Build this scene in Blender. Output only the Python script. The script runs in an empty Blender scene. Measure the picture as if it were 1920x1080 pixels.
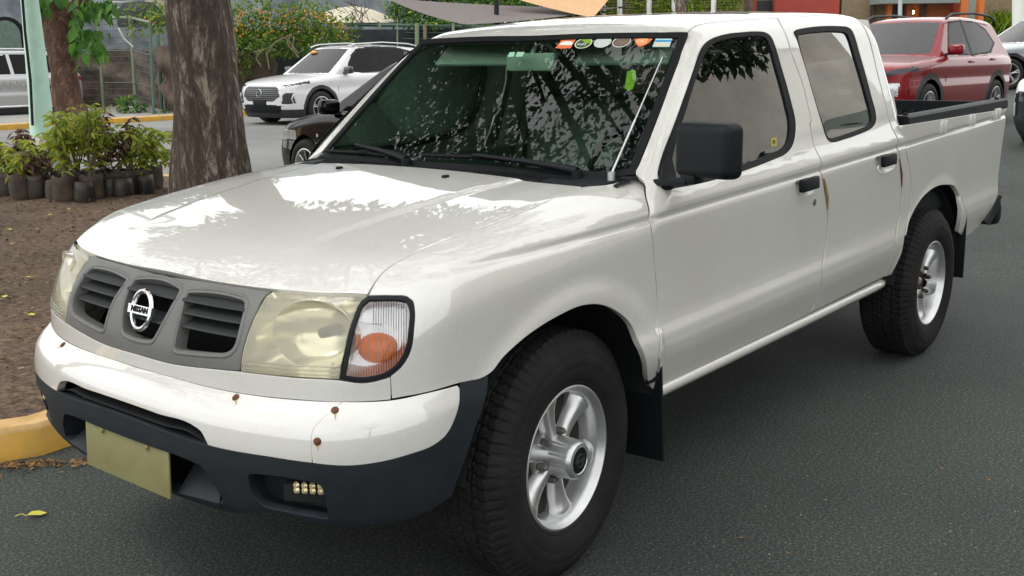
import bpy, bmesh, math, random
import numpy as np
from mathutils import Vector, Matrix
from mathutils.geometry import delaunay_2d_cdt
R_ = math.radians
random.seed(7); rng = np.random.default_rng(7)
scene = bpy.context.scene
COL = scene.collection

# ------------------------------------------------------------ camera
CAMP = np.array([2.283, 2.456, 1.457]); FPX = 1999.5
def cam_axes(yaw, pitch, roll):
    cy, sy, cp, sp = math.cos(yaw), math.sin(yaw), math.cos(pitch), math.sin(pitch)
    F = np.array([cy*cp, sy*cp, sp]); R0 = np.array([sy, -cy, 0.]); U0 = np.cross(R0, F)
    c, s = math.cos(roll), math.sin(roll)
    return c*R0+s*U0, -s*R0+c*U0, F
CR, CU, CF = cam_axes(R_(219.18), R_(-12.19), R_(-0.67))
cam = bpy.data.cameras.new('camera'); cam.sensor_width = 36; cam.lens = FPX/1920*36
cam.clip_start = 0.05; cam.clip_end = 2000
camo = bpy.data.objects.new('camera', cam); COL.objects.link(camo)
camo.matrix_world = Matrix(((CR[0], CU[0], -CF[0], CAMP[0]), (CR[1], CU[1], -CF[1], CAMP[1]), (CR[2], CU[2], -CF[2], CAMP[2]), (0, 0, 0, 1)))
scene.camera = camo
# ------------------------------------------------------------ sky, sun, exposure
world = bpy.data.worlds.new('World'); scene.world = world; world.use_nodes = True
wn = world.node_tree.nodes; wl = world.node_tree.links
SUN_EL, SUN_ROT = R_(60), R_(130)
sky = wn.new('ShaderNodeTexSky'); sky.sky_type = 'NISHITA'; sky.sun_disc = False
sky.sun_elevation = SUN_EL; sky.sun_rotation = SUN_ROT; sky.air_density = 1.0; sky.dust_density = 1.5; sky.ozone_density = 1.0
hs = wn.new('ShaderNodeHueSaturation'); hs.inputs['Saturation'].default_value = 0.28
wl.new(sky.outputs['Color'], hs.inputs['Color'])
# overcast: the clear-sky gradient is mostly veiled by an even cloud layer with soft brighter and darker patches
wtc = wn.new('ShaderNodeTexCoord'); wno = wn.new('ShaderNodeTexNoise'); wno.inputs['Scale'].default_value = 2.2; wno.inputs['Detail'].default_value = 5
wl.new(wtc.outputs['Generated'], wno.inputs['Vector'])
wcr = wn.new('ShaderNodeMapRange'); wcr.inputs[1].default_value = .3; wcr.inputs[2].default_value = .7; wcr.inputs[3].default_value = 6.2; wcr.inputs[4].default_value = 9.5
wl.new(wno.outputs['Fac'], wcr.inputs[0])
wcc = wn.new('ShaderNodeVectorMath'); wcc.operation = 'SCALE'; wcc.inputs[0].default_value = (1.0, 1.0, .98); wl.new(wcr.outputs[0], wcc.inputs['Scale'])
wmx = wn.new('ShaderNodeMix'); wmx.data_type = 'RGBA'; wmx.inputs[0].default_value = .85
wl.new(hs.outputs['Color'], wmx.inputs[6]); wl.new(wcc.outputs[0], wmx.inputs[7])
wl.new(wmx.outputs[2], wn['Background'].inputs['Color'])
wn['Background'].inputs['Strength'].default_value = 0.15
sd = bpy.data.lights.new('sun', 'SUN'); sd.energy = .9; sd.angle = R_(22); sd.color = (1, .97, .93)
so = bpy.data.objects.new('sun', sd); COL.objects.link(so)
az = math.pi/2 - SUN_ROT
sv = Vector((math.cos(SUN_EL)*math.cos(az), math.cos(SUN_EL)*math.sin(az), math.sin(SUN_EL)))
so.rotation_euler = sv.to_track_quat('Z', 'Y').to_euler(); so.location = (0, 0, 30)
scene.view_settings.view_transform = 'Standard'; scene.view_settings.look = 'None'
scene.view_settings.gamma = 1; scene.view_settings.exposure = 0.55
try:
    scene.cycles.transparent_max_bounces = 24; scene.cycles.max_bounces = 10
except Exception: pass

# ------------------------------------------------------------ helpers
def pray(u, v):
    d = CF*FPX + CR*(u-960) + CU*(540-v); return d/np.linalg.norm(d)
def onZ(u, v, z=0.):
    d = pray(u, v); return CAMP + d*((z-CAMP[2])/d[2])
def onY(u, v, y):
    d = pray(u, v); return CAMP + d*((y-CAMP[1])/d[1])
def onX(u, v, x):
    d = pray(u, v); return CAMP + d*((x-CAMP[0])/d[0])
def onD(u, v, dist):
    d = pray(u, v); return CAMP + d*(dist/(d@CF))

MATS = {}
def nodes_of(name):
    m = bpy.data.materials.new(name); m.use_nodes = True; MATS[name] = m
    nt = m.node_tree; b = nt.nodes['Principled BSDF']
    return m, nt, b
def N(nt, t, **kw):
    n = nt.nodes.new(t)
    for k, v in kw.items():
        if k.startswith('_'): setattr(n, k[1:], v)
        else:
            n.inputs[int(k[1:]) if k[0] == 'i' and k[1:].isdigit() else k].default_value = v
    return n
def setc(b, k, v): b.inputs[k].default_value = v
def mat(name, col, rough=.5, metal=0., spec=.5, noise=0., nscale=8., coat=0., bump=0., bscale=60., col2=None, rvar=0., obj_coord=True, detail=6., emit=None, sub=0.):
    m, nt, b = nodes_of(name)
    setc(b, 'Base Color', (*col, 1)); setc(b, 'Roughness', rough); setc(b, 'Metallic', metal)
    setc(b, 'Specular IOR Level', spec); setc(b, 'Coat Weight', coat); setc(b, 'Coat Roughness', .04)
    tc = N(nt, 'ShaderNodeTexCoord'); L = nt.links
    co = tc.outputs['Object'] if obj_coord else tc.outputs['Generated']
    if noise > 0 or col2 is not None:
        n = N(nt, 'ShaderNodeTexNoise', Scale=nscale, Detail=detail, Roughness=.6); L.new(co, n.inputs['Vector'])
        r = N(nt, 'ShaderNodeMapRange'); r.inputs[1].default_value = .35; r.inputs[2].default_value = .65
        L.new(n.outputs['Fac'], r.inputs[0])
        mx = N(nt, 'ShaderNodeMix', _data_type='RGBA')
        c2 = col2 if col2 is not None else tuple(c*(1-noise) for c in col)
        mx.inputs[6].default_value = (*c2, 1); mx.inputs[7].default_value = (*col, 1)
        L.new(r.outputs[0], mx.inputs[0]); L.new(mx.outputs[2], b.inputs['Base Color'])
        if rvar > 0:
            rr = N(nt, 'ShaderNodeMapRange'); rr.inputs[3].default_value = rough-rvar; rr.inputs[4].default_value = rough+rvar
            L.new(n.outputs['Fac'], rr.inputs[0]); L.new(rr.outputs[0], b.inputs['Roughness'])
    if bump > 0:
        n2 = N(nt, 'ShaderNodeTexNoise', Scale=bscale, Detail=5.); L.new(co, n2.inputs['Vector'])
        bp = N(nt, 'ShaderNodeBump', Strength=bump, Distance=.01); L.new(n2.outputs['Fac'], bp.inputs['Height'])
        L.new(bp.outputs[0], b.inputs['Normal'])
    if emit: setc(b, 'Emission Color', (*emit[0], 1)); setc(b, 'Emission Strength', emit[1])
    return m
def glass(name, tint, refl_rough=.0, ior=1.5, boost=1.0):
    m = bpy.data.materials.new(name); m.use_nodes = True; nt = m.node_tree; nt.nodes.clear(); L = nt.links
    out = nt.nodes.new('ShaderNodeOutputMaterial')
    tr = N(nt, 'ShaderNodeBsdfTransparent'); tr.inputs[0].default_value = (*tint, 1)
    gl = N(nt, 'ShaderNodeBsdfGlossy', Roughness=refl_rough)
    fr = N(nt, 'ShaderNodeFresnel', IOR=ior)
    mu = N(nt, 'ShaderNodeMath', _operation='MULTIPLY'); mu.inputs[1].default_value = boost; mu.use_clamp = True
    L.new(fr.outputs[0], mu.inputs[0])
    mx = N(nt, 'ShaderNodeMixShader'); L.new(mu.outputs[0], mx.inputs[0]); L.new(tr.outputs[0], mx.inputs[1]); L.new(gl.outputs[0], mx.inputs[2])
    L.new(mx.outputs[0], out.inputs[0]); MATS[name] = m
    return m

def tag(o, label=None, cat=None, group=None, kind=None):
    if label: o['label'] = label
    if cat: o['category'] = cat
    if group: o['group'] = group
    if kind: o['kind'] = kind
    return o
def empty(name, loc=(0, 0, 0), rz=0., **k):
    o = bpy.data.objects.new(name, None); COL.objects.link(o); o.location = loc; o.rotation_euler = (0, 0, rz)
    o.empty_display_size = .2
    return tag(o, **k)
def link(name, me, m, parent=None, smooth=True, sharp=None):
    o = bpy.data.objects.new(name, me); COL.objects.link(o)
    if m is not None:
        for mm in (m if isinstance(m, (list, tuple)) else [m]): me.materials.append(mm)
    if parent: o.parent = parent
    if smooth:
        me.shade_smooth()
        if sharp:
            try: me.set_sharp_from_angle(angle=R_(sharp))
            except Exception: pass
    return o
def mk(name, v, f, m, parent=None, smooth=True, sharp=None):
    me = bpy.data.meshes.new(name); me.from_pydata([tuple(map(float, p)) for p in v], [], [tuple(int(i) for i in q) for q in f]); me.validate(); me.update()
    return link(name, me, m, parent, smooth, sharp)
def copy_tree(o, parent=None):
    c = o.copy(); COL.objects.link(c); c.parent = parent
    for ch in list(o.children): copy_tree(ch, c)
    return c
class MB:
    def __init__(s): s.v = []; s.f = []; s.mi = []
    def add(s, v, f, mi=0):
        n = len(s.v); s.v += [tuple(map(float, p)) for p in v]; s.f += [tuple(i+n for i in q) for q in f]; s.mi += [mi]*len(f)
        return s
    def box(s, c, d, R=None, mi=0, bev=0.):
        hx, hy, hz = d[0]/2, d[1]/2, d[2]/2
        if bev > 0:
            bm = bmesh.new(); bmesh.ops.create_cube(bm, size=1)
            bmesh.ops.scale(bm, vec=d, verts=bm.verts)
            bmesh.ops.bevel(bm, geom=bm.edges[:], offset=bev, segments=2, affect='EDGES', profile=.6)
            v = [tuple(p.co) for p in bm.verts]; f = [tuple(q.index for q in fc.verts) for fc in bm.faces]; bm.free()
        else:
            v = [(x*hx, y*hy, z*hz) for x in (-1, 1) for y in (-1, 1) for z in (-1, 1)]
            f = [(0, 1, 3, 2), (4, 6, 7, 5), (0, 4, 5, 1), (2, 3, 7, 6), (0, 2, 6, 4), (1, 5, 7, 3)]
        v = [Vector(p) for p in v]
        if R is not None: v = [R @ p for p in v]
        return s.add([(p[0]+c[0], p[1]+c[1], p[2]+c[2]) for p in v], f, mi)
    def tube(s, pts, r, n=8, mi=0, cap=True):
        pts = [Vector(p) for p in pts]; rr = r if isinstance(r, (list, tuple)) else [r]*len(pts)
        V = []; F = []; up = Vector((0, 0, 1)); prev = None
        for i, p in enumerate(pts):
            t = (pts[min(i+1, len(pts)-1)]-pts[max(i-1, 0)])
            if t.length < 1e-9: t = Vector((0, 0, 1))
            t.normalize()
            if prev is None:
                a = t.cross(up) if abs(t.z) < .9 else t.cross(Vector((1, 0, 0)))
            else:
                a = prev - t*prev.dot(t)
            a.normalize(); prev = a; b = t.cross(a)
            for k in range(n):
                th = 2*math.pi*k/n; V.append(p+(a*math.cos(th)+b*math.sin(th))*rr[i])
        for i in range(len(pts)-1):
            for k in range(n):
                k2 = (k+1) % n; F.append((i*n+k, i*n+k2, (i+1)*n+k2, (i+1)*n+k))
        if cap: F.append(tuple(range(n-1, -1, -1))); F.append(tuple((len(pts)-1)*n+k for k in range(n)))
        return s.add(V, F, mi)
    def lathe(s, prof, n=32, axis='y', c=(0, 0, 0), mi=0, closed=False):
        # prof: list of (r, h); axis direction h
        V = []; F = []
        for (r, h) in prof:
            for k in range(n):
                th = 2*math.pi*k/n; a, b = r*math.cos(th), r*math.sin(th)
                p = (a, h, b) if axis == 'y' else ((a, b, h) if axis == 'z' else (h, a, b))
                V.append((p[0]+c[0], p[1]+c[1], p[2]+c[2]))
        m_ = len(prof)
        for i in range(m_-1 if not closed else m_):
            j = (i+1) % m_
            for k in range(n):
                k2 = (k+1) % n; F.append((i*n+k, j*n+k, j*n+k2, i*n+k2))
        return s.add(V, F, mi)
    def prism(s, poly, ax, lo, hi, mi=0):
        # poly: 2D points; ax: 'x','y','z' extrusion axis
        def P(a, b, h): return {'x': (h, a, b), 'y': (a, h, b), 'z': (a, b, h)}[ax]
        n = len(poly); V = [P(a, b, lo) for a, b in poly]+[P(a, b, hi) for a, b in poly]
        F = [tuple(range(n-1, -1, -1)), tuple(range(n, 2*n))]+[(i, (i+1) % n, n+(i+1) % n, n+i) for i in range(n)]
        return s.add(V, F, mi)
    def build(s, name, m, parent=None, smooth=False, sharp=35, fixn=True):
        me = bpy.data.meshes.new(name); me.from_pydata(s.v, [], s.f); me.validate()
        if len(me.polygons) == len(s.mi): me.polygons.foreach_set('material_index', s.mi)
        if fixn:
            bm = bmesh.new(); bm.from_mesh(me); bmesh.ops.recalc_face_normals(bm, faces=bm.faces); bm.to_mesh(me); bm.free()
        me.update()
        return link(name, me, m, parent, smooth, sharp)
def mirror_obj(o, parent=None, name=None):
    """a mirrored (y -> -y) copy of a built object in truck space"""
    me = o.data.copy(); n = len(me.vertices)
    co = np.empty(n*3); me.vertices.foreach_get('co', co); co = co.reshape(-1, 3); co[:, 1] *= -1
    nm = None
    if me.has_custom_normals:
        ln = np.empty(len(me.loops)*3); me.corner_normals.foreach_get('vector', ln); ln = ln.reshape(-1, 3)
        vn = np.zeros((n, 3)); li = np.empty(len(me.loops), dtype=int); me.loops.foreach_get('vertex_index', li)
        vn[li] = ln; vn[:, 1] *= -1; nm = vn
    me.vertices.foreach_set('co', co.ravel()); me.flip_normals()
    if nm is not None: me.normals_split_custom_set_from_vertices([tuple(q) for q in nm])
    me.update()
    c = bpy.data.objects.new(name or o.name.split('.')[0], me); COL.objects.link(c); c.parent = parent
    for k in ('label',):
        if k in o.keys(): c[k] = o[k]
    return c
def mirror_tree(o, parent):
    c = mirror_obj(o, parent)
    for ch in list(o.children): mirror_tree(ch, c)
    return c
# ------------------------------------------------------------ body surfaces of the pickup (truck space: x forward, front axle 0; y to the driver's side)
def pchip(xs, ys):
    xs = np.array(xs, float); ys = np.array(ys, float); h = np.diff(xs); d = np.diff(ys)/h
    m = np.zeros_like(xs)
    for i in range(1, len(xs)-1):
        if d[i-1]*d[i] > 0:
            w1 = 2*h[i]+h[i-1]; w2 = h[i]+2*h[i-1]; m[i] = (w1+w2)/(w1/d[i-1]+w2/d[i])
    m[0] = d[0]; m[-1] = d[-1]
    def f(x):
        x = np.asarray(x, float); i = np.clip(np.searchsorted(xs, x)-1, 0, len(xs)-2)
        t = (x-xs[i])/h[i]
        out = np.where(t < 0, ys[0]+(x-xs[0])*m[0], np.where(t > 1, ys[-1]+(x-xs[-1])*m[-1],
            (1+2*t)*(1-t)**2*ys[i]+t*(1-t)**2*h[i]*m[i]+t*t*(3-2*t)*ys[i+1]+t*t*(t-1)*h[i]*m[i+1]))
        return out
    return f
def sstep(t): t = np.clip(t, 0, 1); return t*t*(3-2*t)
def smax(a, b, k):
    h = np.maximum(k-np.abs(a-b), 0)/k
    return np.maximum(a, b)+h*h*k/4
Wx = pchip([-4.3, -4.05, -3, -1.5, -.5, 0, .3, .45, .55, .7, .9], [.800, .822, .834, .837, .836, .830, .815, .80, .785, .75, .68])
prof = pchip([.30, .40, .45, .50, .56, .59, .61, .655, .68, .75, .85, .93, .955, .966, .973, .996, 1.005, 1.025, 1.045, 1.065, 1.09, 1.13, 1.30, 1.50, 1.60, 1.8],
             [-.12, -.062, -.046, -.028, -.008, -.003, -.003, -.0135, -.0155, -.013, -.006, -.001, -.0005, -.003, -.0120, -.001, -.001, -.008, -.020, -.031, -.041, -.052, -.104, -.166, -.198, -.26])
prof_bed = pchip([.30, .45, .50, .56, .59, .61, .66, .70, .80, .90, .945, .958, .966, .973, .996, 1.005, 1.07, 1.12],
                 [-.12, -.046, -.028, -.008, -.003, -.003, -.012, -.014, -.009, -.002, .000, -.0005, -.003, -.0120, -.002, -.002, -.004, -.006])
def z_unwarp(x, z):
    z0 = z+x*.03
    for _ in range(5):
        w = .0075+.0275*np.clip((z0-.44)/.5, 0, 1)-.015*np.clip((z0-1.1)/.5, 0, 1)
        z0 = z+x*w
    return z0
def bulges(x, z):
    r1 = np.hypot((x+.012)/1.02, z-.365); r2 = np.hypot((x+2.99)/1.10, z-.39)
    b = .014*sstep((.515-r1)/.075)*sstep((x+.465)/.06)+.012*sstep((.50-r2)/.07)
    return b*sstep((z-.42)/.15)
def S(x, z):
    z0 = z_unwarp(x, z); return Wx(x)+prof(z0)*np.where(x > .2, 1-.0*x, 1)+bulges(x, z)*(z0 < .98)
def Sb(x, z):
    z0 = z_unwarp(x, z); return Wx(x)+prof_bed(z0)+bulges(x, z)*(z0 < .95)
Hc = pchip([-.9, -.5, -.2, 0, .2, .4, .55, .65, .72, .78, .9], [1.15, 1.128, 1.110, 1.092, 1.066, 1.034, 1.003, .976, .950, .915, .78])
def Hh(x, y):
    y = np.clip(y, -1, 1)
    yc = .47+(x+.2)*-.13
    cr = .006*sstep((yc-np.abs(y))/.035)*sstep((.62-x)/.25)
    return Hc(x)-.050*y*y-.006*sstep((np.abs(y)-.55)/.2)+cr-.006
X0 = pchip([.5, .60, .67, .74, .80, .89, .915, .93, 1.0, 1.1], [.835, .832, .826, .820, .805, .769, .752, .741, .68, .58])
def Fx(y, z): return X0(z)-.40*np.minimum(np.abs(y), .85)**3
def G_front(P):
    x, y, z = P[:, 0], P[:, 1], P[:, 2]; ay = np.abs(y)
    a = smax(ay-S(x, z), z-Hh(x, y), .15)
    return smax(a, (x-Fx(y, z))*.92, .13)
Rc = pchip([-3, -2.5, -2.3, -2.0, -1.6, -1.2, -1.0, -.9, -.8], [1.62, 1.640, 1.648, 1.645, 1.630, 1.606, 1.583, 1.562, 1.532])
def Hr(x, y): return Rc(x)-.075*np.minimum(y*y, 1)
def Xw(y, z): return -.362-1.168*(z-1.10)-.165*np.minimum(y*y, 1)+.10*(z-1.10)*(1.545-z)
def G_wind(P): return (P[:, 0]-Xw(P[:, 1], P[:, 2]))/1.54
def G_roof(P):
    x, y, z = P[:, 0], P[:, 1], P[:, 2]
    a = smax(np.abs(y)-S(x, z), z-Hr(x, y), .12)
    a = smax(a, G_wind(P)-.004, .05)
    return smax(a, -x-2.510+.03*(z-1.1)-.15*sstep((1.15-z)/.10), .10)
def G_cab(P): return G_roof(P)
def G_bed(P):
    x, y, z = P[:, 0], P[:, 1], P[:, 2]
    return smax(np.abs(y)-Sb(x, z), -x-4.10, .05)
Xb = pchip([.20, .30, .36, .40, .47, .53, .56, .60, .625, .645, .665, .685, .72], [.70, .77, .835, .862, .878, .884, .884, .880, .873, .860, .842, .815, .74])
Yb = pchip([.20, .34, .40, .53, .60, .64, .66, .70], [.70, .775, .79, .805, .808, .806, .800, .785])
def G_bump(P):
    x, y, z = P[:, 0], P[:, 1], P[:, 2]
    return smax((x-Xb(z)+.38*np.minimum(np.abs(y), .9)**3), np.abs(y)-Yb(z)-.0*x, .20)

def grad(G, P, h=2e-4):
    g = np.empty_like(P)
    for i in range(3):
        d = np.zeros(3); d[i] = h; g[:, i] = (G(P+d)-G(P-d))/(2*h)
    return g/np.linalg.norm(g, axis=1)[:, None]
def cast(G, O, D, n=120, tmax=30.):
    t = np.zeros(len(O)); best = np.full(len(O), 1e9); bt = t.copy()
    for _ in range(n):
        g = G(O+D*t[:, None]); b = np.abs(g) < best; best = np.where(b, np.abs(g), best); bt = np.where(b, t, bt)
        t = t+g*.7; t = np.minimum(t, tmax)
    return O+D*bt[:, None], best
def onG(G, pix, t0=1.2):
    """camera ray of each pixel onto the surface"""
    D = np.array([pray(p[0], p[1]) for p in pix]); O = CAMP+D*t0
    P, b = cast(G, O, D)
    if b.max() > .004: print("WARN", getattr(G,"__name__",""), [(pix[i], round(float(b[i]), 4)) for i in range(len(pix)) if b[i] > .004][:8])
    return P
class Ortho:
    def __init__(s, d):
        s.d = np.array(d, float); s.d /= np.linalg.norm(s.d)
        a = np.cross([0, 0, 1], s.d) if abs(s.d[2]) < .9 else np.cross([0, 1, 0], s.d)
        s.a = a/np.linalg.norm(a); s.b = np.cross(s.d, s.a)
    def to2(s, P): return np.stack([P@s.a, P@s.b], 1)
    def rays(s, Q, dist=3.5):
        O = Q[:, :1]*s.a+Q[:, 1:]*s.b+s.d*dist; return O, np.tile(-s.d, (len(Q), 1))
class Cyl:
    """polar about the vertical axis through (x0, 0)"""
    def __init__(s, x0, R=.7): s.x0 = x0; s.R = R
    def to2(s, P): return np.stack([np.arctan2(P[:, 1], P[:, 0]-s.x0)*s.R, P[:, 2]], 1)
    def rays(s, Q):
        a = Q[:, 0]/s.R; d = np.stack([np.cos(a), np.sin(a), 0*a], 1)
        O = np.stack([0*a+s.x0, 0*a, Q[:, 1]], 1)+d*2; return O, -d
def inside(Q, poly):
    x, y = Q[:, 0][:, None], Q[:, 1][:, None]
    x1, y1 = poly[:, 0], poly[:, 1]; x2, y2 = np.roll(x1, -1), np.roll(y1, -1)
    c = ((y1 > y) != (y2 > y)) & (x < (x2-x1)*(y-y1)/np.where(y2 == y1, 1e-12, y2-y1)+x1)
    return c.sum(1) % 2 == 1
def segdist(Q, poly):
    a = poly; b = np.roll(poly, -1, 0); d = b-a; L = (d**2).sum(1)+1e-15
    out = np.full(len(Q), 1e9)
    for i in range(len(a)):
        t = np.clip(((Q-a[i])@d[i])/L[i], 0, 1); out = np.minimum(out, np.hypot(*(Q-a[i]-t[:, None]*d[i]).T))
    return out
def rounded(poly, corner=40, step=.012):
    """closed outline: smooth curve through points, keeping turns sharper than `corner` degrees as corners"""
    p = np.array(poly, float); n = len(p)
    e = np.roll(p, -1, 0)-p; ang = []
    for i in range(n):
        a, b = e[i-1], e[i]; c = np.dot(a, b)/(np.linalg.norm(a)*np.linalg.norm(b)+1e-12); ang.append(math.degrees(math.acos(max(-1, min(1, c)))))
    out = []
    for i in range(n):
        p0, p1, p2, p3 = p[i-1], p[i], p[(i+1) % n], p[(i+2) % n]
        L = np.linalg.norm(p2-p1)
        m1 = np.zeros_like(p1); m2 = np.zeros_like(p1)
        l0, l2 = np.linalg.norm(p1-p0)+1e-9, np.linalg.norm(p3-p2)+1e-9
        s = (p2-p1)/(L+1e-9)
        m1 = s*L if ang[i] > corner else ((p1-p0)/l0*L+(p2-p1)/(L+1e-9)*l0)/(l0+L)*L
        m2 = s*L if ang[(i+1) % n] > corner else ((p2-p1)/(L+1e-9)*l2+(p3-p2)/l2*L)/(l2+L)*L
        k = max(1, int(round(L/step)))
        for j in range(k):
            t = j/k; out.append((2*t**3-3*t*t+1)*p1+(t**3-2*t*t+t)*m1+(3*t*t-2*t**3)*p2+(t**3-t*t)*m2)
    return np.array(out)
def inset(Q, g):
    n = len(Q); a = Q-np.roll(Q, 1, 0); b = np.roll(Q, -1, 0)-Q
    area = .5*np.sum(Q[:, 0]*np.roll(Q[:, 1], -1)-Q[:, 1]*np.roll(Q[:, 0], -1)); sg = 1 if area > 0 else -1
    def nr(v): v = v/(np.linalg.norm(v, axis=1)[:, None]+1e-12); return np.stack([-v[:, 1], v[:, 0]], 1)*sg
    m = nr(a)+nr(b); L = np.maximum((m**2).sum(1), .5)
    return Q+m*(2*g/L)[:, None]
def patch(name, G, dom, outline, m, parent, holes=(), gap=.002, lip=.012, grid=.018, corner=40, step=.012, off=0., hgap=0., bev=.0018, hlip=None, extra=None, pre=False):
    """trimmed sheet of the surface G with rolled-in edges; outline, holes: 3D points near G"""
    q = rounded(dom.to2(np.array(outline)), 0 if pre else corner, step); q = inset(q, gap)
    hs = [inset(rounded(dom.to2(np.array(h)), corner, step), -hgap) for h in holes]
    lo, hi = q.min(0), q.max(0)
    gx, gy = np.meshgrid(np.arange(lo[0], hi[0], grid), np.arange(lo[1], hi[1], grid)); gp = np.stack([gx.ravel(), gy.ravel()], 1)
    gp = gp+rng.uniform(-.12, .12, gp.shape)*grid*0
    ok = inside(gp, q) & (segdist(gp, q) > grid*.45)
    for h in hs: ok &= ~inside(gp, h) & (segdist(gp, h) > grid*.45)
    gp = gp[ok]
    if extra is not None:
        ex = dom.to2(extra); k_ = inside(ex, q) & (segdist(ex, q) > .004)
        for h in hs: k_ &= ~inside(ex, h) & (segdist(ex, h) > .004)
        ex = ex[k_]
        lo_z, hi_z = extra[:, 2].min(), extra[:, 2].max()
        if len(ex):
            bk = {}
            for p_ in ex: bk.setdefault((int(p_[0]/.02), int(p_[1]/.02)), []).append(p_)
            keep = []
            for p_ in gp:
                c0, c1 = int(p_[0]/.02), int(p_[1]/.02); near = [r_ for i_ in (-1, 0, 1) for j_ in (-1, 0, 1) for r_ in bk.get((c0+i_, c1+j_), ())]
                keep.append(not near or min(np.hypot(*(np.array(near)-p_).T)) > .0075)
            gp = np.concatenate([gp[np.array(keep, bool)], ex])
    loops = [q]+hs; V2 = list(map(tuple, gp)); E = []; lp = []
    for l in loops:
        s = len(V2); V2 += list(map(tuple, l)); E += [(s+i, s+(i+1) % len(l)) for i in range(len(l))]; lp.append(list(range(s, s+len(l))))
    r = delaunay_2d_cdt([Vector(p) for p in V2], E, [], 0, 1e-6, True)
    v2 = np.array([tuple(p) for p in r[0]]); tri = np.array([t for t in r[2] if len(t) == 3])
    # old index -> new
    omap = {}
    for i, olds in enumerate(r[3]):
        for o_ in olds: omap[o_] = i
    cen = v2[tri].mean(1); k = inside(cen, q)
    for h in hs: k &= ~inside(cen, h)
    tri = tri[k]
    O, D = dom.rays(v2); P, best = cast(G, O, D)
    nrm = grad(G, P); P = P+nrm*off
    # drop triangles that never met the surface
    bad = best > .01
    if bad.any(): tri = tri[~bad[tri].any(1)]
    a = P[tri]; fn = np.cross(a[:, 1]-a[:, 0], a[:, 2]-a[:, 0])
    flip = (fn*nrm[tri].mean(1)).sum(1) < 0; tri[flip] = tri[flip][:, ::-1]
    V = list(P); NN = list(nrm); F = [tuple(t) for t in tri]
    for li, l in enumerate(lp):
        idx = [omap[i] for i in l]; idx = [i for j, i in enumerate(idx) if i != idx[j-1]]
        n = len(idx); pp = P[idx]; nn = nrm[idx]
        tg = np.roll(pp, -1, 0)-np.roll(pp, 1, 0); tg /= np.linalg.norm(tg, axis=1)[:, None]+1e-12
        out = np.cross(tg, nn); out /= np.linalg.norm(out, axis=1)[:, None]+1e-12
        l2 = inset(dom.to2(pp), 1e-3); O_, D_ = dom.rays(l2)
        # which way is outward: compare with the 2D inset direction
        d2 = dom.to2(pp+out*1e-3)-dom.to2(pp); din = l2-dom.to2(pp)
        sgn = -1 if np.sum(d2*din) > 0 else 1
        if li > 0: sgn = -sgn
        out = out*sgn
        lpth = lip if (li == 0 or hlip is None) else hlip
        b1 = pp+out*bev-nn*bev; b2 = b1-nn*lpth
        n1 = (out+nn); n1 /= np.linalg.norm(n1, axis=1)[:, None]
        s1 = len(V); V += list(b1); NN += list(out*.9+nn*.1); s2 = len(V); V += list(b2); NN += list(out)
        for j in range(n):
            j2 = (j+1) % n
            A = (idx[j], idx[j2], s1+j2, s1+j); B = (s1+j, s1+j2, s2+j2, s2+j)
            fn = np.cross(V[A[1]]-V[A[0]], V[A[2]]-V[A[0]])
            if np.dot(fn, n1[j]) < 0: A = A[::-1]; B = B[::-1]
            F.append(A); F.append(B)
    me = bpy.data.meshes.new(name); me.from_pydata([tuple(map(float, p)) for p in V], [], [tuple(int(i) for i in f) for f in F]); me.update()
    me.shade_smooth()
    NN = np.array(NN); NN /= np.linalg.norm(NN, axis=1)[:, None]
    o = link(name, me, m, parent, False)
    me.shade_smooth(); me.normals_split_custom_set_from_vertices([tuple(map(float, q_)) for q_ in NN])
    return o
def fillet(pts, rs, n=6):
    """polygon corners replaced by arcs; rs: one radius or one per corner (same unit as pts)"""
    P = np.array(pts, float); k = len(P); rs = rs if isinstance(rs, (list, tuple)) else [rs]*k; out = []
    for i in range(k):
        p, a, b = P[i], P[i-1], P[(i+1) % k]; la, lb = np.linalg.norm(a-p), np.linalg.norm(b-p)
        r = min(rs[i], la*.48, lb*.48)
        if r <= 0: out.append(p); continue
        s, e = p+(a-p)/la*r, p+(b-p)/lb*r
        for t in np.linspace(0, 1, n): out.append((1-t)**2*s+2*t*(1-t)*(p*.92+(s+e)*.04)+t*t*e)
    return np.array(out)
def crease_rows(x0, x1, z0s, Sf, dx=.012):
    out = []
    for z0 in z0s:
        x = np.arange(x0, x1, dx); w = .0075+.0275*np.clip((z0-.44)/.5, 0, 1)-.015*np.clip((z0-1.1)/.5, 0, 1); z = z0-x*w
        out.append(np.stack([x, Sf(x, z), z], 1))
    return np.concatenate(out)
def sym_outline(P):
    """near-side open chain starting and ending at y=0 -> closed symmetric loop"""
    P = np.array(P); P = P[P[:, 1] > -.02]
    if P[0, 1] > .03: P = np.concatenate([P[:1]*[1, 0, 1], P])
    if P[-1, 1] > .03: P = np.concatenate([P, P[-1:]*[1, 0, 1]])
    P[0, 1] = 0; P[-1, 1] = 0
    M = P[1:-1][::-1].copy(); M[:, 1] *= -1
    return np.concatenate([P, M])
def pocket(name, outline, vec, scale, m, parent, step=.01, corner=40, floor=True, cm=None, shift=(0, 0, 0)):
    """recess: walls from an outline going inwards, then a floor"""
    q = rounded(np.array(outline), corner, step); c = q.mean(0); vec = np.array(vec)
    in_ = c+(q-c)*scale+vec+np.array(shift); n = len(q)
    V = list(q)+list(in_)+[in_.mean(0)]; F = [(i, (i+1) % n, n+(i+1) % n, n+i) for i in range(n)]
    if floor: F += [(n+i, n+(i+1) % n, 2*n) for i in range(n)]
    b = MB(); b.add(V, F); return b.build(name, m, parent, smooth=True, sharp=50)
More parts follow.
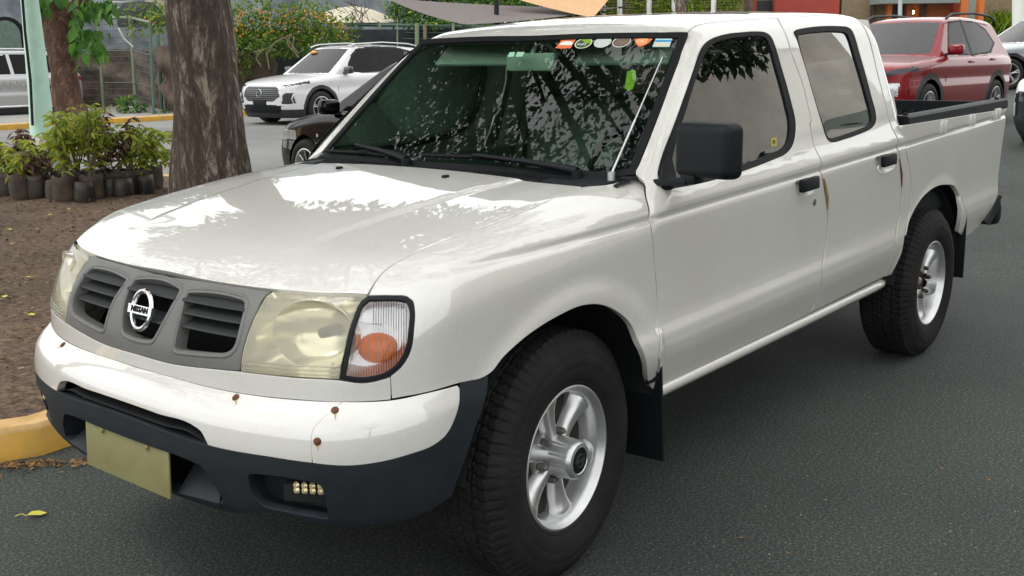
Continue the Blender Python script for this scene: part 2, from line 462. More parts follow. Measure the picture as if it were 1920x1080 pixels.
def ribbon(name, A, B, m, parent, th=0., nrm=None, smooth=True):
    """strip between two equally long open curves"""
    A = np.array(A); B = np.array(B); n = len(A); V = list(A)+list(B); F = [(i, i+1, n+i+1, n+i) for i in range(n-1)]
    b = MB(); b.add(V, F); return b.build(name, m, parent, smooth=smooth)
# ------------------------------------------------------------ materials
def paint(name, col, rough=.32, flake=0., dirt=.06, coat=1., cior=1.5, spec=.4):
    m, nt, b = nodes_of(name); L = nt.links
    setc(b, 'Roughness', rough); setc(b, 'Coat Weight', coat); setc(b, 'Coat Roughness', .03); setc(b, 'Coat IOR', cior); setc(b, 'Specular IOR Level', spec); setc(b, 'Metallic', flake)
    tc = N(nt, 'ShaderNodeTexCoord')
    n = N(nt, 'ShaderNodeTexNoise', Scale=2.3, Detail=8., Roughness=.65); L.new(tc.outputs['Object'], n.inputs['Vector'])
    n3 = N(nt, 'ShaderNodeTexNoise', Scale=90., Detail=3.); L.new(tc.outputs['Object'], n3.inputs['Vector'])
    ad = N(nt, 'ShaderNodeMath', _operation='MULTIPLY_ADD'); ad.inputs[1].default_value = .5; L.new(n3.outputs['Fac'], ad.inputs[0]); L.new(n.outputs['Fac'], ad.inputs[2])
    mr = N(nt, 'ShaderNodeMapRange'); mr.inputs[1].default_value = .55; mr.inputs[2].default_value = 1.0; L.new(ad.outputs[0], mr.inputs[0])
    mx = N(nt, 'ShaderNodeMix', _data_type='RGBA'); mx.inputs[6].default_value = (*col, 1)
    mx.inputs[7].default_value = (col[0]*(1-dirt), col[1]*(1-dirt*1.2), col[2]*(1-dirt*1.7), 1)
    L.new(mr.outputs[0], mx.inputs[0]); L.new(mx.outputs[2], b.inputs['Base Color'])
    # orange peel
    n2 = N(nt, 'ShaderNodeTexNoise', Scale=5., Detail=2.); L.new(tc.outputs['Object'], n2.inputs['Vector'])
    bp = N(nt, 'ShaderNodeBump', Strength=.07, Distance=.01); L.new(n2.outputs['Fac'], bp.inputs['Height']); L.new(bp.outputs[0], b.inputs['Coat Normal'])
    cr = N(nt, 'ShaderNodeMapRange'); cr.inputs[3].default_value = .0; cr.inputs[4].default_value = .05; L.new(n.outputs['Fac'], cr.inputs[0]); L.new(cr.outputs[0], b.inputs['Coat Roughness'])
    return m
M_white = paint('truck_white', (.63, .625, .60), rough=.4, cior=2.0, dirt=.09)
M_blackpl = mat('black_plastic', (.005, .008, .011), .55, spec=.25, noise=.35, nscale=14, bump=.06, bscale=220, rvar=.08)
M_darkpl = mat('bumper_plastic', (.013, .018, .024), .62, spec=.32, noise=.3, nscale=9, bump=.12, bscale=300, rvar=.08)
M_rubber = mat('rubber_seal', (.005, .006, .007), .6, spec=.18, bump=.03)
M_grille = mat('grille_grey', (.125, .125, .12), .48, noise=.12, nscale=12, bump=.08, bscale=400)
M_slat = mat('slat_grey', (.028, .032, .034), .55, noise=.2)
M_void = mat('void_black', (.004, .005, .006), .9)
M_inner = mat('engine_dark', (.012, .015, .016), .8, noise=.5)
M_chrome = mat('chrome', (.66, .67, .70), .10, metal=1.)
M_alloy = mat('alloy', (.70, .71, .72), .34, metal=.85, noise=.22, nscale=9, rvar=.1, bump=.02)
M_alloyd = mat('alloy_dull', (.2, .19, .17), .6, metal=.5, noise=.4, nscale=20)  # darker, duller metal for lug nuts, keyhole and bulb shields
M_rust = mat('rust', (.16, .06, .028), .85, noise=.6, nscale=60, bump=.2)
M_rusty = mat('rusty_steel', (.09, .055, .035), .7, metal=.3, noise=.6, nscale=25, bump=.2)
M_plate = None
M_red = mat('red_plastic', (.35, .02, .02), .4)
M_seat = mat('seat_cloth', (.30, .32, .28), .9, noise=.3, nscale=30)
M_dash = mat('dash_grey', (.22, .25, .22), .75, noise=.2)
M_trim = mat('headliner', (.58, .60, .52), .9, noise=.1)
M_wsglass = glass('windscreen_glass', (.66, .88, .77), ior=1.52, boost=1.2)
M_sideglass = glass('side_glass', (.34, .38, .36), ior=1.55, boost=3.4)
M_lens = glass('clear_lens', (.97, .97, .97), ior=1.42, refl_rough=.02)
M_steelgrey = mat('frame_dark', (.02, .02, .022), .7, noise=.4)
def tyre_mat():
    m, nt, b = nodes_of('tyre_rubber'); L = nt.links; setc(b, 'Roughness', .78); setc(b, 'Specular IOR Level', .22)
    tc = N(nt, 'ShaderNodeTexCoord'); n = N(nt, 'ShaderNodeTexNoise', Scale=7., Detail=9., Roughness=.7); L.new(tc.outputs['Object'], n.inputs['Vector'])
    cr = N(nt, 'ShaderNodeValToRGB'); cr.color_ramp.elements[0].position = .3; cr.color_ramp.elements[0].color = (.006, .0065, .008, 1)
    cr.color_ramp.elements[1].position = .75; cr.color_ramp.elements[1].color = (.021, .019, .018, 1)
    L.new(n.outputs['Fac'], cr.inputs[0]); L.new(cr.outputs[0], b.inputs['Base Color'])
    n2 = N(nt, 'ShaderNodeTexNoise', Scale=160., Detail=3.); L.new(tc.outputs['Object'], n2.inputs['Vector'])
    bp = N(nt, 'ShaderNodeBump', Strength=.25, Distance=.004); L.new(n2.outputs['Fac'], bp.inputs['Height']); L.new(bp.outputs[0], b.inputs['Normal'])
    return m
M_tyre = tyre_mat()
def plate_mat():
    m, nt, b = nodes_of('old_plate'); L = nt.links; setc(b, 'Roughness', .55)
    tc = N(nt, 'ShaderNodeTexCoord'); n = N(nt, 'ShaderNodeTexNoise', Scale=5., Detail=7., Roughness=.65, Distortion=.6); L.new(tc.outputs['Object'], n.inputs['Vector'])
    cr = N(nt, 'ShaderNodeValToRGB'); e = cr.color_ramp.elements; e[0].position = .36; e[0].color = (.17, .24, .07, 1); e[1].position = .66; e[1].color = (.20, .17, .07, 1)
    k = cr.color_ramp.elements.new(.5); k.color = (.215, .20, .09, 1)
    L.new(n.outputs['Fac'], cr.inputs[0]); L.new(cr.outputs[0], b.inputs['Base Color'])
    n2 = N(nt, 'ShaderNodeTexNoise', Scale=40., Detail=6.); L.new(tc.outputs['Object'], n2.inputs['Vector'])
    bp = N(nt, 'ShaderNodeBump', Strength=.2, Distance=.004); L.new(n2.outputs['Fac'], bp.inputs['Height']); L.new(bp.outputs[0], b.inputs['Normal'])
    return m
M_plate = plate_mat()
def headlamp_lens():
    m = bpy.data.materials.new('yellowed_lens'); m.use_nodes = True; nt = m.node_tree; nt.nodes.clear(); L = nt.links
    out = nt.nodes.new('ShaderNodeOutputMaterial')
    tc = N(nt, 'ShaderNodeTexCoord'); n = N(nt, 'ShaderNodeTexNoise', Scale=7., Detail=1.); L.new(tc.outputs['Object'], n.inputs['Vector'])
    mr = N(nt, 'ShaderNodeMapRange'); mr.inputs[1].default_value = .2; mr.inputs[2].default_value = .8; mr.inputs[3].default_value = .14; mr.inputs[4].default_value = .26; L.new(n.outputs['Fac'], mr.inputs[0])
    tr = N(nt, 'ShaderNodeBsdfTransparent'); tr.inputs[0].default_value = (.97, .955, .86, 1)
    df = N(nt, 'ShaderNodeBsdfDiffuse'); df.inputs[0].default_value = (.88, .86, .71, 1)
    gl = N(nt, 'ShaderNodeBsdfGlossy', Roughness=.08); fr = N(nt, 'ShaderNodeFresnel', IOR=1.5)
    m1 = N(nt, 'ShaderNodeMixShader'); L.new(mr.outputs[0], m1.inputs[0]); L.new(tr.outputs[0], m1.inputs[1]); L.new(df.outputs[0], m1.inputs[2])
    m2 = N(nt, 'ShaderNodeMixShader'); L.new(fr.outputs[0], m2.inputs[0]); L.new(m1.outputs[0], m2.inputs[1]); L.new(gl.outputs[0], m2.inputs[2]); L.new(m2.outputs[0], out.inputs[0])
    return m
M_hlens = headlamp_lens()
M_refl = mat('reflector', (.93, .90, .78), .14, metal=.6)
M_reflc = mat('reflector_cool', (.90, .91, .93), .22, metal=.5, bump=.3, bscale=12)
M_led = mat('led_reflector', (.85, .72, .42), .25, metal=.6)
M_amber = mat('amber_bulb_cover', (.95, .22, .02), .3)
M_brownstrip = mat('edge_protector_tan', (.42, .30, .14), .6, noise=.2)
M_brownstrip2 = mat('edge_protector_brown', (.20, .10, .05), .6, noise=.2)
# ============================================================ THE PICKUP
T = empty('pickup_truck', (0, 0, 0), label='white double cab pickup truck parked nearest, filling the foreground', cat='pickup truck')
def both(o): mirror_tree(o, T); return o
def px(G, *pts, t0=1.2): return onG(G, pts, t0)
def cyls(y): return y
CRZ = (.948, .958, .966, .9695, .973, .984, .996, 1.003, 1.011)
# ---- fender
fender_arch = [(1228, 742), (1215, 713), (1205, 656), (1186, 613), (1157, 584), (1128, 572), (1090, 574), (1051, 591), (1013, 613), (974, 642), (940, 675), (923, 697)]
fo = px(G_front, (691, 553.5), (705, 527), (722, 507), (747, 490), (770, 478), (850, 446), (950, 411), (1020, 380), (1093, 350.5), (1140, 346), (1172, 336), (1190, 327),
        (1203, 337), (1211, 372), (1219, 420), (1226, 480), (1232, 560), (1235, 620), (1235, 670), (1230, 735),
        *fender_arch[1:], (915, 703), (860, 719), (800, 736), (735, 748.5), (733, 706), (753, 689), (769, 663), (776.6, 615), (777.6, 579), (774, 563.6), (763, 555.5), (737, 553.5))
both(patch('front_fender', G_front, Ortho((.42, .75, .5)), fo, M_white, T, gap=.0018, grid=.014, lip=.018, extra=crease_rows(-.45, .42, CRZ, S)))
# ---- hood
ho = px(G_front, (299, 512), (400, 527), (507, 541.5), (600, 548.5), (689, 552.5), (704, 527), (721, 507), (746, 490), (770, 477.5), (850, 445.5), (950, 410.5), (1020, 379.5), (1092, 350),
        (1040, 345), (987, 339.5), (920, 328), (835, 318.5), (737, 311.5))
HOODCH = ho[12:]
patch('hood', G_front, Ortho((.55, 0, .84)), sym_outline(ho), M_white, T, gap=.0025, grid=.016, lip=.02, corner=32)
# ---- valance strip under the lamps
vo = px(G_front, (262, 667), (325, 684), (400, 693), (450, 698), (548, 709), (640, 715), (678, 720), (703, 717), (732, 708.5), (733, 749), (600, 752), (450, 737), (300, 701), (262, 690))
patch('front_valance', G_front, Cyl(.1), sym_outline(vo), M_white, T, gap=.001, grid=.014, lip=.02)
# dark backing behind the nose seams
def offG(G, o): return lambda P: G(P)+o
sh = []
for y in np.linspace(0, .72, 14): sh.append((y,))
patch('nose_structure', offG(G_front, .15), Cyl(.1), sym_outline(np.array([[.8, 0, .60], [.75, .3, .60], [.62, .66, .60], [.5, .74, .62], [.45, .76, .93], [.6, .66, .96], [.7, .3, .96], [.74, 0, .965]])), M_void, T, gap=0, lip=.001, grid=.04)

# ---- grille
go = px(G_front, (299, 514.5), (400, 529.5), (470, 540), (509, 545.5), (498, 554), (477, 593), (459.6, 639), (450.5, 690), (450, 695.5), (400, 691.5), (325, 682.5), (262, 666))
def frompx_sym(pts): return onG(G_front, pts)
near_op = px(G_front, *fillet([(351, 547), (462, 561), (452, 602), (436, 664), (380, 662), (325, 656), (332, 615)], [6, 14, 30, 22, 30, 8, 40], 5))
mid_half = None
def mirror_pts(P): Q = P.copy(); Q[:, 1] *= -1; return Q[::-1]
ctr = fillet([[.8, -.108, .888], [.8, .108, .888], [.8, .102, .83], [.8, .070, .757], [.8, -.070, .757], [.8, -.102, .83]], [.015, .015, .03, .018, .018, .03], 5)
def snapx(G, P):
    O = P.copy(); O[:, 0] = 3.; D = np.tile([-1., 0, 0], (len(P), 1)); q, b = cast(G, O, D); return q
ctr = snapx(G_front, ctr)
GR = patch('grille', G_front, Cyl(.1), sym_outline(go), M_grille, T, holes=[near_op, mirror_pts(near_op), ctr], gap=.0015, grid=.012, lip=.03, hlip=.035, corner=30)
# raised bead round the openings
def bead(name, loop, G, r, off, m, parent, scale=1.):
    q = rounded(np.array(loop), 50, .01); q = q+grad(G, q)*off
    b = MB(); b.tube(list(q)+[q[0], q[1]], r, 8, cap=False); return b.build(name, m, parent, smooth=True, sharp=80)
def outset3(G, dom, loop, d):
    q = inset(rounded(dom.to2(np.array(loop)), 50, .01), -d); O, D = dom.rays(q); P, _ = cast(G, O, D); return P
for lp_ in (near_op, mirror_pts(near_op), ctr): bead('opening_rim', outset3(G_front, Cyl(.1), lp_, .007), G_front, .006, -.0035, M_grille, GR)
def slats(loop, zs, inset_y=.006):
    for z in zs:
        ys = []; n = len(loop); L = rounded(np.array(loop), 50, .01)
        for i in range(len(L)):
            a, b = L[i], L[(i+1) % len(L)]
            if (a[2]-z)*(b[2]-z) < 0: t = (z-a[2])/(b[2]-a[2]); ys.append(a[1]+t*(b[1]-a[1]))
        y0, y1 = min(ys)-.004, max(ys)+.004; yy = np.linspace(y0, y1, 14); V = []; F = []
        for y in yy:
            x = float(Fx(np.array([y]), np.array([z]))[0])-.014
            for (dx, dz) in ((0, .0025), (0.001, -.0025), (-.05, .008), (-.05, .013)): V.append((x+dx, y, z+dz))
        for i in range(len(yy)-1):
            for k in range(4): k2 = (k+1) % 4; F.append((i*4+k, i*4+k2, i*4+4+k2, i*4+4+k))
        b = MB(); b.add(V, F); b.build('grille_slat', M_slat, GR, smooth=True, sharp=30)
slats(near_op, (.867, .838, .806)); slats(mirror_pts(near_op), (.867, .838, .806)); slats(ctr, (.865, .80))
# emblem: ring, bar and lettering
ez, ex = .822, float(Fx(np.array([0.]), np.array([.822]))[0])-.014
tilt = Matrix.Rotation(R_(-16), 3, 'Y')
def emb(p): v = tilt @ Vector((p[2], p[0], p[1])); return (ex+v[0], v[1], ez+v[2])   # p=(right, up, out)
b = MB()
ring = [emb((.042*math.cos(t), .050*math.sin(t), .012)) for t in np.linspace(0, 2*math.pi, 49)]
b.tube(ring, .0072, 8, cap=False)
vv = []; 
for s in (.0, .010):
    vv += [emb((.053*a, .0115*c, .010+s)) for a, c in ((-1, -1), (1, -1), (1, 1), (-1, 1))]
b.add(vv, [(0, 1, 2, 3), (4, 5, 6, 7), (0, 1, 5, 4), (1, 2, 6, 5), (2, 3, 7, 6), (3, 0, 4, 7)])
EM = b.build('emblem', M_chrome, T, smooth=True, sharp=40)
def text_obj(name, s, size, m, parent, mw, ext=.001, align='CENTER', bold=.0, sx=1.):
    cu = bpy.data.curves.new(name, 'FONT'); cu.body = s; cu.size = size; cu.extrude = ext; cu.align_x = align; cu.align_y = 'CENTER'; cu.offset = bold; cu.resolution_u = 2
    o = bpy.data.objects.new(name, cu); COL.objects.link(o); bpy.context.view_layer.update()
    me = bpy.data.meshes.new_from_object(o); bpy.data.objects.remove(o)
    me.transform(Matrix.Diagonal((sx, 1, 1, 1))); me.transform(mw); me.materials.clear()
    return link(name, me, m, parent, False)
# local frame for emblem text: x -> right for a viewer in front (+y), y -> up
e0 = Vector(emb((0, 0, .0205))); ux = Vector((0, 1, 0)); uy = (tilt @ Vector((0, 0, 1))); uz = ux.cross(uy)
mw = Matrix.Translation(e0) @ Matrix(((ux[0], uy[0], uz[0], 0), (ux[1], uy[1], uz[1], 0), (ux[2], uy[2], uz[2], 0), (0, 0, 0, 1)))
text_obj('lettering', 'NISSAN', .0215, M_void, EM, mw, .0008, bold=.0006, sx=1.05)

# ---- headlamps
hl = px(G_front, (512, 547), (600, 554.5), (687, 557), (676, 566), (663, 595), (654, 619), (646, 655), (640, 679), (636, 711), (548.8, 706.5), (452, 697), (452, 688), (461, 639), (478.5, 593), (499.5, 555))
HB = pocket('headlamp', [p for p in hl+grad(G_front, hl)*-.006], (-.09, -.01, 0), .74, M_refl, T, corner=35)
patch('headlamp_lens', G_front, Ortho((.85, .35, .1)), hl, M_hlens, HB, gap=.0015, grid=.02, lip=.02, off=.001, corner=35)
cc = hl.mean(0)
b = MB()   # reflector bowl ring and bulb shield
bc = cc+np.array([-.055, .02, -.005])
prf = [(.098, .046), (.090, .020), (.075, -.002), (.052, -.020), (.026, -.029), (.0, -.032)]
b.lathe([(r, h) for r, h in prf], 48, 'x', (0, 0, 0)); b.v = [(bc[0]+x-y*.42, bc[1]+y*1.02, bc[2]+z*.86) for x, y, z in b.v]; BW = b.build('reflector_bowl', M_refl, HB, smooth=True, sharp=60)
b = MB(); b.lathe([(.0, .026), (.012, .024), (.014, .0), (.014, -.03)], 20, 'x', tuple(bc)); b.build('bulb_shield', M_alloyd, HB, smooth=True)
for k in range(3):   # moulded ribs along the bottom of the lens
    a_, c_ = onG(G_front, [(456+k*1.5, 690-k*7)])[0], onG(G_front, [(637+k*1.5, 704-k*8)])[0]
    pts = [a_+(c_-a_)*t for t in np.linspace(.02, .98, 12)]; q, _ = cast(G_front, np.array(pts)+[1., .3, 0], np.tile([-1/1.044, -.3/1.044, 0], (12, 1)))
    bb = MB(); bb.tube(list(q+grad(G_front, q)*.0005), .0016, 6); bb.build('lens_rib', M_hlens, HB, smooth=True)
mirror_tree(HB, T)
# ---- corner lamps
cl = px(G_front, (690, 555), (737, 554.5), (763, 556), (773, 564.5), (776, 579), (775, 615), (767.5, 662), (752, 687), (732, 703.5), (703, 713.5), (678, 716.5), (639, 711), (648, 659), (656, 621), (664, 595), (678, 564))
CLd = Ortho((.75, .65, .1))
def inl(pts, d): 
    q = inset(rounded(CLd.to2(np.array(pts)), 35, .008), d); O, D = CLd.rays(q); P, _ = cast(G_front, O, D); return P
inner = inl(cl, .008)
CB = patch('corner_lamp', G_front, CLd, cl, M_blackpl, T, holes=[inner[::3]], gap=.001, grid=.02, lip=.02, hlip=.008, off=.001, corner=35)
q = inner-grad(G_front, inner)*.004; c = q.mean(0)
pocket('lamp_reflector', q[::3], (-.035, -.035, 0), .84, M_reflc, CB, corner=40)
LN = patch('corner_lens', offG(G_front, .0025), CLd, inner[::3], M_lens, CB, gap=-.0005, grid=.012, lip=.001, corner=35)
bb = MB(); 
ac = c+np.array([-.02, -.028, -.018])
bb.lathe([(.0, .022), (.012, .02), (.022, .012), (.028, 0), (.03, -.02)], 24, 'x', (0, 0, 0)); 
AM = bb.build('amber_bulb_cover', M_amber, CB, smooth=True); AM.data.transform(Matrix.Translation(Vector(ac+np.array([.004, .010, -.012]))) @ Matrix.Rotation(R_(45), 4, 'Z') @ Matrix.Diagonal((1.0, 1.6, 1.2, 1)))
# divider between clear and amber halves and vertical flutes behind the lens
a_, c_ = onG(G_front, [(668, 606), (716, 610)]); bb = MB(); bb.tube([tuple(a_+(c_-a_)*t+np.array([-.004, -.004, 0])) for t in np.linspace(0, 1, 6)], .002, 6); bb.build('divider', M_lens, CB)
fl = MB(); nf = 26
lo2, hi2 = CLd.to2(inner).min(0), CLd.to2(inner).max(0)
for i in range(nf):
    xx = lo2[0]+(hi2[0]-lo2[0])*(i+.5)/nf; col = np.array([[xx, zz] for zz in np.linspace(lo2[1], hi2[1], 40)]); col = col[inside(col, inset(CLd.to2(inner), .003))]
    if len(col) < 3: continue
    if i < nf*.42: col = col[col[:, 1] < lo2[1]+(hi2[1]-lo2[1])*.60]
    if len(col) < 3: continue
    O, D = CLd.rays(col); P, _ = cast(G_front, O, D); P = P-grad(G_front, P)*.0045
    fl.tube(list(P), .0016, 5)
fl.build('lens_flutes', M_lens, CB, smooth=True)
mirror_tree(CB, T)

# ---- bumper
BD = Cyl(.15, .7)
wt = px(G_bump, (262, 690.5), (300, 701), (450, 737.5), (600, 752.5), (640, 753), (622, 769), (596, 793), (585, 808), (583, 830), (585, 867.5), (504.6, 856), (426, 843), (390, 834.5), (384, 822), (376, 808), (364, 799), (296, 775.6), (221, 749), (205, 743))
WB = patch('bumper_cover', G_bump, BD, sym_outline(wt), M_white, T, gap=.0005, grid=.012, lip=.02, corner=38)
we = px(G_bump, (641, 753), (680, 753.5), (735, 750.5), (800, 737.5), (858, 723), (862, 728), (862, 748), (853, 785), (834, 818.5), (815.6, 833), (767, 852), (708, 867), (652.6, 873), (586, 868), (584, 830), (586, 808), (597, 793), (623, 769))
WE = patch('bumper_corner', G_bump, BD, we, M_white, T, gap=.0008, grid=.012, lip=.02, corner=38)
both(WE)
bl = px(G_bump, (197, 755), (247, 785.5), (340, 821.5), (388, 836), (426, 845), (504.6, 858), (585, 870), (652.6, 875.5), (708, 869.5), (767, 854.5), (816, 835.5), (836, 820), (855, 785), (864.5, 748), (864.5, 726), (866, 719), (915, 703),
        (912, 740), (892, 800), (876, 850), (846, 930), (800, 960), (700, 984), (610, 985), (520, 962))
bl = np.concatenate([bl, np.array([[.80, .35, .372], [.83, .18, .365], [.84, 0, .365]])])
fog = px(G_bump, *fillet([(463, 888), (530, 893), (604, 909), (612, 935), (617, 975), (560, 966), (492, 951), (470, 925)], [8, 20, 10, 20, 6, 30, 12, 12], 5))
op_half = np.array([[.87, 0, .505], [.87, .12, .505], [.86, .27, .503], [.855, .32, .496], [.85, .345, .47], [.84, .372, .41], [.84, .36, .397], [.84, .30, .392], [.85, .15, .388], [.85, 0, .388]])
op_half = snapx(G_bump, op_half)
air = sym_outline(op_half)
LB = patch('lower_bumper', G_bump, BD, bl_sym := sym_outline(bl), M_darkpl, T, holes=[fog, mirror_pts(fog), air], gap=0, grid=.014, lip=.03, hlip=.02, corner=32)
pocket('air_opening', [p for p in air], (-.10, 0, .0), .86, M_darkpl, LB, corner=32)
# slot between cover and lower bumper
slot = np.concatenate([snapx(G_bump, np.array([[.88, 0, .572], [.88, .18, .571], [.87, .30, .569], [.86, .335, .556], [.86, .35, .54], [.86, .30, .528], [.88, .15, .53], [.88, 0, .53]]))])
slot = sym_outline(slot)
pocket('bumper_slot', [p for p in slot+np.array([-.006, 0, 0])], (-.06, 0, .0), .98, M_inner, T, corner=30)
for yy in (-.22, -.02, .16):
    b = MB(); b.box((.845, yy, .55), (.03, .012, .04), bev=.003); b.build('slot_bracket', M_inner, T, smooth=True)
# sloping shelf in the air opening
for sgn in (1, -1):
    b = MB(); p0 = np.array([.855, .215*sgn, .405]); 
    V = [(.862, .20*sgn, .392), (.846, .352*sgn, .398), (.79, .30*sgn, .46), (.79, .20*sgn, .47), (.855, .20*sgn, .380), (.84, .352*sgn, .386), (.78, .30*sgn, .45), (.78, .20*sgn, .46)]
    b.add(V, [(0, 1, 2, 3), (4, 5, 6, 7), (0, 1, 5, 4), (1, 2, 6, 5), (2, 3, 7, 6), (3, 0, 4, 7)]); b.build('air_scoop', M_darkpl, T, smooth=False)
# fog lamps
FG = pocket('fog_lamp_recess', [p for p in fog], (-.05, -.02, .0), .93, M_darkpl, T, corner=40)
fx, fy, fz = onG(G_bump, [(572, 930)])[0]
rz = Matrix.Rotation(R_(30), 3, 'Z')
b = MB(); b.box((fx-.030, fy-.012, fz-.002), (.03, .13, .045), rz, bev=.006); FL = b.build('fog_lamp', M_void, T, smooth=True)
for i in range(5):
    for j in range(2):
        b = MB(); o_ = rz @ Vector((.017, (i-2)*.0195+.008, .0055+j*.0125-.002)); b.lathe([(.0, .005), (.006, .004), (.0095, -.002)], 12, 'x', (fx-.030+o_[0], fy-.012+o_[1], fz+.003+o_[2]))
        b.build('led_lens', M_led, FL, smooth=True)
mirror_tree(FG, T); mirror_tree(FL, T)
# number plate (blank, sun-bleached)
b = MB(); nb = 12
pl = MB(); pl.box((0, 0, 0), (.006, .392, .140), bev=.0028)
PL = pl.build('number_plate', M_plate, T, smooth=True); PL.data.transform(Matrix.Translation((.876, 0, .449)) @ Matrix.Rotation(R_(-3), 4, 'Y'))
tag(PL, label='blank yellowed number plate')
for sy in (-1, 1):
    b = MB(); b.lathe([(.0, .005), (.006, .004), (.0075, 0), (.0075, -.004)], 14, 'x', (.879+.001, sy*.105, .449+.048)); b.build('plate_screw', M_plate, PL, smooth=True)
b = MB(); q = [( .0, -.18, .066), (.0, .18, .066)]; b.tube([(.8765, -.185, .512), (.8765, .185, .512)], .0028, 8); b.build('plate_fold', M_plate, PL, smooth=True)
M_streak = mat('rust_streak', (.50, .40, .24), .6, col2=(.42, .26, .12), nscale=60)
# rusty screws on the cover
for (u, v) in ((442, 745), (628, 769), (595, 828)):
    p = onG(G_bump, [(u, v)])[0]; n_ = grad(G_bump, p[None])[0]
    b = MB(); b.lathe([(0, .0035), (.006, .003), (.0095, .0005), (.0095, -.002)], 16, 'z'); o = b.build('rusty_screw', M_rust, T, smooth=True)
    o.data.transform(Matrix.Translation(Vector(p)) @ Vector(n_).to_track_quat('Z', 'Y').to_matrix().to_4x4())
    st_ = onG(offG(G_bump, -.0006), [(u-3, v+4), (u+3, v+4), (u+2.2, v+11), (u+.6, v+(20 if v > 760 else 14)), (u-1, v+12)]); b = MB(); b.add([tuple(q) for q in st_], [(0, 1, 2, 3, 4)]); b.build('rust_streak', M_streak, o)
    mirror_tree(o, T)

# ---- doors
sealF = fillet([(1247, 357), (1239, 326), (1297, 157), (1324, 78), (1365, 63), (1446, 59), (1479, 165), (1497, 238), (1485, 289)], [8, 14, 60, 26, 30, 18, 50, 40, 26], 6)
glassF = fillet([(1262, 343), (1260, 300), (1304, 153), (1329, 83), (1367, 69.5), (1439, 65.5), (1470, 168), (1486, 238), (1476, 279)], [4, 40, 60, 22, 26, 14, 50, 40, 22], 6)
sealR = fillet([(1491, 56), (1598, 49), (1625, 140), (1650, 236), (1604, 256), (1553, 271), (1526, 185)], [10, 15, 60, 24, 20, 15, 60], 6)
glassR = fillet([(1497, 64), (1589.5, 58), (1616.5, 143), (1640, 232), (1602, 247.5), (1555, 262), (1528.5, 185)], [4, 11, 60, 18, 20, 10, 60], 6)
G_side = lambda P: np.abs(P[:, 1])-S(P[:, 0], P[:, 2])
doorF = px(G_cab, (1191, 326), (1197, 309), (1207, 285), (1235, 213), (1270, 120), (1289, 62.5), (1296, 53.5), (1307, 48), (1340, 42), (1400, 37), (1457, 34.5),
           (1463, 46), (1480, 87), (1506, 163), (1515, 200), (1521, 226), (1518, 233), (1530, 283), (1541, 330), (1546, 362), (1551, 397), (1549, 440), (1544, 478), (1541, 500), (1541, 522), (1536, 546), (1526, 572), (1519, 587),
           (1440, 626.5), (1330, 679.5), (1229.5, 728.5), (1233.5, 700), (1236, 670), (1236, 620), (1233, 560), (1227, 480), (1220, 420), (1212, 372), (1204, 337))
sF = px(G_side, *sealF); sR = px(G_side, *sealR); gF = px(G_side, *glassF); gR = px(G_side, *glassR)
def cupat(u, v): return px(G_side, *fillet([(u-20, v-8), (u+20, v-14), (u+19, v+13), (u+6, v+22), (u-8, v+25), (u-16, v+18)], 7, 4))
CUPF, CUPR = cupat(1510, 346), cupat(1660, 301)
FD = patch('front_door', G_cab, Ortho((.12, .93, .33)), doorF, M_white, T, holes=[sF, CUPF], gap=.0018, grid=.012, lip=.015, hlip=.012, corner=38, extra=crease_rows(-1.70, -.30, CRZ+(.59, .61, .655, .68), S))
sd_ = Ortho((.05, .97, .25))
patch('window_seal', offG(G_side, .003), sd_, sF, M_rubber, FD, holes=[gF], gap=-.001, grid=.03, lip=.004, hlip=.006, bev=.003, corner=60)
patch('window_glass', offG(G_side, .010), sd_, sF, M_sideglass, FD, gap=.004, grid=.06, lip=.0005, corner=60)
doorR = px(G_cab, (1459, 34.3), (1500, 31), (1550, 28.5), (1604, 28), (1612, 42), (1640, 118), (1661, 200), (1680, 275), (1688, 320), (1689.5, 350), (1685, 407), (1678, 450), (1670, 487), (1657, 519),
           (1580, 556.5), (1521, 586), (1528, 572), (1538, 546), (1543, 522), (1543, 500), (1546, 478), (1551, 440), (1553, 397), (1548, 362), (1543, 330), (1532, 283), (1521, 234), (1523, 227), (1517, 200), (1508, 163), (1482, 87), (1465, 46))
RD = patch('rear_door', G_cab, Ortho((.05, .93, .35)), doorR, M_white, T, holes=[sR, CUPR], gap=.0018, grid=.012, lip=.015, hlip=.012, corner=38, extra=crease_rows(-2.6, -1.45, CRZ+(.59, .61, .655, .68), S))
patch('window_seal', offG(G_side, .003), sd_, sR, M_rubber, RD, holes=[gR], gap=-.001, grid=.03, lip=.004, hlip=.006, bev=.003, corner=60)
patch('window_glass', offG(G_side, .010), sd_, sR, M_sideglass, RD, gap=.004, grid=.06, lip=.0005, corner=60)
# handles
def handle(u, v, du, parent, sl=.0):
    p = onG(G_side, [(u, v)])[0]; cup = cupat(u, v)
    pk = pocket('handle_cup', [q for q in cup-grad(G_side, cup)*.001], (0, -.020, 0), .62, M_white, parent, corner=70)
    b = MB(); b.box((0, 0, 0), (.140, .024, .048), bev=.010); h = b.build('door_handle', M_blackpl, parent, smooth=True)
    nrm = Vector(grad(G_side, p[None])[0]); ang = -math.atan(.03)
    h.data.transform(Matrix.Translation(Vector(p)+Vector((0, .016, .002))) @ Matrix.Rotation(-ang, 4, 'Y') @ Matrix.Rotation(R_(4), 4, 'X'))
handle(1510, 346, 0, FD); handle(1660, 301, 0, RD)
p = onG(G_side, [(1527, 379)])[0]
b = MB(); b.lathe([(0, .004), (.011, .0035), (.0135, .001), (.0135, -.003)], 20, 'y', tuple(p)); b.build('keyhole', M_alloyd, FD, smooth=True)
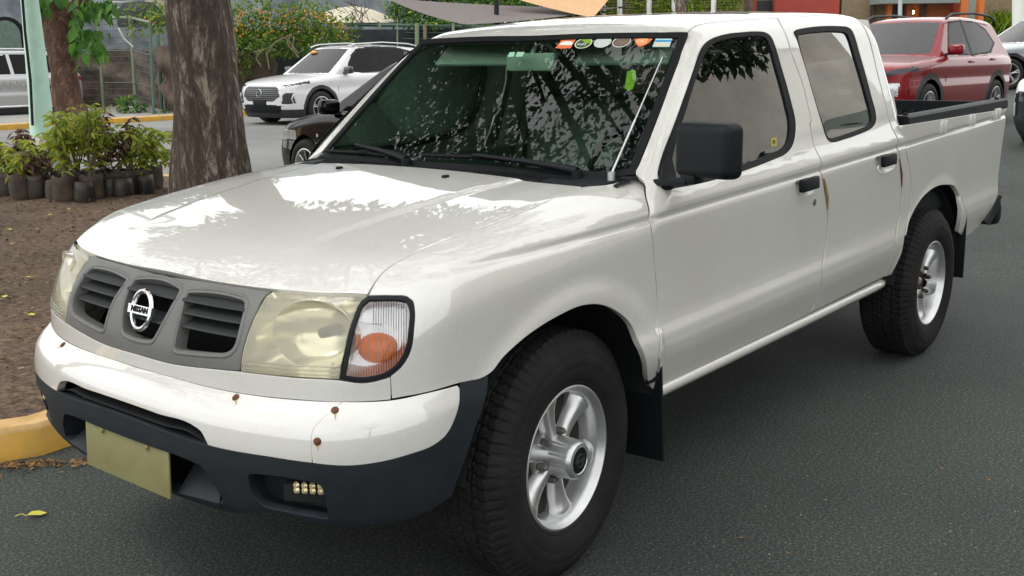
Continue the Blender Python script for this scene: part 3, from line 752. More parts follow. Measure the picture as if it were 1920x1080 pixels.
# tan edge protectors
def strip(pts, w, m, parent):
    P = onG(G_side, pts); b = MB(); P = P+np.array([0, .002, 0]); b.tube(list(P), [w*.5]+[w]*(len(P)-2)+[w*.5], 8); b.build('edge_protector', m, parent, smooth=True)
strip([(1544, 335), (1547, 350), (1551, 372), (1551, 393)], .0065, M_brownstrip, FD); strip([(1686, 298), (1690, 325), (1690, 350)], .005, M_brownstrip2, RD)
# small yellow sticker in the front window
P = onG(G_side, [(1449, 260), (1460, 257), (1461, 275), (1450, 279)]); c = P.mean(0)
SMY = mat('sticker_yellow', (.36, .33, .06), .5)
b = MB(); b.add([tuple(q-[0, .008, 0]) for q in P]+[tuple(q-[0, .0085, 0]) for q in P], [(0, 1, 2, 3), (4, 5, 6, 7)]); b.build('window_sticker', SMY, FD)
b = MB(); b.lathe([(.008, -.0005), (.008, .0005), (.005, .0005), (.005, -.0005)], 16, 'y', tuple(c-[0, .0073, -.002]), closed=True); b.build('window_sticker_mark', M_void, FD)

# ---- side mirror
mp = onY(1340, 285, .99)
def mirror_housing():
    b = MB(); bm = bmesh.new(); bmesh.ops.create_cube(bm, size=1)
    bmesh.ops.scale(bm, vec=(.085, .205, .165), verts=bm.verts)
    for v in bm.verts:
        if v.co.x > 0: v.co.y *= .93; v.co.z *= .93
    bmesh.ops.bevel(bm, geom=bm.edges[:], offset=.026, segments=5, affect='EDGES', profile=.5)
    v = [tuple(p.co) for p in bm.verts]; f = [tuple(q.index for q in fc.verts) for fc in bm.faces]; bm.free()
    b.add(v, f); return b
MH = mirror_housing().build('side_mirror', M_blackpl, T, smooth=True, sharp=80)
MH.data.transform(Matrix.Translation((-.462, .952, 1.190)) @ Matrix.Rotation(R_(-8), 4, 'Z'))
b = MB(); b.box((-.509, .949, 1.190), (.004, .175, .14), Matrix.Rotation(R_(-8), 3, 'Z'), bev=.001); b.build('mirror_glass', M_chrome, MH)
b = MB()
sp = onG(G_side, [(1258, 300), (1266, 338), (1262, 352), (1249, 355), (1242, 342), (1241, 325), (1250, 292)])
patch('mirror_mount', offG(G_side, -.006), sd_, sp, M_blackpl, MH, gap=0, lip=.01, grid=.03, corner=50)
b.box((-.485, .835, 1.092), (.085, .14, .022), Matrix.Rotation(R_(6), 3, 'X') @ Matrix.Rotation(R_(-10), 3, 'Z'), bev=.008)
b.box((-.465, .90, 1.108), (.06, .05, .035), bev=.01)
b.build('mirror_arm', M_blackpl, MH, smooth=True)
mirror_tree(FD, T); mirror_tree(RD, T)

# ---- rear cab panel
qp = px(G_cab, (1606, 27.5), (1625, 35), (1640, 58), (1651, 92), (1664, 130), (1675, 178), (1690, 242), (1698, 280), (1706, 320), (1708, 345), (1704, 400), (1696, 443), (1689, 478), (1671, 515), (1659, 519),
        (1672, 487), (1680, 450), (1687, 407), (1691.5, 350), (1690, 320), (1682, 275), (1663, 200), (1642, 118), (1614, 42))
both(patch('cab_corner', G_cab, Ortho((-.05, .95, .25)), qp, M_white, T, gap=.0012, grid=.014, lip=.012, corner=38, extra=crease_rows(-2.6, -2.2, CRZ, S)))
# rear wall of the cab with its window
RWx = -2.475
wv = [(-.62, 1.52), (.62, 1.52), (.70, 1.2), (.70, 1.17), (-.70, 1.17), (-.70, 1.2)]
def flatpanel(name, x, outer, hole, m, parent, th=.01):
    Q = [Vector((a, c)) for a, c in outer]; H = [Vector((a, c)) for a, c in hole]; n = len(Q); k = len(H)
    r = delaunay_2d_cdt(Q+H, [(i, (i+1) % n) for i in range(n)]+[(n+i, n+(i+1) % k) for i in range(k)], [], 0, 1e-6)
    v = np.array([tuple(p) for p in r[0]]); V = []; F = []
    for t in r[2]:
        c = v[list(t)].mean(0)[None]
        if inside(c, np.array(outer))[0] and not inside(c, np.array(hole))[0]: F.append(tuple(t))
    V = [(x, p[0], p[1]) for p in v]+[(x-th, p[0], p[1]) for p in v]; N_ = len(v); F = F+[tuple(i+N_ for i in f) for f in F]
    return mk(name, V, F, m, parent, False)
zz = np.linspace(.46, 1.60, 20); yl = S(np.full(20, -2.47), zz)-.02
outer = [(y, z) for y, z in zip(yl, zz)]+[(.5, 1.615), (0, 1.628), (-.5, 1.615)]+[(-y, z) for y, z in zip(yl[::-1], zz[::-1])]
holeR = [(-.60, 1.18), (.60, 1.18), (.55, 1.48), (-.55, 1.48)]
flatpanel('cab_rear_wall', -2.44, outer, holeR, M_white, T)
b = MB(); b.add([(-2.446, y, z) for y, z in holeR], [(0, 1, 2, 3)]); b.build('rear_window', M_sideglass, T)

# ---- roof
rf = px(G_roof, (1306, 47), (1340, 41.3), (1400, 36.3), (1457, 33.8), (1500, 30.5), (1550, 28), (1604, 27.5))
wsT = px(G_roof, (1289, 59.5), (1240, 60), (1180, 60.5), (1100, 62), (1003, 66))   # top edge of the windscreen, near corner -> centre
rear = np.array([[-2.44, .5, 1.60], [-2.455, .25, 1.61], [-2.46, 0, 1.615]])
ro = np.concatenate([wsT[::-1], px(G_roof, (1296, 52.5)), rf, rear])
patch('roof', G_roof, Ortho((.18, 0, .98)), sym_outline(ro), M_white, T, gap=.0012, grid=.016, lip=.012, corner=38)

# ---- windscreen
wsN = onG(G_wind, [(1289, 61), (1270, 120), (1235, 213), (1207, 285), (1191, 326)])     # near edge, downwards
bot = []
for y in np.linspace(.71, 0, 9): bot.append((float(Xw(np.array([y]), np.array([1.095]))[0]), y, 1.095))
bot = np.array(bot)
wc = np.concatenate([onG(G_wind, [(1003, 67), (1100, 63), (1180, 61.5), (1240, 61)]), wsN, bot[1:]])
wso = sym_outline(wc)
WD = Ortho((.62, 0, .78))
def win2(loop, d):
    q = inset(rounded(WD.to2(np.array(loop)), 40, .02), d); O, D = WD.rays(q); P, _ = cast(G_wind, O, D); return P
wi = win2(wso, .024)
WS = patch('windscreen', offG(G_wind, .004), WD, wso, M_wsglass, T, gap=.006, grid=.05, lip=.0005, corner=40)
patch('windscreen_seal', offG(G_wind, -.002), WD, wso, M_rubber, WS, holes=[wi[::2]], gap=.001, grid=.05, lip=.008, hlip=.004, bev=.003, corner=40)
# dark printed band on the inside of the glass
patch('shade_band', offG(G_wind, .007), WD, win2(wso, .012)[::2], M_void, WS, holes=[win2(wso, .034)[::2]], gap=0, grid=.05, lip=.0003, corner=40)
# cowl
hb = rounded(np.concatenate([HOODCH, HOODCH[-1:]])[:-1], 90, .02) if False else HOODCH
# rear edge of the hood (near side, outer -> centre), extended to the door gap
he = np.concatenate([px(G_front, (1190, 327.5), (1172, 337), (1140, 347)), HOODCH])
he[-1, 1] = 0
def resample(P, n):
    d = np.r_[0, np.cumsum(np.linalg.norm(np.diff(P, axis=0), axis=1))]; t = np.linspace(0, d[-1], n); return np.stack([np.interp(t, d, P[:, i]) for i in range(3)], 1)
ya = np.linspace(.715, 0, 40)
hz = resample(he, 200); o_ = np.argsort(hz[:, 1]); A = np.stack([np.interp(ya, hz[o_, 1], hz[o_, i]) for i in range(3)], 1); A[:, 1] = ya; A[:, 2] -= .006
xb_ = Xw(ya, np.full(40, 1.10)); Bc = np.stack([xb_+.0, ya, np.full(40, 1.100)], 1)
A = np.concatenate([A, (A*[1, -1, 1])[::-1][1:]]); Bc = np.concatenate([Bc, (Bc*[1, -1, 1])[::-1][1:]])
rows = []
for t, dz in ((0, -.03), (0, 0), (.12, .004), (.35, .002), (.6, -.002), (.85, -.006), (1.0, -.002), (1.05, .0)):
    r_ = A+(Bc-A)*t; r_[:, 2] += dz; rows.append(r_)
V = np.concatenate(rows); n = len(A); F = [(i*n+j, i*n+j+1, (i+1)*n+j+1, (i+1)*n+j) for i in range(len(rows)-1) for j in range(n-1)]
b = MB(); b.add(V, F); CW = b.build('cowl', M_blackpl, T, smooth=True, sharp=50)
def cowlpt(y, t, dz=.004):
    i = np.argmin(np.abs(A[:, 1]-y)); p = A[i]+(Bc[i]-A[i])*t; return np.array([p[0], y, p[2]+dz])
def vents(y0, y1, k):
    for i in range(k):
        y = y0+(y1-y0)*i/(k-1); b = MB(); b.tube([cowlpt(y, .14), cowlpt(y-.03, .60, .003)], .0032, 6); b.build('cowl_louvre', M_rubber, CW, smooth=True)
vents(.50, .26, 18); vents(-.30, -.52, 16)
# wipers
def wiper(piv, tip, bl0, bl1, parent):
    b = MB(); piv, tip = np.array(piv), np.array(tip); mid = piv+(tip-piv)*.5+[0, 0, .012]
    b.tube([piv+[0, 0, -.02], piv+[0, 0, .012]], .017, 14)
    b.tube([piv+[0, 0, .008], piv+(tip-piv)*.18+[0, 0, .012], mid, tip+[0, 0, .006]], [.014, .013, .009, .006], 10)
    W_ = b.build('wiper_arm', M_blackpl, parent, smooth=True, sharp=50)
    bb = MB(); bb.tube([bl0, (np.array(bl0)+bl1)/2+[0, 0, .006], bl1], [.006, .008, .006], 8); bb.box(tuple((np.array(bl0)+bl1)/2+[0, 0, .01]), (.02, .05, .014), bev=.003)
    bb.build('wiper_blade', M_rubber, W_, smooth=True, sharp=50)
def onW(u, v, o=.02):
    p = onG(lambda P: G_wind(P)-o, [(u, v)])[0]; return p
wiper(onW(1082, 326, .015), onW(888, 294, .025), onW(792, 291, .012), onW(1012, 306, .012), T)
wiper(onW(762, 303, .015), onW(666, 274, .025), onW(612, 283, .012), onW(765, 297, .012), T)
# washer nozzles
for sgn in (1, -1):
    p = np.array([-.12, .24, 0.]); p[2] = float(Hh(p[:1], p[1:2])[0]); b = MB(); b.box((p[0], sgn*p[1], p[2]+.002), (.022, .016, .012), bev=.004); b.build('washer_nozzle', M_blackpl, T, smooth=True)
# antenna along the pillar
a0, a1 = onW(1146, 327, .02), onW(1242, 107, .055)
b = MB(); b.tube([a0, a0+(a1-a0)*.45, a0+(a1-a0)*.45, a1], [.0042, .004, .0026, .0022], 8); b.tube([a0-[0, 0, .02], a0+[0, 0, .008]], .012, 12)
b.build('antenna', M_alloy, T, smooth=True, sharp=50)
# ---- windscreen stickers (inside of the glass)
def sticker(name, pts, col, parent, off=.0034, rnd=90):
    P = onG(offG(G_wind, off), pts); P = rounded(P, rnd, .003); V = list(P)+[P.mean(0)]; n = len(P)
    m = col if not isinstance(col, tuple) else mat('st_'+name, col, .45)
    b = MB(); b.add(V, [(i, (i+1) % n, n) for i in range(n)]); return b.build(name, m, parent)
def ell(cx, cy, a, c_, th): return [(cx+a*math.cos(t)*math.cos(th)-c_*math.sin(t)*math.sin(th), cy+a*math.cos(t)*math.sin(th)+c_*math.sin(t)*math.cos(th)) for t in np.linspace(0, 2*math.pi, 17)[:-1]]
CW_ = mat('st_white', (.75, .77, .74), .5); CO_ = mat('st_orange', (.72, .16, .05), .5); CG_ = mat('st_green', (.20, .34, .02), .5); CGd = mat('st_darkgreen', (.03, .07, .02), .5)
CB_ = mat('st_brown', (.20, .15, .11), .7, col2=(.10, .07, .05), nscale=90); CBl = mat('st_blue', (.02, .26, .55), .5); CPb = mat('st_paleblue', (.42, .62, .66), .5); CPk = mat('st_cream', (.62, .55, .40), .5); CLo = mat('st_pale_orange', (.78, .42, .20), .5)
s1 = sticker('sticker', [(1041, 90), (1047, 83), (1052, 75), (1053, 71), (1060, 71), (1066, 71), (1071, 70), (1078, 70), (1081, 72), (1076, 80), (1070, 90), (1054, 91)], CO_, WS, rnd=25)
sticker('sticker_band', [(1048, 84.5), (1051, 81), (1074, 81), (1072, 84.5)], CW_, s1, .0028)
s2 = sticker('sticker', ell(1094, 81, 17, 9, -.28), CW_, WS); sticker('sticker_field', ell(1094, 81, 15.5, 7.8, -.28), CG_, s2, .0028)
sticker('sticker_lower', [(1079.5, 84), (1082, 79), (1088, 75.5), (1102, 82), (1106, 80), (1103, 84), (1096, 87.5), (1087, 89)], CGd, s2, .0022)
s3 = sticker('sticker', ell(1130, 79, 17, 9.5, -.28), mat('st_grey', (.50, .56, .52), .4), WS)
s4 = sticker('sticker', ell(1165.5, 78, 18, 10, -.28), CW_, WS); sticker('sticker_field', ell(1165.5, 78, 16.6, 8.7, -.28), CB_, s4, .0028)
s5 = sticker('sticker', [(1189, 71), (1192, 69.5), (1222, 69.5), (1225, 71), (1222, 75), (1210, 84), (1200, 87.5), (1194, 84), (1190, 76)], CO_, WS, rnd=70)
sticker('sticker_disc', ell(1204, 77, 11, 6.5, -.2), CLo, s5, .0028); sticker('sticker_ring', ell(1204, 77, 7, 4.3, -.2), CO_, s5, .0022); sticker('sticker_core', ell(1204, 77, 6, 3.5, -.2), CLo, s5, .0016)
s6 = sticker('sticker', [(1231, 69), (1262, 69), (1255, 88), (1223, 88)], CPb, WS, rnd=10)
sticker('sticker_band', [(1229, 75), (1260, 75), (1258.8, 78.3), (1227.6, 78.3)], CBl, s6, .0028, rnd=10); sticker('sticker_field', [(1229, 80), (1256, 80), (1253.5, 86.5), (1226, 86.5)], CPk, s6, .0028, rnd=10)
CGl = mat('st_mint', (.30, .55, .36), .5)
sticker('sticker', [(955.5, 98), (966, 97.5), (963, 106), (952, 106.5)], CGl, WS, rnd=10); sticker('sticker', [(970, 97.5), (984, 97.5), (979, 106), (967, 106.5)], CGl, WS, rnd=10)
CYl = mat('st_yellowgreen', (.55, .62, .02), .5, col2=(.2, .4, .05), nscale=120)
sticker('sticker', [(1176, 133), (1192, 131), (1192, 148), (1187, 166), (1180, 170), (1171, 166)], CYl, WS, .012, rnd=10)
def wtext(s, u, v, size, m, du, parent):
    p = onG(offG(G_wind, .0012), [(u, v), (u+10, v)]); ux = Vector(p[1]-p[0]).normalized(); nn = Vector(grad(G_wind, p[:1])[0]); uy = nn.cross(ux); 
    mw = Matrix.Translation(Vector(p[0])) @ Matrix(((ux[0], uy[0], nn[0], 0), (ux[1], uy[1], nn[1], 0), (ux[2], uy[2], nn[2], 0), (0, 0, 0, 1))); text_obj('sticker_text', s, size, m, parent, mw, .0001)
wtext('PHM', 1090, 83.5, .018, CW_, 0, s2)
# ---- rocker sill
def sweep(name, secs, m, parent, smooth=True, sharp=40, cap=True):
    """secs: list of closed sections (equal counts) lofted in order"""
    n = len(secs[0]); V = [p for s in secs for p in s]; F = [(i*n+k, i*n+(k+1) % n, (i+1)*n+(k+1) % n, (i+1)*n+k) for i in range(len(secs)-1) for k in range(n)]
    if cap: F += [tuple(range(n)), tuple((len(secs)-1)*n+k for k in range(n))]
    b = MB(); b.add(V, F); return b.build(name, m, parent, smooth=smooth, sharp=sharp)
secs = []
for x in np.linspace(-.475, -2.50, 22):
    rise = -.0085*x; y = .790 if x > -2.44 else .790-.03*((-2.44-x)/.06)**2
    t = 1 if x > -2.44 else 1-.45*((-2.44-x)/.06)**2
    zc = .412+rise
    secs.append([(x, y-.05, zc+.028), (x, y-.015, zc+.028*t+.002), (x, y+.002, zc+.022*t), (x, y+.008, zc+.010*t), (x, y+.002, zc-.004), (x, y-.012, zc-.018*t), (x, y-.05, zc-.03*t), (x, y-.08, zc-.02)])
both(sweep('sill', secs, M_white, T, sharp=80))
# ---- bed side
bp = px(G_bed, (1692.5, 236), (1699, 280), (1707, 320), (1709.5, 345), (1705.5, 400), (1698, 443), (1703, 421), (1712, 398), (1730, 370), (1751, 352), (1775, 346), (1792, 351), (1800, 365), (1803.5, 388), (1802.5, 412), (1797, 436))
tail = np.array([[-3.60, .81, .50], [-3.80, .81, .535], [-3.93, .81, .60], [-4.03, .81, .675], [-4.05, .81, .75], [-4.05, .82, 1.0], [-4.06, .82, 1.15]])
bo = np.concatenate([bp, tail])
both(patch('bed_side', G_bed, Ortho((0, .97, .12)), bo, M_white, T, gap=.001, grid=.012, lip=.02, corner=30, extra=crease_rows(-4.08, -2.45, (.935, .948, .958, .9625, .966, .973, .984, .996, 1.006), Sb)))
# ---- bed rail cover
secs = []
for t in np.linspace(0, 1, 12):
    x = -2.50-1.58*t; z = 1.160+.020*t; yo = .826-.006*t
    secs.append([(x, yo-.075, z-.02), (x, yo-.075, z+.018), (x, yo-.068, z+.025), (x, yo-.012, z+.025), (x, yo-.002, z+.017), (x, yo, z-.022), (x, yo-.008, z-.027), (x, yo-.06, z-.027)])
both(sweep('bed_rail', secs, M_blackpl, T, sharp=40))
for x, z in ((-2.56, 1.18), (-3.98, 1.20)):
    b = MB(); b.tube([(x, .785, z), (x, .785, z+.015)], .012, 10); both(b.build('rail_bolt', M_blackpl, T, smooth=True))
# stake pockets
for x in (-2.93, -3.38, -3.83):
    for dx in (0, .055):
        b = MB(); b.box((x-dx, .828, 1.105-.02*(x+2.5)), (.026, .022, .062), bev=.0085); both(b.build('stake_pocket', M_white, T, smooth=True))
# bed box
b = MB()
b.box((-3.28, 0, .70), (1.55, 1.5, .03)); b.box((-2.52, 0, .93), (.03, 1.5, .46)); b.box((-4.02, 0, .94), (.03, 1.5, .50))
for sy in (1, -1): b.box((-3.28, sy*.745, .93), (1.52, .02, .46))
BL = b.build('bed_liner', M_blackpl, T)
b = MB()
for i in range(20): b.box((-3.995, -.70+i*.0735, .97), (.022, .036, .34), bev=.008)
for i in range(26):
    for sy in (1, -1): b.box((-2.6-i*.054, sy*.728, .98), (.03, .018, .30), bev=.006)
b.build('liner_ribs', M_blackpl, BL, smooth=True)
b = MB(); b.box((-4.062, 0, .935), (.05, 1.60, .50), bev=.015); TG = b.build('tailgate', M_white, T, smooth=True)
b = MB(); b.box((-4.15, 0, .56), (.12, 1.62, .14), bev=.04); RB = b.build('rear_bumper', M_blackpl, T, smooth=True)
for sy in (1, -1):
    secs = []
    for t in np.linspace(0, 1, 9):
        z0_ = .545+.125*t; x = -3.845-.225*t
        secs.append([(x, sy*.823, z0_-.0), (x-.02, sy*.828, z0_-.045*math.sin(math.pi*min(1, .15+t*.8))), (x-.07*(1-t*.6), sy*.80, z0_-.045*math.sin(math.pi*min(1, .15+t*.8))), (x-.07*(1-t*.6), sy*.78, z0_+.0)])
    sweep('bumper_end', secs, M_blackpl, RB, sharp=50)
# gusset between cab and bed
for sy in (1, -1):
    b = MB(); b.prism([(.775*sy, 1.14), (.735*sy, 1.30), (.60*sy, 1.14)], 'x', -2.52, -2.495); b.build('bed_gusset', M_white, T)
# ---- wheel wells and underside
for (cx, rr, w) in ((0, .43, .30), (-2.99, .44, .32)):
    for sy in (1, -1):
        V = []; F = []; n = 30; R = rr
        for i in range(n+1):
            th = math.pi*(.03+.93*i/n)
            for y in (.80, .42): V.append((cx+R*1.03*math.cos(th)-.01, sy*(y-.012), .37+R*1.0*math.sin(th)))
        for i in range(n): F.append((2*i, 2*i+1, 2*i+3, 2*i+2))
        V2 = [(cx-.01, sy*.42, .37)]+[V[2*i+1] for i in range(n+1)]; k = len(V)
        V += V2; F += [(k, k+1+i, k+2+i) for i in range(n)]
        b = MB(); b.add(V, F); b.build('wheel_well', M_inner, T, smooth=True)
b = MB(); b.box((-.05, 0, .55), (1.1, .82, .35)); b.box((-1.45, 0, .50), (1.9, 1.50, .12)); b.box((-1.7, .38, .44), (4.4, .08, .12)); b.box((-1.7, -.38, .44), (4.4, .08, .12))
b.box((-3.3, 0, .58), (1.5, .80, .10)); b.tube([(-2.95, -.7, .36), (-2.95, .7, .36)], .045, 12); b.lathe([(0, .13), (.08, .11), (.13, 0), (.08, -.11), (0, -.13)], 16, 'y', (-2.95, 0, .36)); b.tube([(0, -.7, .35), (0, .7, .35)], .03, 10)
b.tube([(-2.85, .30, .33), (-3.15, .32, .31)], .09, 14)
b.build('chassis', M_steelgrey, T, smooth=False)
b = MB(); b.tube([(-1.7, .60, .395), (-2.2, .58, .385), (-2.55, .5, .40)], [.03, .038, .03], 10); b.tube([(-1.68, .60, .40), (-1.68, .62, .34)], .018, 8)
b.build('exhaust', M_rusty, T, smooth=True)
# ---- wheels
M_brake = mat('brake_dark', (.022, .016, .012), .8, noise=.5, nscale=30)
def tyre_mesh(name, parent):
    prf = [(.204, -.006), (.209, .004), (.216, .008), (.2185, .0075), (.222, .0105), (.235, .0155), (.25, .0190), (.262, .0205), (.2635, .0195), (.266, .0205), (.28, .0205), (.295, .0175), (.2965, .0165), (.299, .0170), (.315, .0125), (.328, .006), (.336, -.001), (.343, -.008), (.349, -.013), (.3525, -.0165)]
    tread = [(y, .3605+.0030*(1-((y+.110)/.092)**2)) for y in np.linspace(-.0185, -.2015, 47)]
    inner = [(r, -.220-y) for r, y in prf[::-1] if r > .23][::1]
    rows = [(r, y, 0) for r, y in prf]+[(r, y, 1) for y, r in tread]+[(r, y, 0) for r, y in inner]
    n = 420; th = np.linspace(0, 2*np.pi, n, endpoint=False); V = np.empty((len(rows), n, 3))
    for i, (r, y, tr) in enumerate(rows):
        R = np.full(n, r)
        u = (y+.110)/.092  # -1..1 across
        if tr:
            g = np.zeros(n)
            for c, w in ((-.47, .045), (.0, .04), (.47, .045)):
                zig = .035*np.sign(np.sin(th*36+c*5)); g = np.maximum(g, (np.abs(u-c-zig) < w)*1.)
            ph = th*72/ (2*np.pi)
            if abs(u) > .52: lat = ((ph*1.0+u*.5) % 1.0) < .22
            elif abs(u) > .03: lat = ((ph*1.0+u*1.6+.4*np.sign(u)) % 1.0) < .16
            else: lat = np.zeros(n, bool)
            g = np.maximum(g, lat*.9); sipe = ((ph*3+u*3) % 1.0) < .12; g = np.maximum(g, sipe*.25)
            R = R-g*.0065
        elif .328 <= r <= .353 and y > -.02:
            ph = th*72/(2*np.pi); lat = ((ph+.5) % 1.0) < .30; R = R-lat*.0028*(r-.32)/.03
            yy = y-lat*.003
            V[i] = np.stack([R*np.cos(th), yy, R*np.sin(th)], 1); continue
        elif .263 < r < .298 and y > 0:
            ph = th*90/(2*np.pi); yy = y+.0009*((ph % 1.0) < .5)*((np.floor(ph/9) % 2) == 0)
            V[i] = np.stack([R*np.cos(th), yy, R*np.sin(th)], 1); continue
        V[i] = np.stack([R*np.cos(th), np.full(n, y), R*np.sin(th)], 1)
    m_ = len(rows); idx = np.arange(m_*n).reshape(m_, n); a = idx[:-1]; c = idx[1:]
    F = np.stack([a, np.roll(a, -1, 1), np.roll(c, -1, 1), c], 2).reshape(-1, 4)
    me = bpy.data.meshes.new(name); me.from_pydata(V.reshape(-1, 3).tolist(), [], F.tolist()); me.update()
    # outward normals
    if me.polygons[0].normal.y < 0: me.flip_normals()
    return link(name, me, M_tyre, parent, True, 32)
def wheel(cx, y, cz, steer, cap, name='wheel'):
    W = empty(name, (0, 0, 0)); W.parent = T; ty = tyre_mesh('tyre', W)
    prf = [(.1985, -.010), (.2075, -.003), (.2085, .0015), (.2060, .0040), (.2010, .0042), (.1985, .001), (.1965, -.004), (.190, -.010), (.1845, -.022), (.181, -.05), (.176, -.09), (.168, -.10), (.168, -.19), (.20, -.205)]
    b = MB(); b.lathe(prf, 72, 'y'); RM = b.build('rim', M_alloy, W, smooth=True, sharp=45)
    sp = MB()
    for k in range(6):
        a = 2*math.pi*(k+.3)/6
        n = 15; m2 = 13; V = []
        for i in range(n):
            t = i/(n-1); r = .046+t*.142
            w = .0235+.017*t**1.3+.012*max(0, t-.75)/.25; yc = -.030-.010*math.sin(t*math.pi)*1.0+.010*t-.006*(t > .95)
            d = .030+.004*t
            for j in range(m2):
                s = -1+2*j/(m2-1); off = w*s; h = yc-d*(abs(s)**3.6)
                V.append((r*math.cos(a)-off*math.sin(a), h, r*math.sin(a)+off*math.cos(a)))
        F = [(i*m2+j, i*m2+j+1, (i+1)*m2+j+1, (i+1)*m2+j) for i in range(n-1) for j in range(m2-1)]
        sp.add(V, F)
        V = []
        for i in range(n):
            t = i/(n-1); r = .046+t*.142; w = .0235+.017*t**1.3+.012*max(0, t-.75)/.25; yc = -.030-.010*math.sin(t*math.pi)+.010*t; d = .034
            for s in (-1, 1):
                for dd in (0, .03): V.append((r*math.cos(a)-w*s*math.sin(a), yc-d-dd, r*math.sin(a)+w*s*math.cos(a)))
        F = []
        for i in range(n-1): F += [(i*4, i*4+1, i*4+5, i*4+4), (i*4+2, i*4+6, i*4+7, i*4+3)]
        sp.add(V, F)
    sp.build('spokes', M_alloy, RM, smooth=True, sharp=50)
    b = MB(); b.lathe([(.0, -.054), (.034, -.054), (.060, -.050), (.082, -.056), (.086, -.075), (.086, -.10), (0, -.10)], 48, 'y'); b.build('hub_face', M_alloy if cap else M_rusty, RM, smooth=True, sharp=40)
    for k in range(6):
        a = 2*math.pi*(k+.8)/6; b = MB(); b.lathe([(0, -.026), (.006, -.027), (.0095, -.031), (.0105, -.04), (.0115, -.056)], 6 if cap else 8, 'y', (.070*math.cos(a), .004, .070*math.sin(a))); b.build('lug_nut', M_alloyd if cap else M_rusty, RM, smooth=False)
    if cap:
        pr = [(.0600, -.056), (.0590, -.02), (.0565, .024), (.0540, .034), (.0490, .040), (.0385, .0415), (.0370, .0395)]
        n = 96; V = []; F = []
        for (r, h) in pr:
            for k in range(n):
                th = 2*math.pi*k/n; rr = r*(1-(.03 if (h < .028 and (k*12//n) != ((k+1)*12//n)) else 0)); V.append((rr*math.cos(th), h, rr*math.sin(th)))
        F = [(i*n+k, (i+1)*n+k, (i+1)*n+(k+1) % n, i*n+(k+1) % n) for i in range(len(pr)-1) for k in range(n)]
        b = MB(); b.add(V, F); b.build('hub_cap', M_alloy, RM, smooth=True, sharp=40)
        b = MB(); b.lathe([(.0380, .039), (.025, .0398), (0, .0402)], 32, 'y'); BC = b.build('cap_badge', M_blackpl, RM, smooth=True)
        b = MB(); b.tube([(.018*math.cos(t), .0405, .018*math.sin(t)) for t in np.linspace(0, 2*math.pi, 25)], .0022, 6, cap=False); b.box((0, .0408, 0), (.046, .003, .009)); b.build('badge_mark', M_slat, BC, smooth=True)
    b = MB(); b.lathe([(0, -.070), (.150, -.070), (.176, -.074), (.171, -.16)], 40, 'y'); b.build('brake_drum', M_brake, W, smooth=True, sharp=40)
    W.location = (cx, y, cz); W.rotation_euler = (0, 0, steer); return W
WF = wheel(0, .790, .3583, .06, True); WR = wheel(-2.95, .826, .3583, 0, False)
def mirror_wheel(W, steer):
    C2 = empty('wheel', (W.location[0], -W.location[1], W.location[2]), steer); C2.parent = T
    for ch in list(W.children): mirror_tree(ch, C2)
mirror_wheel(WF, .06); mirror_wheel(WR, 0)
# ---- mud flaps
fl = [(-.372, .50), (-.405, .505), (-.455, .515), (-.465, .50), (-.475, .42), (-.500, .245), (-.505, .215), (-.47, .205), (-.415, .21), (-.395, .30)]
for sy in (1, -1):
    b = MB()
    secs = []
    F1 = [(-.455, .79, .52), (-.462, .79, .42), (-.475, .79, .24), (-.478, .79, .205)]
    V = []
    for (x, y, z) in F1:
        V += [(x+.004, sy*.815, z), (x+.010, sy*.70, z), (x+.025, sy*.56, z+.01), (x-.006, sy*.815, z), (x, sy*.70, z), (x+.015, sy*.56, z+.01)]
    F = []
    for i in range(3): F += [(i*6+a, i*6+b_, (i+1)*6+b_, (i+1)*6+a) for a, b_ in ((0, 1), (1, 2), (3, 4), (4, 5), (0, 3), (2, 5))]
    F += [(18, 19, 22, 21), (19, 20, 23, 22), (0, 1, 4, 3), (1, 2, 5, 4)]
    b.add(V, F); b.box((-.425, sy*.803, .50), (.07, .012, .045), bev=.004); b.box((-.40, sy*.805, .57), (.014, .012, .12), bev=.004)
    b.build('mud_flap', M_blackpl, T, smooth=True, sharp=30)
    b = MB(); b.box((-3.475, sy*.70, .475), (.016, .25, .36), Matrix.Rotation(R_(2), 3, 'Y'), bev=.006); b.box((-3.45, sy*.80, .665), (.05, .03, .05), bev=.008)
    b.build('mud_flap', M_blackpl, T, smooth=True)
# ---- interior
b = MB()
dp = [(-.30, 1.02), (-.52, 1.065), (-.80, 1.05), (-.88, 1.0), (-.86, .85), (-.40, .8)]
b.prism(dp, 'y', -.70, .70); b.build('dashboard', M_dash, T)
def seat(x, y, w):
    b = MB(); b.box((x, y, .72), (.52, w, .16), bev=.05); b.box((x-.30, y, 1.0), (.14, w, .56), Matrix.Rotation(R_(-12), 3, 'Y'), bev=.05); s = b.build('seat', M_seat, T, smooth=True, sharp=60); return s
for y in (.37, -.37):
    s = seat(-1.35, y, .50); b = MB(); b.box((-1.715, y, 1.375), (.10, .27, .19), Matrix.Rotation(R_(-8), 3, 'Y'), bev=.035); b.tube([(-1.70, y-.05, 1.2), (-1.71, y-.05, 1.32)], .006); b.tube([(-1.70, y+.05, 1.2), (-1.71, y+.05, 1.32)], .006); b.build('headrest', M_seat, s, smooth=True, sharp=60)
seat(-2.05, 0, 1.3)
b = MB(); b.tube([(-.97+.055*math.sin(t)*-1, .37+.185*math.cos(t), 1.05+.16*math.sin(t)) for t in np.linspace(0, 2*math.pi, 33)], .014, 10, cap=False); b.box((-.96, .37, 1.04), (.05, .14, .10), bev=.02); b.box((-.965, .37, 1.05), (.02, .35, .03)); b.tube([(-.95, .37, 1.04), (-.70, .37, .96)], .03, 10)
b.build('steering_wheel', M_blackpl, T, smooth=True, sharp=50)
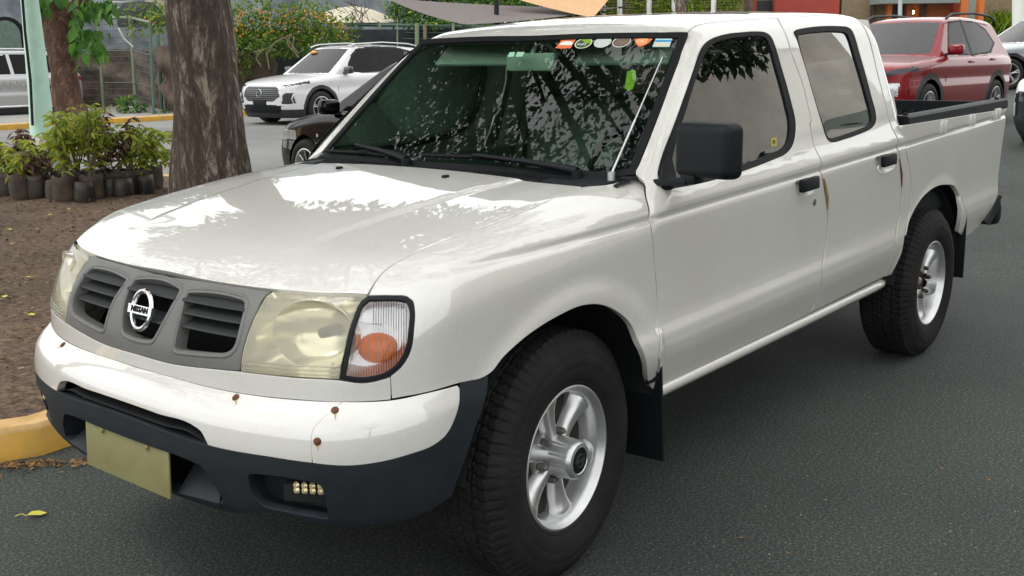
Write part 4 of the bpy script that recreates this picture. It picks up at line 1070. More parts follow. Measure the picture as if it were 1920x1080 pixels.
for y, in ((.34,), (-.34,)):
    b = MB(); b.box((-.975, y, 1.475), (.14, .40, .014), Matrix.Rotation(R_(40), 3, 'Y'), bev=.005); b.build('sun_visor', M_trim, T, smooth=True)
b = MB(); b.box((-.86, 0, 1.44), (.03, .22, .065), bev=.012); b.tube([(-.86, 0, 1.46), (-.90, 0, 1.53)], .008); b.build('rear_view_mirror', M_trim, T, smooth=True)
for sy in (1, -1):
    b = MB(); b.box((-1.62, sy*.685, 1.28), (.10, .03, .46), Matrix.Rotation(sy*R_(17), 3, 'X'), bev=.01); b.build('pillar_trim', M_trim, T, smooth=True)
    b = MB(); b.box((-1.64, sy*.655, 1.16), (.006, .045, .52), Matrix.Rotation(sy*R_(15), 3, 'X')); b.build('seat_belt', M_seat, T)
hl_ = []
xs = np.linspace(-.98, -2.42, 12); ys_ = np.linspace(-.56, .56, 9); V = [(x, y, float(Rc(np.array([x]))[0])-.075*y*y-.045) for x in xs for y in ys_]; F = [(i*9+j, i*9+j+1, (i+1)*9+j+1, (i+1)*9+j) for i in range(11) for j in range(8)]
b = MB(); b.add(V, F); b.build('headliner', M_trim, T, smooth=True)
b = MB(); b.box((-1.45, 0, .62), (2.0, 1.42, .04)); 
for sy in (1, -1): b.box((-1.45, sy*.74, .82), (2.0, .03, .46))
b.build('cabin_floor', M_dash, T)
b = MB(); b.box((-2.1, .1, 1.12), (.12, .22, .05), bev=.02); b.build('red_cushion', M_red, T, smooth=True)
# ============================================================ OTHER VEHICLES
M_tyre2 = mat('tyre_plain', (.018, .018, .018), .8, noise=.3)
M_glassdk = glass('car_glass', (.06, .08, .075), ior=1.33, boost=.9)
M_glassws = glass('car_windscreen', (.26, .33, .30), ior=1.5, boost=1.1)
M_glassk = glass('hatch_glass', (.10, .13, .12), ior=1.25, boost=.7)
M_clad = mat('cladding', (.03, .034, .037), .6, noise=.2)
M_lampglass = mat('lamp_dark', (.05, .055, .065), .08, metal=.6)
M_lampw = mat('lamp_bright', (.55, .58, .60), .12, metal=.7, bump=.4, bscale=25)
M_rimdk = mat('rim_dark', (.02, .02, .022), .3, metal=.5)
def grille_mat(name, scale, a, b_, axis=2):
    m, nt, b = nodes_of(name); L = nt.links; tc = N(nt, 'ShaderNodeTexCoord'); sx = N(nt, 'ShaderNodeSeparateXYZ'); L.new(tc.outputs['Object'], sx.inputs[0])
    mu = N(nt, 'ShaderNodeMath', _operation='MULTIPLY'); mu.inputs[1].default_value = scale; L.new(sx.outputs[axis], mu.inputs[0])
    fr = N(nt, 'ShaderNodeMath', _operation='FRACT'); L.new(mu.outputs[0], fr.inputs[0]); gt = N(nt, 'ShaderNodeMath', _operation='GREATER_THAN'); gt.inputs[1].default_value = .68; L.new(fr.outputs[0], gt.inputs[0])
    mx = N(nt, 'ShaderNodeMix', _data_type='RGBA'); mx.inputs[6].default_value = (*a, 1); mx.inputs[7].default_value = (*b_, 1); L.new(gt.outputs[0], mx.inputs[0]); L.new(mx.outputs[2], b.inputs['Base Color']); setc(b, 'Roughness', .35)
    bp = N(nt, 'ShaderNodeBump', Strength=.6, Distance=.02); L.new(gt.outputs[0], bp.inputs['Height']); L.new(bp.outputs[0], b.inputs['Normal']); return m
M_gr1 = grille_mat('grille_lines', 24, (.006, .006, .007), (.16, .17, .18))
M_int = mat('cabin_dark', (.02, .02, .02), .9)
def simple_wheel(parent, x, y, R, rimR, style, side):
    W = empty('wheel', (x, y, R)); W.parent = parent; s = side
    b = MB(); b.lathe([(rimR-.005, -.01*s), (rimR+.02, .012*s), (R-.05, .016*s), (R-.018, 0), (R, -.03*s), (R, -.19*s), (R-.03, -.215*s), (rimR, -.21*s)], 48, 'y'); b.build('tyre', M_tyre2, W, smooth=True, sharp=50)
    b = MB(); b.lathe([(rimR, -.01*s), (rimR+.004, .004*s), (rimR-.008, .006*s), (rimR-.018, -.012*s), (rimR-.025, -.14*s)], 40, 'y'); rim = b.build('rim', M_alloy, W, smooth=True, sharp=40)
    b = MB(); b.lathe([(0, -.09*s), (rimR-.02, -.09*s)], 24, 'y'); b.build('brake', M_rimdk, W)
    b = MB(); b.lathe([(0, -.018*s), (.05, -.02*s), (.06, -.05*s)], 20, 'y')
    for k in range(style['n']):
        a = 2*math.pi*(k+.25)/style['n']
        for da in style['split']:
            p0 = (.045*math.cos(a), -.03*s, .045*math.sin(a)); p1 = ((rimR-.012)*math.cos(a+da), -.012*s, (rimR-.012)*math.sin(a+da)); b.tube([p0, ((p0[0]+p1[0])/2, -.022*s, (p0[2]+p1[2])/2), p1], style['w'], 6)
    b.build('spokes', M_alloy, rim, smooth=True, sharp=50)
    return W
def make_car(name, P, **tags):
    """P: dict with length front at x=0 (forward +x), rear at x=-L; wheels at wf, wr"""
    L, W, H = P['L'], P['W'], P['H']; R = P['R']; wf, wr = P['wf'], P['wr']; O_ = empty(name, (0, 0, 0), **tags)
    hood = pchip(*zip(*P['hood'])); side = pchip(*zip(*P['side'])); plan = pchip(*zip(*P['plan']))
    xf = pchip(*zip(*P['front'])); xr = pchip(*zip(*P['rear'])); roof = pchip(*zip(*P['roof']))
    belt = P['belt']; hw = P['hw']; (wx0, wz0), (wx1, wz1) = P['ws']; (rx0, rz0), (rx1, rz1) = P['rg']
    def Gb(Q):
        x, y, z = Q.T; ay = np.minimum(np.abs(y), 1.2)
        a = smax(np.abs(y)-W/2*plan(x)-side(z)*1.0, z-hood(x)+.05*ay**2, .12)
        a = smax(a, (x-xf(z)+P.get('fc', .30)*ay**3)*.85, .10)
        return smax(a, (-x+xr(z)+.22*ay**3)*.85, .12)
    def Gg(Q):
        x, y, z = Q.T; ay = np.minimum(np.abs(y), 1.2)
        a = smax(np.abs(y)-hw*(W/2)-side(np.full_like(z, belt))+P.get('tumble', .34)*(z-belt)+.03*sstep((-x-L*.6)/(L*.4)), z-roof(x)+.07*ay**2, .10)
        m = (wx1-wx0)/(wz1-wz0); a = smax(a, (x-(wx0+m*(z-wz0))+.12*ay**2)/math.hypot(1, m), .04)
        m = (rx1-rx0)/(rz1-rz0); return smax(a, (-(x-(rx0+m*(z-rz0)))+.10*ay**2)/math.hypot(1, m), .06)
    def G(Q): return np.minimum(Gb(Q), np.maximum(Gg(Q), belt-.06-Q[:, 2]))
    res = P.get('res', .022); groups = {}
    xa, xb = -.75, -L+.75; c1 = math.pi/2*.75; nS = int((xa-xb)/res); nC = int(c1/res)
    S_ = [(xa, a, 0) for a in np.linspace(0, math.pi/2, nC)]+[(x, math.pi/2, 0) for x in np.linspace(xa, xb, nS)[1:-1]]+[(xb, a, 0) for a in np.linspace(math.pi/2, math.pi, nC)]
    zs = np.arange(.16, H+.02, res)
    S_ = np.array(S_); ns, nz = len(S_), len(zs)
    A, Z = np.meshgrid(np.arange(ns), zs, indexing='ij'); A = A.ravel(); Z = Z.ravel()
    D = np.stack([np.cos(S_[A, 1]), np.sin(S_[A, 1]), 0*Z], 1); O = np.stack([S_[A, 0], 0*Z, Z], 1)+D*1.8
    V1, best = cast(G, O, -D, n=70, tmax=2.0); N1 = grad(G, V1)
    i = np.arange(ns*nz).reshape(ns, nz); F1 = np.stack([i[:-1, :-1], i[1:, :-1], i[1:, 1:], i[:-1, 1:]], 2).reshape(-1, 4)
    c = V1[F1].mean(1); n_ = N1[F1].mean(1); ok = (np.abs(n_[:, 2]) < .78) & (best[F1].max(1) < .01)
    ext = np.linalg.norm(V1[F1[:, 2]]-V1[F1[:, 0]], axis=1); ok &= ext < res*6
    def arch(c, r): return (np.hypot(c[:, 0]-wf, c[:, 2]-R) < r) | (np.hypot(c[:, 0]-wr, c[:, 2]-R) < r)
    sidef = np.abs(n_[:, 1]) > .6
    ok &= ~(arch(c, P['arch']) & (np.abs(c[:, 1]) > .45) & (c[:, 0] < xf(.5)-.28))
    cls = np.full(len(F1), 'body', object)
    cls[(c[:, 2] < P['clad']) | (arch(c, P['arch']+P.get('cl_r', .07)) & (np.abs(c[:, 1]) > .5) & (n_[:, 0] < .5))] = 'cladding'
    for nm, poly, cond in P['regions']:
        if cond == 'side': k = inside(np.stack([c[:, 0], c[:, 2]], 1), np.array(poly)) & (np.abs(c[:, 1]) > W*.26) & (np.abs(n_[:, 1]) > .35)
        elif cond == 'front': k = inside(np.stack([np.abs(c[:, 1]), c[:, 2]], 1), np.array(poly)) & (c[:, 0] > -.62)
        elif cond == 'rear': k = inside(np.stack([np.abs(c[:, 1]), c[:, 2]], 1), np.array(poly)) & (c[:, 0] < -L+.6)
        elif cond == 'ws': k = inside(np.stack([np.abs(c[:, 1]), c[:, 2]], 1), np.array(poly)) & (n_[:, 0] > .05) & (c[:, 0] < wx0+.1) & (c[:, 0] > wx1-.2)
        cls[k & ok] = nm
    # top grid
    xs = np.arange(-L-.02, .04, res); ys = np.arange(0, W/2+.02, res); X, Y = np.meshgrid(xs, ys, indexing='ij'); nx, ny = len(xs), len(ys)
    O2 = np.stack([X.ravel(), Y.ravel(), np.full(X.size, H+.5)], 1); D2 = np.tile([0, 0, -1.], (X.size, 1))
    V2, b2 = cast(G, O2, D2, n=90, tmax=H+.5); N2 = grad(G, V2); V2 = V2-N2*.0015
    j = np.arange(nx*ny).reshape(nx, ny); F2 = np.stack([j[:-1, :-1], j[1:, :-1], j[1:, 1:], j[:-1, 1:]], 2).reshape(-1, 4)
    c2 = V2[F2].mean(1); m2 = N2[F2].mean(1); ok2 = (m2[:, 2] > .52) & (b2[F2].max(1) < .01) & (c2[:, 2] > .5) & (np.linalg.norm(V2[F2[:, 2]]-V2[F2[:, 0]], axis=1) < res*6)
    cls2 = np.full(len(F2), 'body', object)
    for nm, poly, cond in P['regions']:
        if cond == 'ws': cls2[inside(np.stack([np.abs(c2[:, 1]), c2[:, 2]], 1), np.array(poly)) & (m2[:, 0] > .05) & (c2[:, 0] < wx0+.1) & (c2[:, 0] > wx1-.2)] = nm
        if cond == 'roof': cls2[(c2[:, 2] > poly) & (m2[:, 2] > .8)] = nm
        if cond == 'roof': cls[ok & (c[:, 2] > poly-.01) & (c[:, 2] > P['ws'][1][1]+.0) & (np.abs(n_[:, 2]) > .45)] = nm
    body = None
    PAIR = {r_[0] for r_ in P['regions'] if r_[2] == 'side'} | {'headlamp', 'air_intake', 'fog_cluster'}
    for nm in ['body']+sorted(set(cls[ok]) | set(cls2[ok2])-{'body'}):
        if nm == 'body' and body is not None: continue
        f = [tuple(q) for q in F1[ok & (cls == nm)]]; g = [tuple(q+len(V1)) for q in F2[ok2 & (cls2 == nm)]]
        VV = np.concatenate([V1, V2]); NN = np.concatenate([N1, N2]); ff = np.array(f+g)
        if len(ff) == 0: continue
        used, inv = np.unique(ff, return_inverse=True); ff = inv.reshape(ff.shape); v = VV[used]; nn = NN[used]
        fn = np.cross(v[ff[:, 1]]-v[ff[:, 0]], v[ff[:, 2]]-v[ff[:, 0]]); fl_ = (fn*nn[ff].mean(1)).sum(1) < 0; ff[fl_] = ff[fl_][:, ::-1]
        k = len(v); vm = v*[1, -1, 1]; nm_ = nn*[1, -1, 1]
        if nm in PAIR:
            me = bpy.data.meshes.new(nm); me.from_pydata(vm.tolist(), [], ff[:, ::-1].tolist()); me.update(); o = link(nm, me, P['mats'][nm], O_, False); me.shade_smooth(); me.normals_split_custom_set_from_vertices(nm_.tolist())
        else: v = np.concatenate([v, vm]); nn = np.concatenate([nn, nm_]); ff = np.concatenate([ff, ff[:, ::-1]+k])
        me = bpy.data.meshes.new(nm); me.from_pydata(v.tolist(), [], ff.tolist()); me.update()
        o = link(nm, me, P['mats'][nm], O_ if nm == 'body' or body is None else (O_ if nm not in ('x',) else body), False); me.shade_smooth(); me.normals_split_custom_set_from_vertices(nn.tolist())
        if nm == 'body': body = o
    # inner dark shell
    b = MB(); b.box((-L/2, 0, .55), (L-.7, W-.5, .5)); b.box((-L*.53, 0, belt-.22), (L*.5, W-.40, .25)); 
    for sy in (1, -1):
        for x in (wf, wr): b.box((x, sy*(W/2-.30), R+.10), (P['arch']*2-.04, .28, R*1.5))
    b.build('underbody', M_int, O_)
    for sx in (wf, wr):
        for sy in (1, -1): simple_wheel(O_, sx, sy*(W/2-.025), R, P['rimR'], P['spokes'], sy)
    return O_, G
def snapside(G, x, z, sgn=1):
    q, _ = cast(G, np.array([[x, 2.2, z]]), np.array([[0, -1., 0]]), n=90, tmax=3); q = q[0]; return np.array([q[0], sgn*q[1], q[2]])
def handles(O_, G, pts, m):
    for x, z in pts:
        for s in (1, -1):
            p = snapside(G, x, z, s); b = MB(); b.box(tuple(p+[0, s*.012, 0]), (.19, .02, .03), bev=.007); b.build('door_handle', m, O_, smooth=True)
def wing_mirrors(O_, G, x, z, m, m2):
    for s in (1, -1):
        p = snapside(G, x, z, s); b = MB(); b.box(tuple(p+[.0, s*.14, .05]), (.13, .22, .15), bev=.045); M_ = b.build('wing_mirror', m, O_, smooth=True, sharp=70); b = MB(); b.box(tuple(p+[-.0, s*.04, -.015]), (.09, .16, .03), bev=.01); b.build('mirror_foot', m2, M_, smooth=True)
def seam(O_, G, pts, name='door_seam', m=None):
    for s in (1, -1):
        b = MB(); b.tube([snapside(G, x, z, s) for x, z in pts], .0045, 5); b.build(name, m or M_void, O_)
def rails(O_, pts, y, r, m):
    for s in (1, -1):
        b = MB(); b.tube([(x, s*y, z) for x, z in pts], r, 8); b.build('roof_rail', m, O_, smooth=True, sharp=60)
def suv_spec(**k):
    d = dict(L=4.57, W=1.86, H=1.66, R=.345, rimR=.235, wf=-.90, wr=-3.62, arch=.40, clad=.34, belt=1.02, hw=.93, tumble=.42, res=.024,
        hood=[(-4.7, .9), (-4.5, 1.0), (-4.2, 1.10), (-3, 1.10), (-1.6, 1.07), (-1.25, 1.05), (-.8, 1.0), (-.35, .92), (-.1, .84), (.1, .7)],
        side=[(.1, -.14), (.25, -.06), (.40, -.02), (.62, -.005), (.75, -.02), (.90, -.003), (1.0, -.012), (1.10, -.05), (1.3, -.15)],
        plan=[(-4.7, .88), (-4.2, .955), (-3.4, 1.0), (-1, 1.0), (-.5, .975), (-.1, .92), (.1, .85)],
        front=[(.1, -.16), (.25, -.05), (.42, 0), (.6, .0), (.78, -.03), (.9, -.09), (1.0, -.3)],
        rear=[(.1, -4.40), (.3, -4.52), (.6, -4.57), (.85, -4.55), (1.05, -4.50), (1.2, -4.45)],
        roof=[(-4.7, 1.52), (-4.3, 1.57), (-3.6, 1.635), (-2.8, 1.66), (-2.3, 1.645), (-1.9, 1.59)],
        ws=((-1.22, 1.02), (-2.03, 1.58)), rg=((-4.47, 1.05), (-4.12, 1.56)), spokes=dict(n=5, split=(-.12, .12), w=.012), mats={})
    d.update(k); return d
def place(O_, wheel_local, uv=None, P=None, heading=0., z=0.):
    """puts the car so that the wheel contact point wheel_local (x,y) stands on ground point P"""
    c, s = math.cos(heading), math.sin(heading); x, y = wheel_local
    O_.location = (P[0]-(c*x-s*y), P[1]-(s*x+c*y), z); O_.rotation_euler = (0, 0, heading)
P_white2 = paint('suv_white', (.72, .73, .75), dirt=.03); P_black = paint('car_black', (.003, .0035, .004), dirt=0., rough=.2, cior=1.4, spec=0.); P_red = paint('suv_red', (.21, .004, .010), rough=.3, dirt=.1, cior=1.32, spec=.2); P_silver = paint('suv_silver', (.45, .46, .48), flake=.4)
P_blackroof = paint('roof_black', (.012, .012, .014), dirt=0.)
winF = [(-1.72, 1.08), (-2.05, 1.42), (-2.22, 1.53), (-2.62, 1.565), (-2.62, 1.06)]
winR = [(-2.72, 1.06), (-2.72, 1.57), (-3.35, 1.55), (-3.55, 1.50), (-3.52, 1.08)]
winQ = [(-3.60, 1.09), (-3.62, 1.50), (-3.95, 1.44), (-4.18, 1.26), (-3.9, 1.11)]
wsP = [(0, 1.05), (.68, 1.05), (.62, 1.30), (.55, 1.55), (0, 1.57)]
# --- white SUV with a black grille
hx = [(.50, .86), (.60, .88), (.80, .90), (.95, .94), (.95, .86), (.70, .80), (.52, .80)]
frP = [(-1.64, 1.055), (-1.98, 1.43), (-2.18, 1.555), (-2.7, 1.60), (-3.5, 1.575), (-4.0, 1.47), (-4.25, 1.27), (-3.9, 1.07), (-2.7, 1.035)]
sp = suv_spec(regions=[('windscreen', wsP, 'ws'), ('window_frame', frP, 'side'), ('front_window', winF, 'side'), ('rear_door_window', winR, 'side'), ('quarter_window', winQ, 'side'), ('black_roof', 1.575, 'roof'),
    ('grille', [(0, .50), (.42, .50), (.58, .60), (.55, .74), (.44, .80), (0, .80)], 'front'), ('air_intake', [(.62, .44), (.86, .46), (.84, .68), (.66, .66)], 'front'), ('lower_grille', [(0, .26), (.55, .26), (.62, .42), (0, .44)], 'front'),
    ('headlamp', [(.58, .80), (.70, .79), (.95, .86), (.95, .92), (.80, .89), (.60, .84)], 'front')],
    mats=dict(body=P_white2, cladding=M_clad, window_frame=M_blackpl, windscreen=M_glassws, front_window=M_glassdk, rear_door_window=M_glassdk, quarter_window=M_glassdk, black_roof=P_blackroof, grille=M_gr1, air_intake=M_clad, lower_grille=M_blackpl, headlamp=M_lampglass), res=.016)
WSUV, Gw = make_car('suv', sp, label='white SUV with a black slatted grille parked behind the big tree trunk', cat='car')
place(WSUV, (-.99, -.99), P=onZ(503, 229), heading=R_(0)); WSUV.scale = (1.1, 1.1, 1.1)
handles(WSUV, Gw, ((-2.45, .93), (-3.40, .96)), M_chrome); wing_mirrors(WSUV, Gw, -1.62, 1.06, P_blackroof, M_clad); seam(WSUV, Gw, [(-1.38, .40), (-1.36, .7), (-1.42, .98)]); seam(WSUV, Gw, [(-2.66, .36), (-2.66, 1.0)])
rails(WSUV, [(-1.95, 1.60), (-2.2, 1.655), (-3.0, 1.69), (-3.8, 1.66), (-4.1, 1.61)], .60, .016, M_chrome)
b = MB(); b.tube([(.005, .085*math.cos(t), .66+.085*math.sin(t)) for t in np.linspace(0, 2*math.pi, 9)], .010, 6, cap=False); EB = b.build('emblem', M_chrome, WSUV, smooth=True)
mwB = Matrix.Translation((.012, 0, .66)) @ Matrix(((0, 0, 1, 0), (1, 0, 0, 0), (0, 1, 0, 0), (0, 0, 0, 1))); text_obj('emblem_letters', 'MG', .095, M_chrome, EB, mwB, .003, bold=.001)
b = MB(); b.box((.0, 0, .47), (.03, .42, .13), bev=.01); b.build('plate_holder', M_blackpl, WSUV, smooth=True)
for s in (1, -1):
    b = MB(); b.tube([(-.20, s*.86, .66), (-.16, s*.84, .55), (-.22, s*.83, .44), (-.12, s*.70, .41), (-.06, s*.62, .44)], .013, 6); b.build('bumper_trim', P_white2, WSUV, smooth=True)
pst = mat('orange_sticker', (.85, .35, .03), .5); b = MB(); b.box((-1.88, -.42, 1.49), (.03, .16, .05), Matrix.Rotation(R_(-55), 3, 'Y')); b.build('windscreen_sticker', pst, WSUV)
# --- black hatchback heading away from the kerb
sp = suv_spec(L=4.1, W=1.74, H=1.48, R=.31, rimR=.205, wf=-.80, wr=-3.35, arch=.355, clad=.16, cl_r=.0, belt=.90, hw=.92,
    hood=[(-4.2, .9), (-4.0, 1.0), (-3.2, .98), (-1.35, .96), (-.8, .90), (-.3, .80), (-.05, .70), (.1, .55)],
    side=[(.1, -.10), (.22, -.04), (.45, -.005), (.62, -.02), (.72, -.012), (.86, -.004), (.95, -.03), (1.1, -.09)],
    plan=[(-4.2, .90), (-3.8, .95), (-3, 1), (-1, 1.0), (-.5, .965), (-.1, .88), (.1, .8)],
    front=[(.1, -.10), (.25, -.02), (.45, 0), (.6, -.03), (.75, -.12), (.9, -.4)], rear=[(.1, -4.0), (.4, -4.1), (.9, -4.05), (1.1, -4.0)],
    roof=[(-4.2, 1.35), (-3.6, 1.43), (-2.8, 1.48), (-2.2, 1.47), (-1.8, 1.42)], ws=((-1.10, .93), (-1.98, 1.41)), rg=((-4.0, .95), (-3.7, 1.40)), spokes=dict(n=10, split=(0,), w=.009), res=.013,
    regions=[('windscreen', [(0, .95), (.62, .95), (.55, 1.40), (0, 1.42)], 'ws'), ('front_window', [(-1.55, .96), (-1.95, 1.25), (-2.2, 1.37), (-2.55, 1.39), (-2.5, .95)], 'side'), ('rear_door_window', [(-2.6, .95), (-2.62, 1.39), (-3.2, 1.35), (-3.45, 1.0)], 'side'),
      ('headlamp', [(.52, .60), (.66, .56), (.90, .62), (.90, .72), (.75, .70), (.58, .66)], 'front'), ('grille', [(0, .30), (.5, .30), (.5, .5), (0, .5)], 'front')],
    mats=dict(body=P_black, cladding=M_clad, windscreen=M_glassws, front_window=M_glassk, rear_door_window=M_glassk, headlamp=M_lampw, grille=M_gr1))
BC_, Gk = make_car('hatchback', sp, label='glossy black car seen between the tree trunk and the white pickup windscreen', cat='car')
hd = math.atan2(-.98, -.14)
place(BC_, (-.80, .85), P=onZ(575, 367), heading=hd)
wing_mirrors(BC_, Gk, -1.42, .93, P_black, M_clad); seam(BC_, Gk, [(-1.22, .30), (-1.18, .6), (-1.25, .86)]); seam(BC_, Gk, [(-2.56, .28), (-2.56, .9)]); handles(BC_, Gk, ((-2.35, .78),), P_black)
p = snapside(Gk, -1.08, .67); b = MB(); b.lathe([(0, .004), (.02, .004), (.02, 0)], 16, 'y', tuple(p)); b.build('wing_badge', M_chrome, BC_)
# --- silver SUV far left
sp = suv_spec(L=4.9, W=1.90, H=1.80, R=.385, rimR=.245, wf=-.95, wr=-3.85, arch=.44, clad=.36, belt=1.12, res=.03,
    hood=[(-5, 1.0), (-4.8, 1.15), (-4.2, 1.20), (-1.6, 1.18), (-.8, 1.12), (-.3, 1.02), (.1, .8)], roof=[(-5, 1.68), (-4.5, 1.75), (-3.6, 1.80), (-2.8, 1.80), (-2.3, 1.78), (-1.9, 1.72)],
    side=[(.1, -.14), (.25, -.06), (.40, -.02), (.62, -.005), (.75, -.02), (.95, -.003), (1.1, -.012), (1.2, -.05), (1.3, -.15)],
    rear=[(.1, -4.70), (.3, -4.82), (.6, -4.90), (.95, -4.90), (1.15, -4.84), (1.3, -4.8)], plan=[(-5, .86), (-4.6, .94), (-3.7, 1.0), (-1, 1.0), (-.5, .975), (-.1, .92), (.1, .85)],
    ws=((-1.25, 1.14), (-2.0, 1.72)), rg=((-4.80, 1.15), (-4.5, 1.70)),
    regions=[('windscreen', [(0, 1.16), (.7, 1.16), (.6, 1.7), (0, 1.72)], 'ws'), ('front_window', [(-1.8, 1.18), (-2.2, 1.6), (-2.8, 1.68), (-2.8, 1.17)], 'side'), ('rear_door_window', [(-2.9, 1.17), (-2.9, 1.69), (-3.75, 1.68), (-3.75, 1.18)], 'side'), ('quarter_window', [(-3.85, 1.19), (-3.85, 1.67), (-4.25, 1.62), (-4.45, 1.3)], 'side'),
      ('tail_lamp', [(-4.95, .98), (-4.95, 1.16), (-4.62, 1.12), (-4.62, 1.02)], 'side')],
    mats=dict(body=P_silver, cladding=M_clad, windscreen=M_glassws, front_window=M_glassdk, rear_door_window=M_glassdk, quarter_window=M_glassdk, tail_lamp=M_red))
SSUV, Gs = make_car('suv', sp, label='silver SUV parked at the left edge behind the pale green lamp post', cat='car')
place(SSUV, (-3.85, .93), P=onZ(104, 222), heading=R_(0))
rails(SSUV, [(-2.1, 1.76), (-2.4, 1.83), (-4.0, 1.83), (-4.4, 1.77)], .66, .02, M_alloy)
b = MB(); b.tube([(-1.5, .93, .36), (-3.3, .93, .36)], .035, 8); b.build('side_step', M_alloy, SSUV, smooth=True)
p = snapside(Gs, -3.0, .92); mwB = Matrix.Translation((-2.9, p[1]+.004, .90)) @ Matrix(((-1, 0, 0, 0), (0, 0, 1, 0), (0, 1, 0, 0), (0, 0, 0, 1)))
text_obj('side_lettering', 'RANGER', .26, mat('decal_grey', (.30, .29, .28), .5), SSUV, mwB, .001, sx=1.3)
# --- red SUV
hgt = .35
sp = suv_spec(L=4.42, W=1.81, H=1.66, R=.34, rimR=.23, wf=-.90, wr=-3.54, hood=[(-4.6, .9), (-4.4, 1.0), (-4.1, 1.10), (-3, 1.10), (-1.6, 1.09), (-1.25, 1.08), (-.8, 1.04), (-.35, .98), (-.1, .92), (.1, .75)],
    rear=[(.1, -4.25), (.3, -4.37), (.6, -4.42), (.95, -4.42), (1.1, -4.36), (1.2, -4.3)], ws=((-1.22, 1.05), (-1.93, 1.58)), rg=((-4.35, 1.08), (-4.0, 1.56)),
    regions=[('windscreen', [(0, 1.09), (.67, 1.09), (.62, 1.30), (.55, 1.55), (0, 1.565)], 'ws'), ('window_frame', [(-1.64, 1.08), (-1.95, 1.43), (-2.08, 1.555), (-2.6, 1.595), (-3.22, 1.575), (-3.58, 1.47), (-3.80, 1.25), (-3.45, 1.09), (-2.6, 1.05)], 'side'), ('front_window', [(-1.72, 1.10), (-2.0, 1.42), (-2.12, 1.53), (-2.55, 1.565), (-2.55, 1.08)], 'side'), ('rear_door_window', [(-2.63, 1.08), (-2.63, 1.57), (-3.2, 1.55), (-3.55, 1.44), (-3.72, 1.25), (-3.4, 1.12)], 'side'),
      ('headlamp', [(.42, .86), (.60, .87), (.86, .93), (.88, .86), (.62, .79), (.45, .80)], 'front'), ('fog_cluster', [(.52, .52), (.74, .52), (.76, .70), (.56, .70)], 'front'), ('grille', [(0, .50), (.46, .50), (.48, .84), (0, .86)], 'front')],
    mats=dict(body=P_red, cladding=M_clad, window_frame=M_blackpl, windscreen=glass('pale_windscreen', (.40, .52, .47), ior=1.45, boost=2.0), front_window=M_glassdk, rear_door_window=M_glassdk, headlamp=M_lampglass, fog_cluster=M_lampw, grille=M_gr1), arch=.40, cl_r=.09, res=.015)
RSUV, Gr = make_car('suv', sp, label='dark red SUV parked behind the truck bed', cat='car')
RED_D = 17.2
rp = onD(1862, 240, RED_D); rp[2] = 0
place(RSUV, (-3.54, .88), P=rp, heading=R_(-4), z=hgt)
handles(RSUV, Gr, ((-2.35, .97), (-3.25, 1.0)), P_red); wing_mirrors(RSUV, Gr, -1.62, 1.10, P_red, M_clad); seam(RSUV, Gr, [(-1.42, .45), (-1.42, .7), (-1.48, 1.0)]); seam(RSUV, Gr, [(-2.6, .40), (-2.6, 1.05)])
rails(RSUV, [(-1.95, 1.60), (-2.15, 1.67), (-3.0, 1.70), (-3.7, 1.67), (-3.95, 1.60)], .62, .019, M_clad)
b = MB(); b.box((.015, 0, .74), (.02, .22, .05), bev=.008); b.build('emblem', M_chrome, RSUV); b = MB(); b.box((.02, 0, .56), (.015, .40, .13), bev=.004); b.build('number_plate', CW_, RSUV)
# --- white car at the right edge
sp = suv_spec(regions=[('windscreen', wsP, 'ws'), ('front_window', winF, 'side'), ('rear_door_window', winR, 'side'),
    ('grille', [(0, .50), (.40, .50), (.50, .66), (.42, .80), (0, .80)], 'front'), ('air_intake', [(.50, .40), (.80, .42), (.84, .72), (.66, .74)], 'front'), ('headlamp', [(.46, .84), (.70, .84), (.95, .90), (.95, .93), (.70, .885), (.46, .875)], 'front')],
    mats=dict(body=P_white2, cladding=M_clad, windscreen=M_glassws, front_window=M_glassdk, rear_door_window=M_glassdk, grille=M_gr1, air_intake=M_lampglass, headlamp=M_lampglass), clad=.42)
WC, _g = make_car('suv', sp, label='white SUV cut off by the right edge, only its front corner in view', cat='car')
wp = onD(1884, 270, 14.0); wp[2] = 0
place(WC, (-.12, -.88), P=wp, heading=R_(-8), z=.22)
WC2 = copy_tree(WC); tag(WC2, label='pale silver car further back between the red SUV and the right edge', cat='car')
for ch in WC2.children:
    if ch.name.startswith('body'): ch.data = ch.data.copy(); ch.data.materials.clear(); ch.data.materials.append(paint('pale_silver', (.55, .60, .64), flake=.2))
wp = onD(1892, 158, 24); wp[2] = 0; place(WC2, (-.90, .9), P=wp, heading=R_(-42), z=.62)
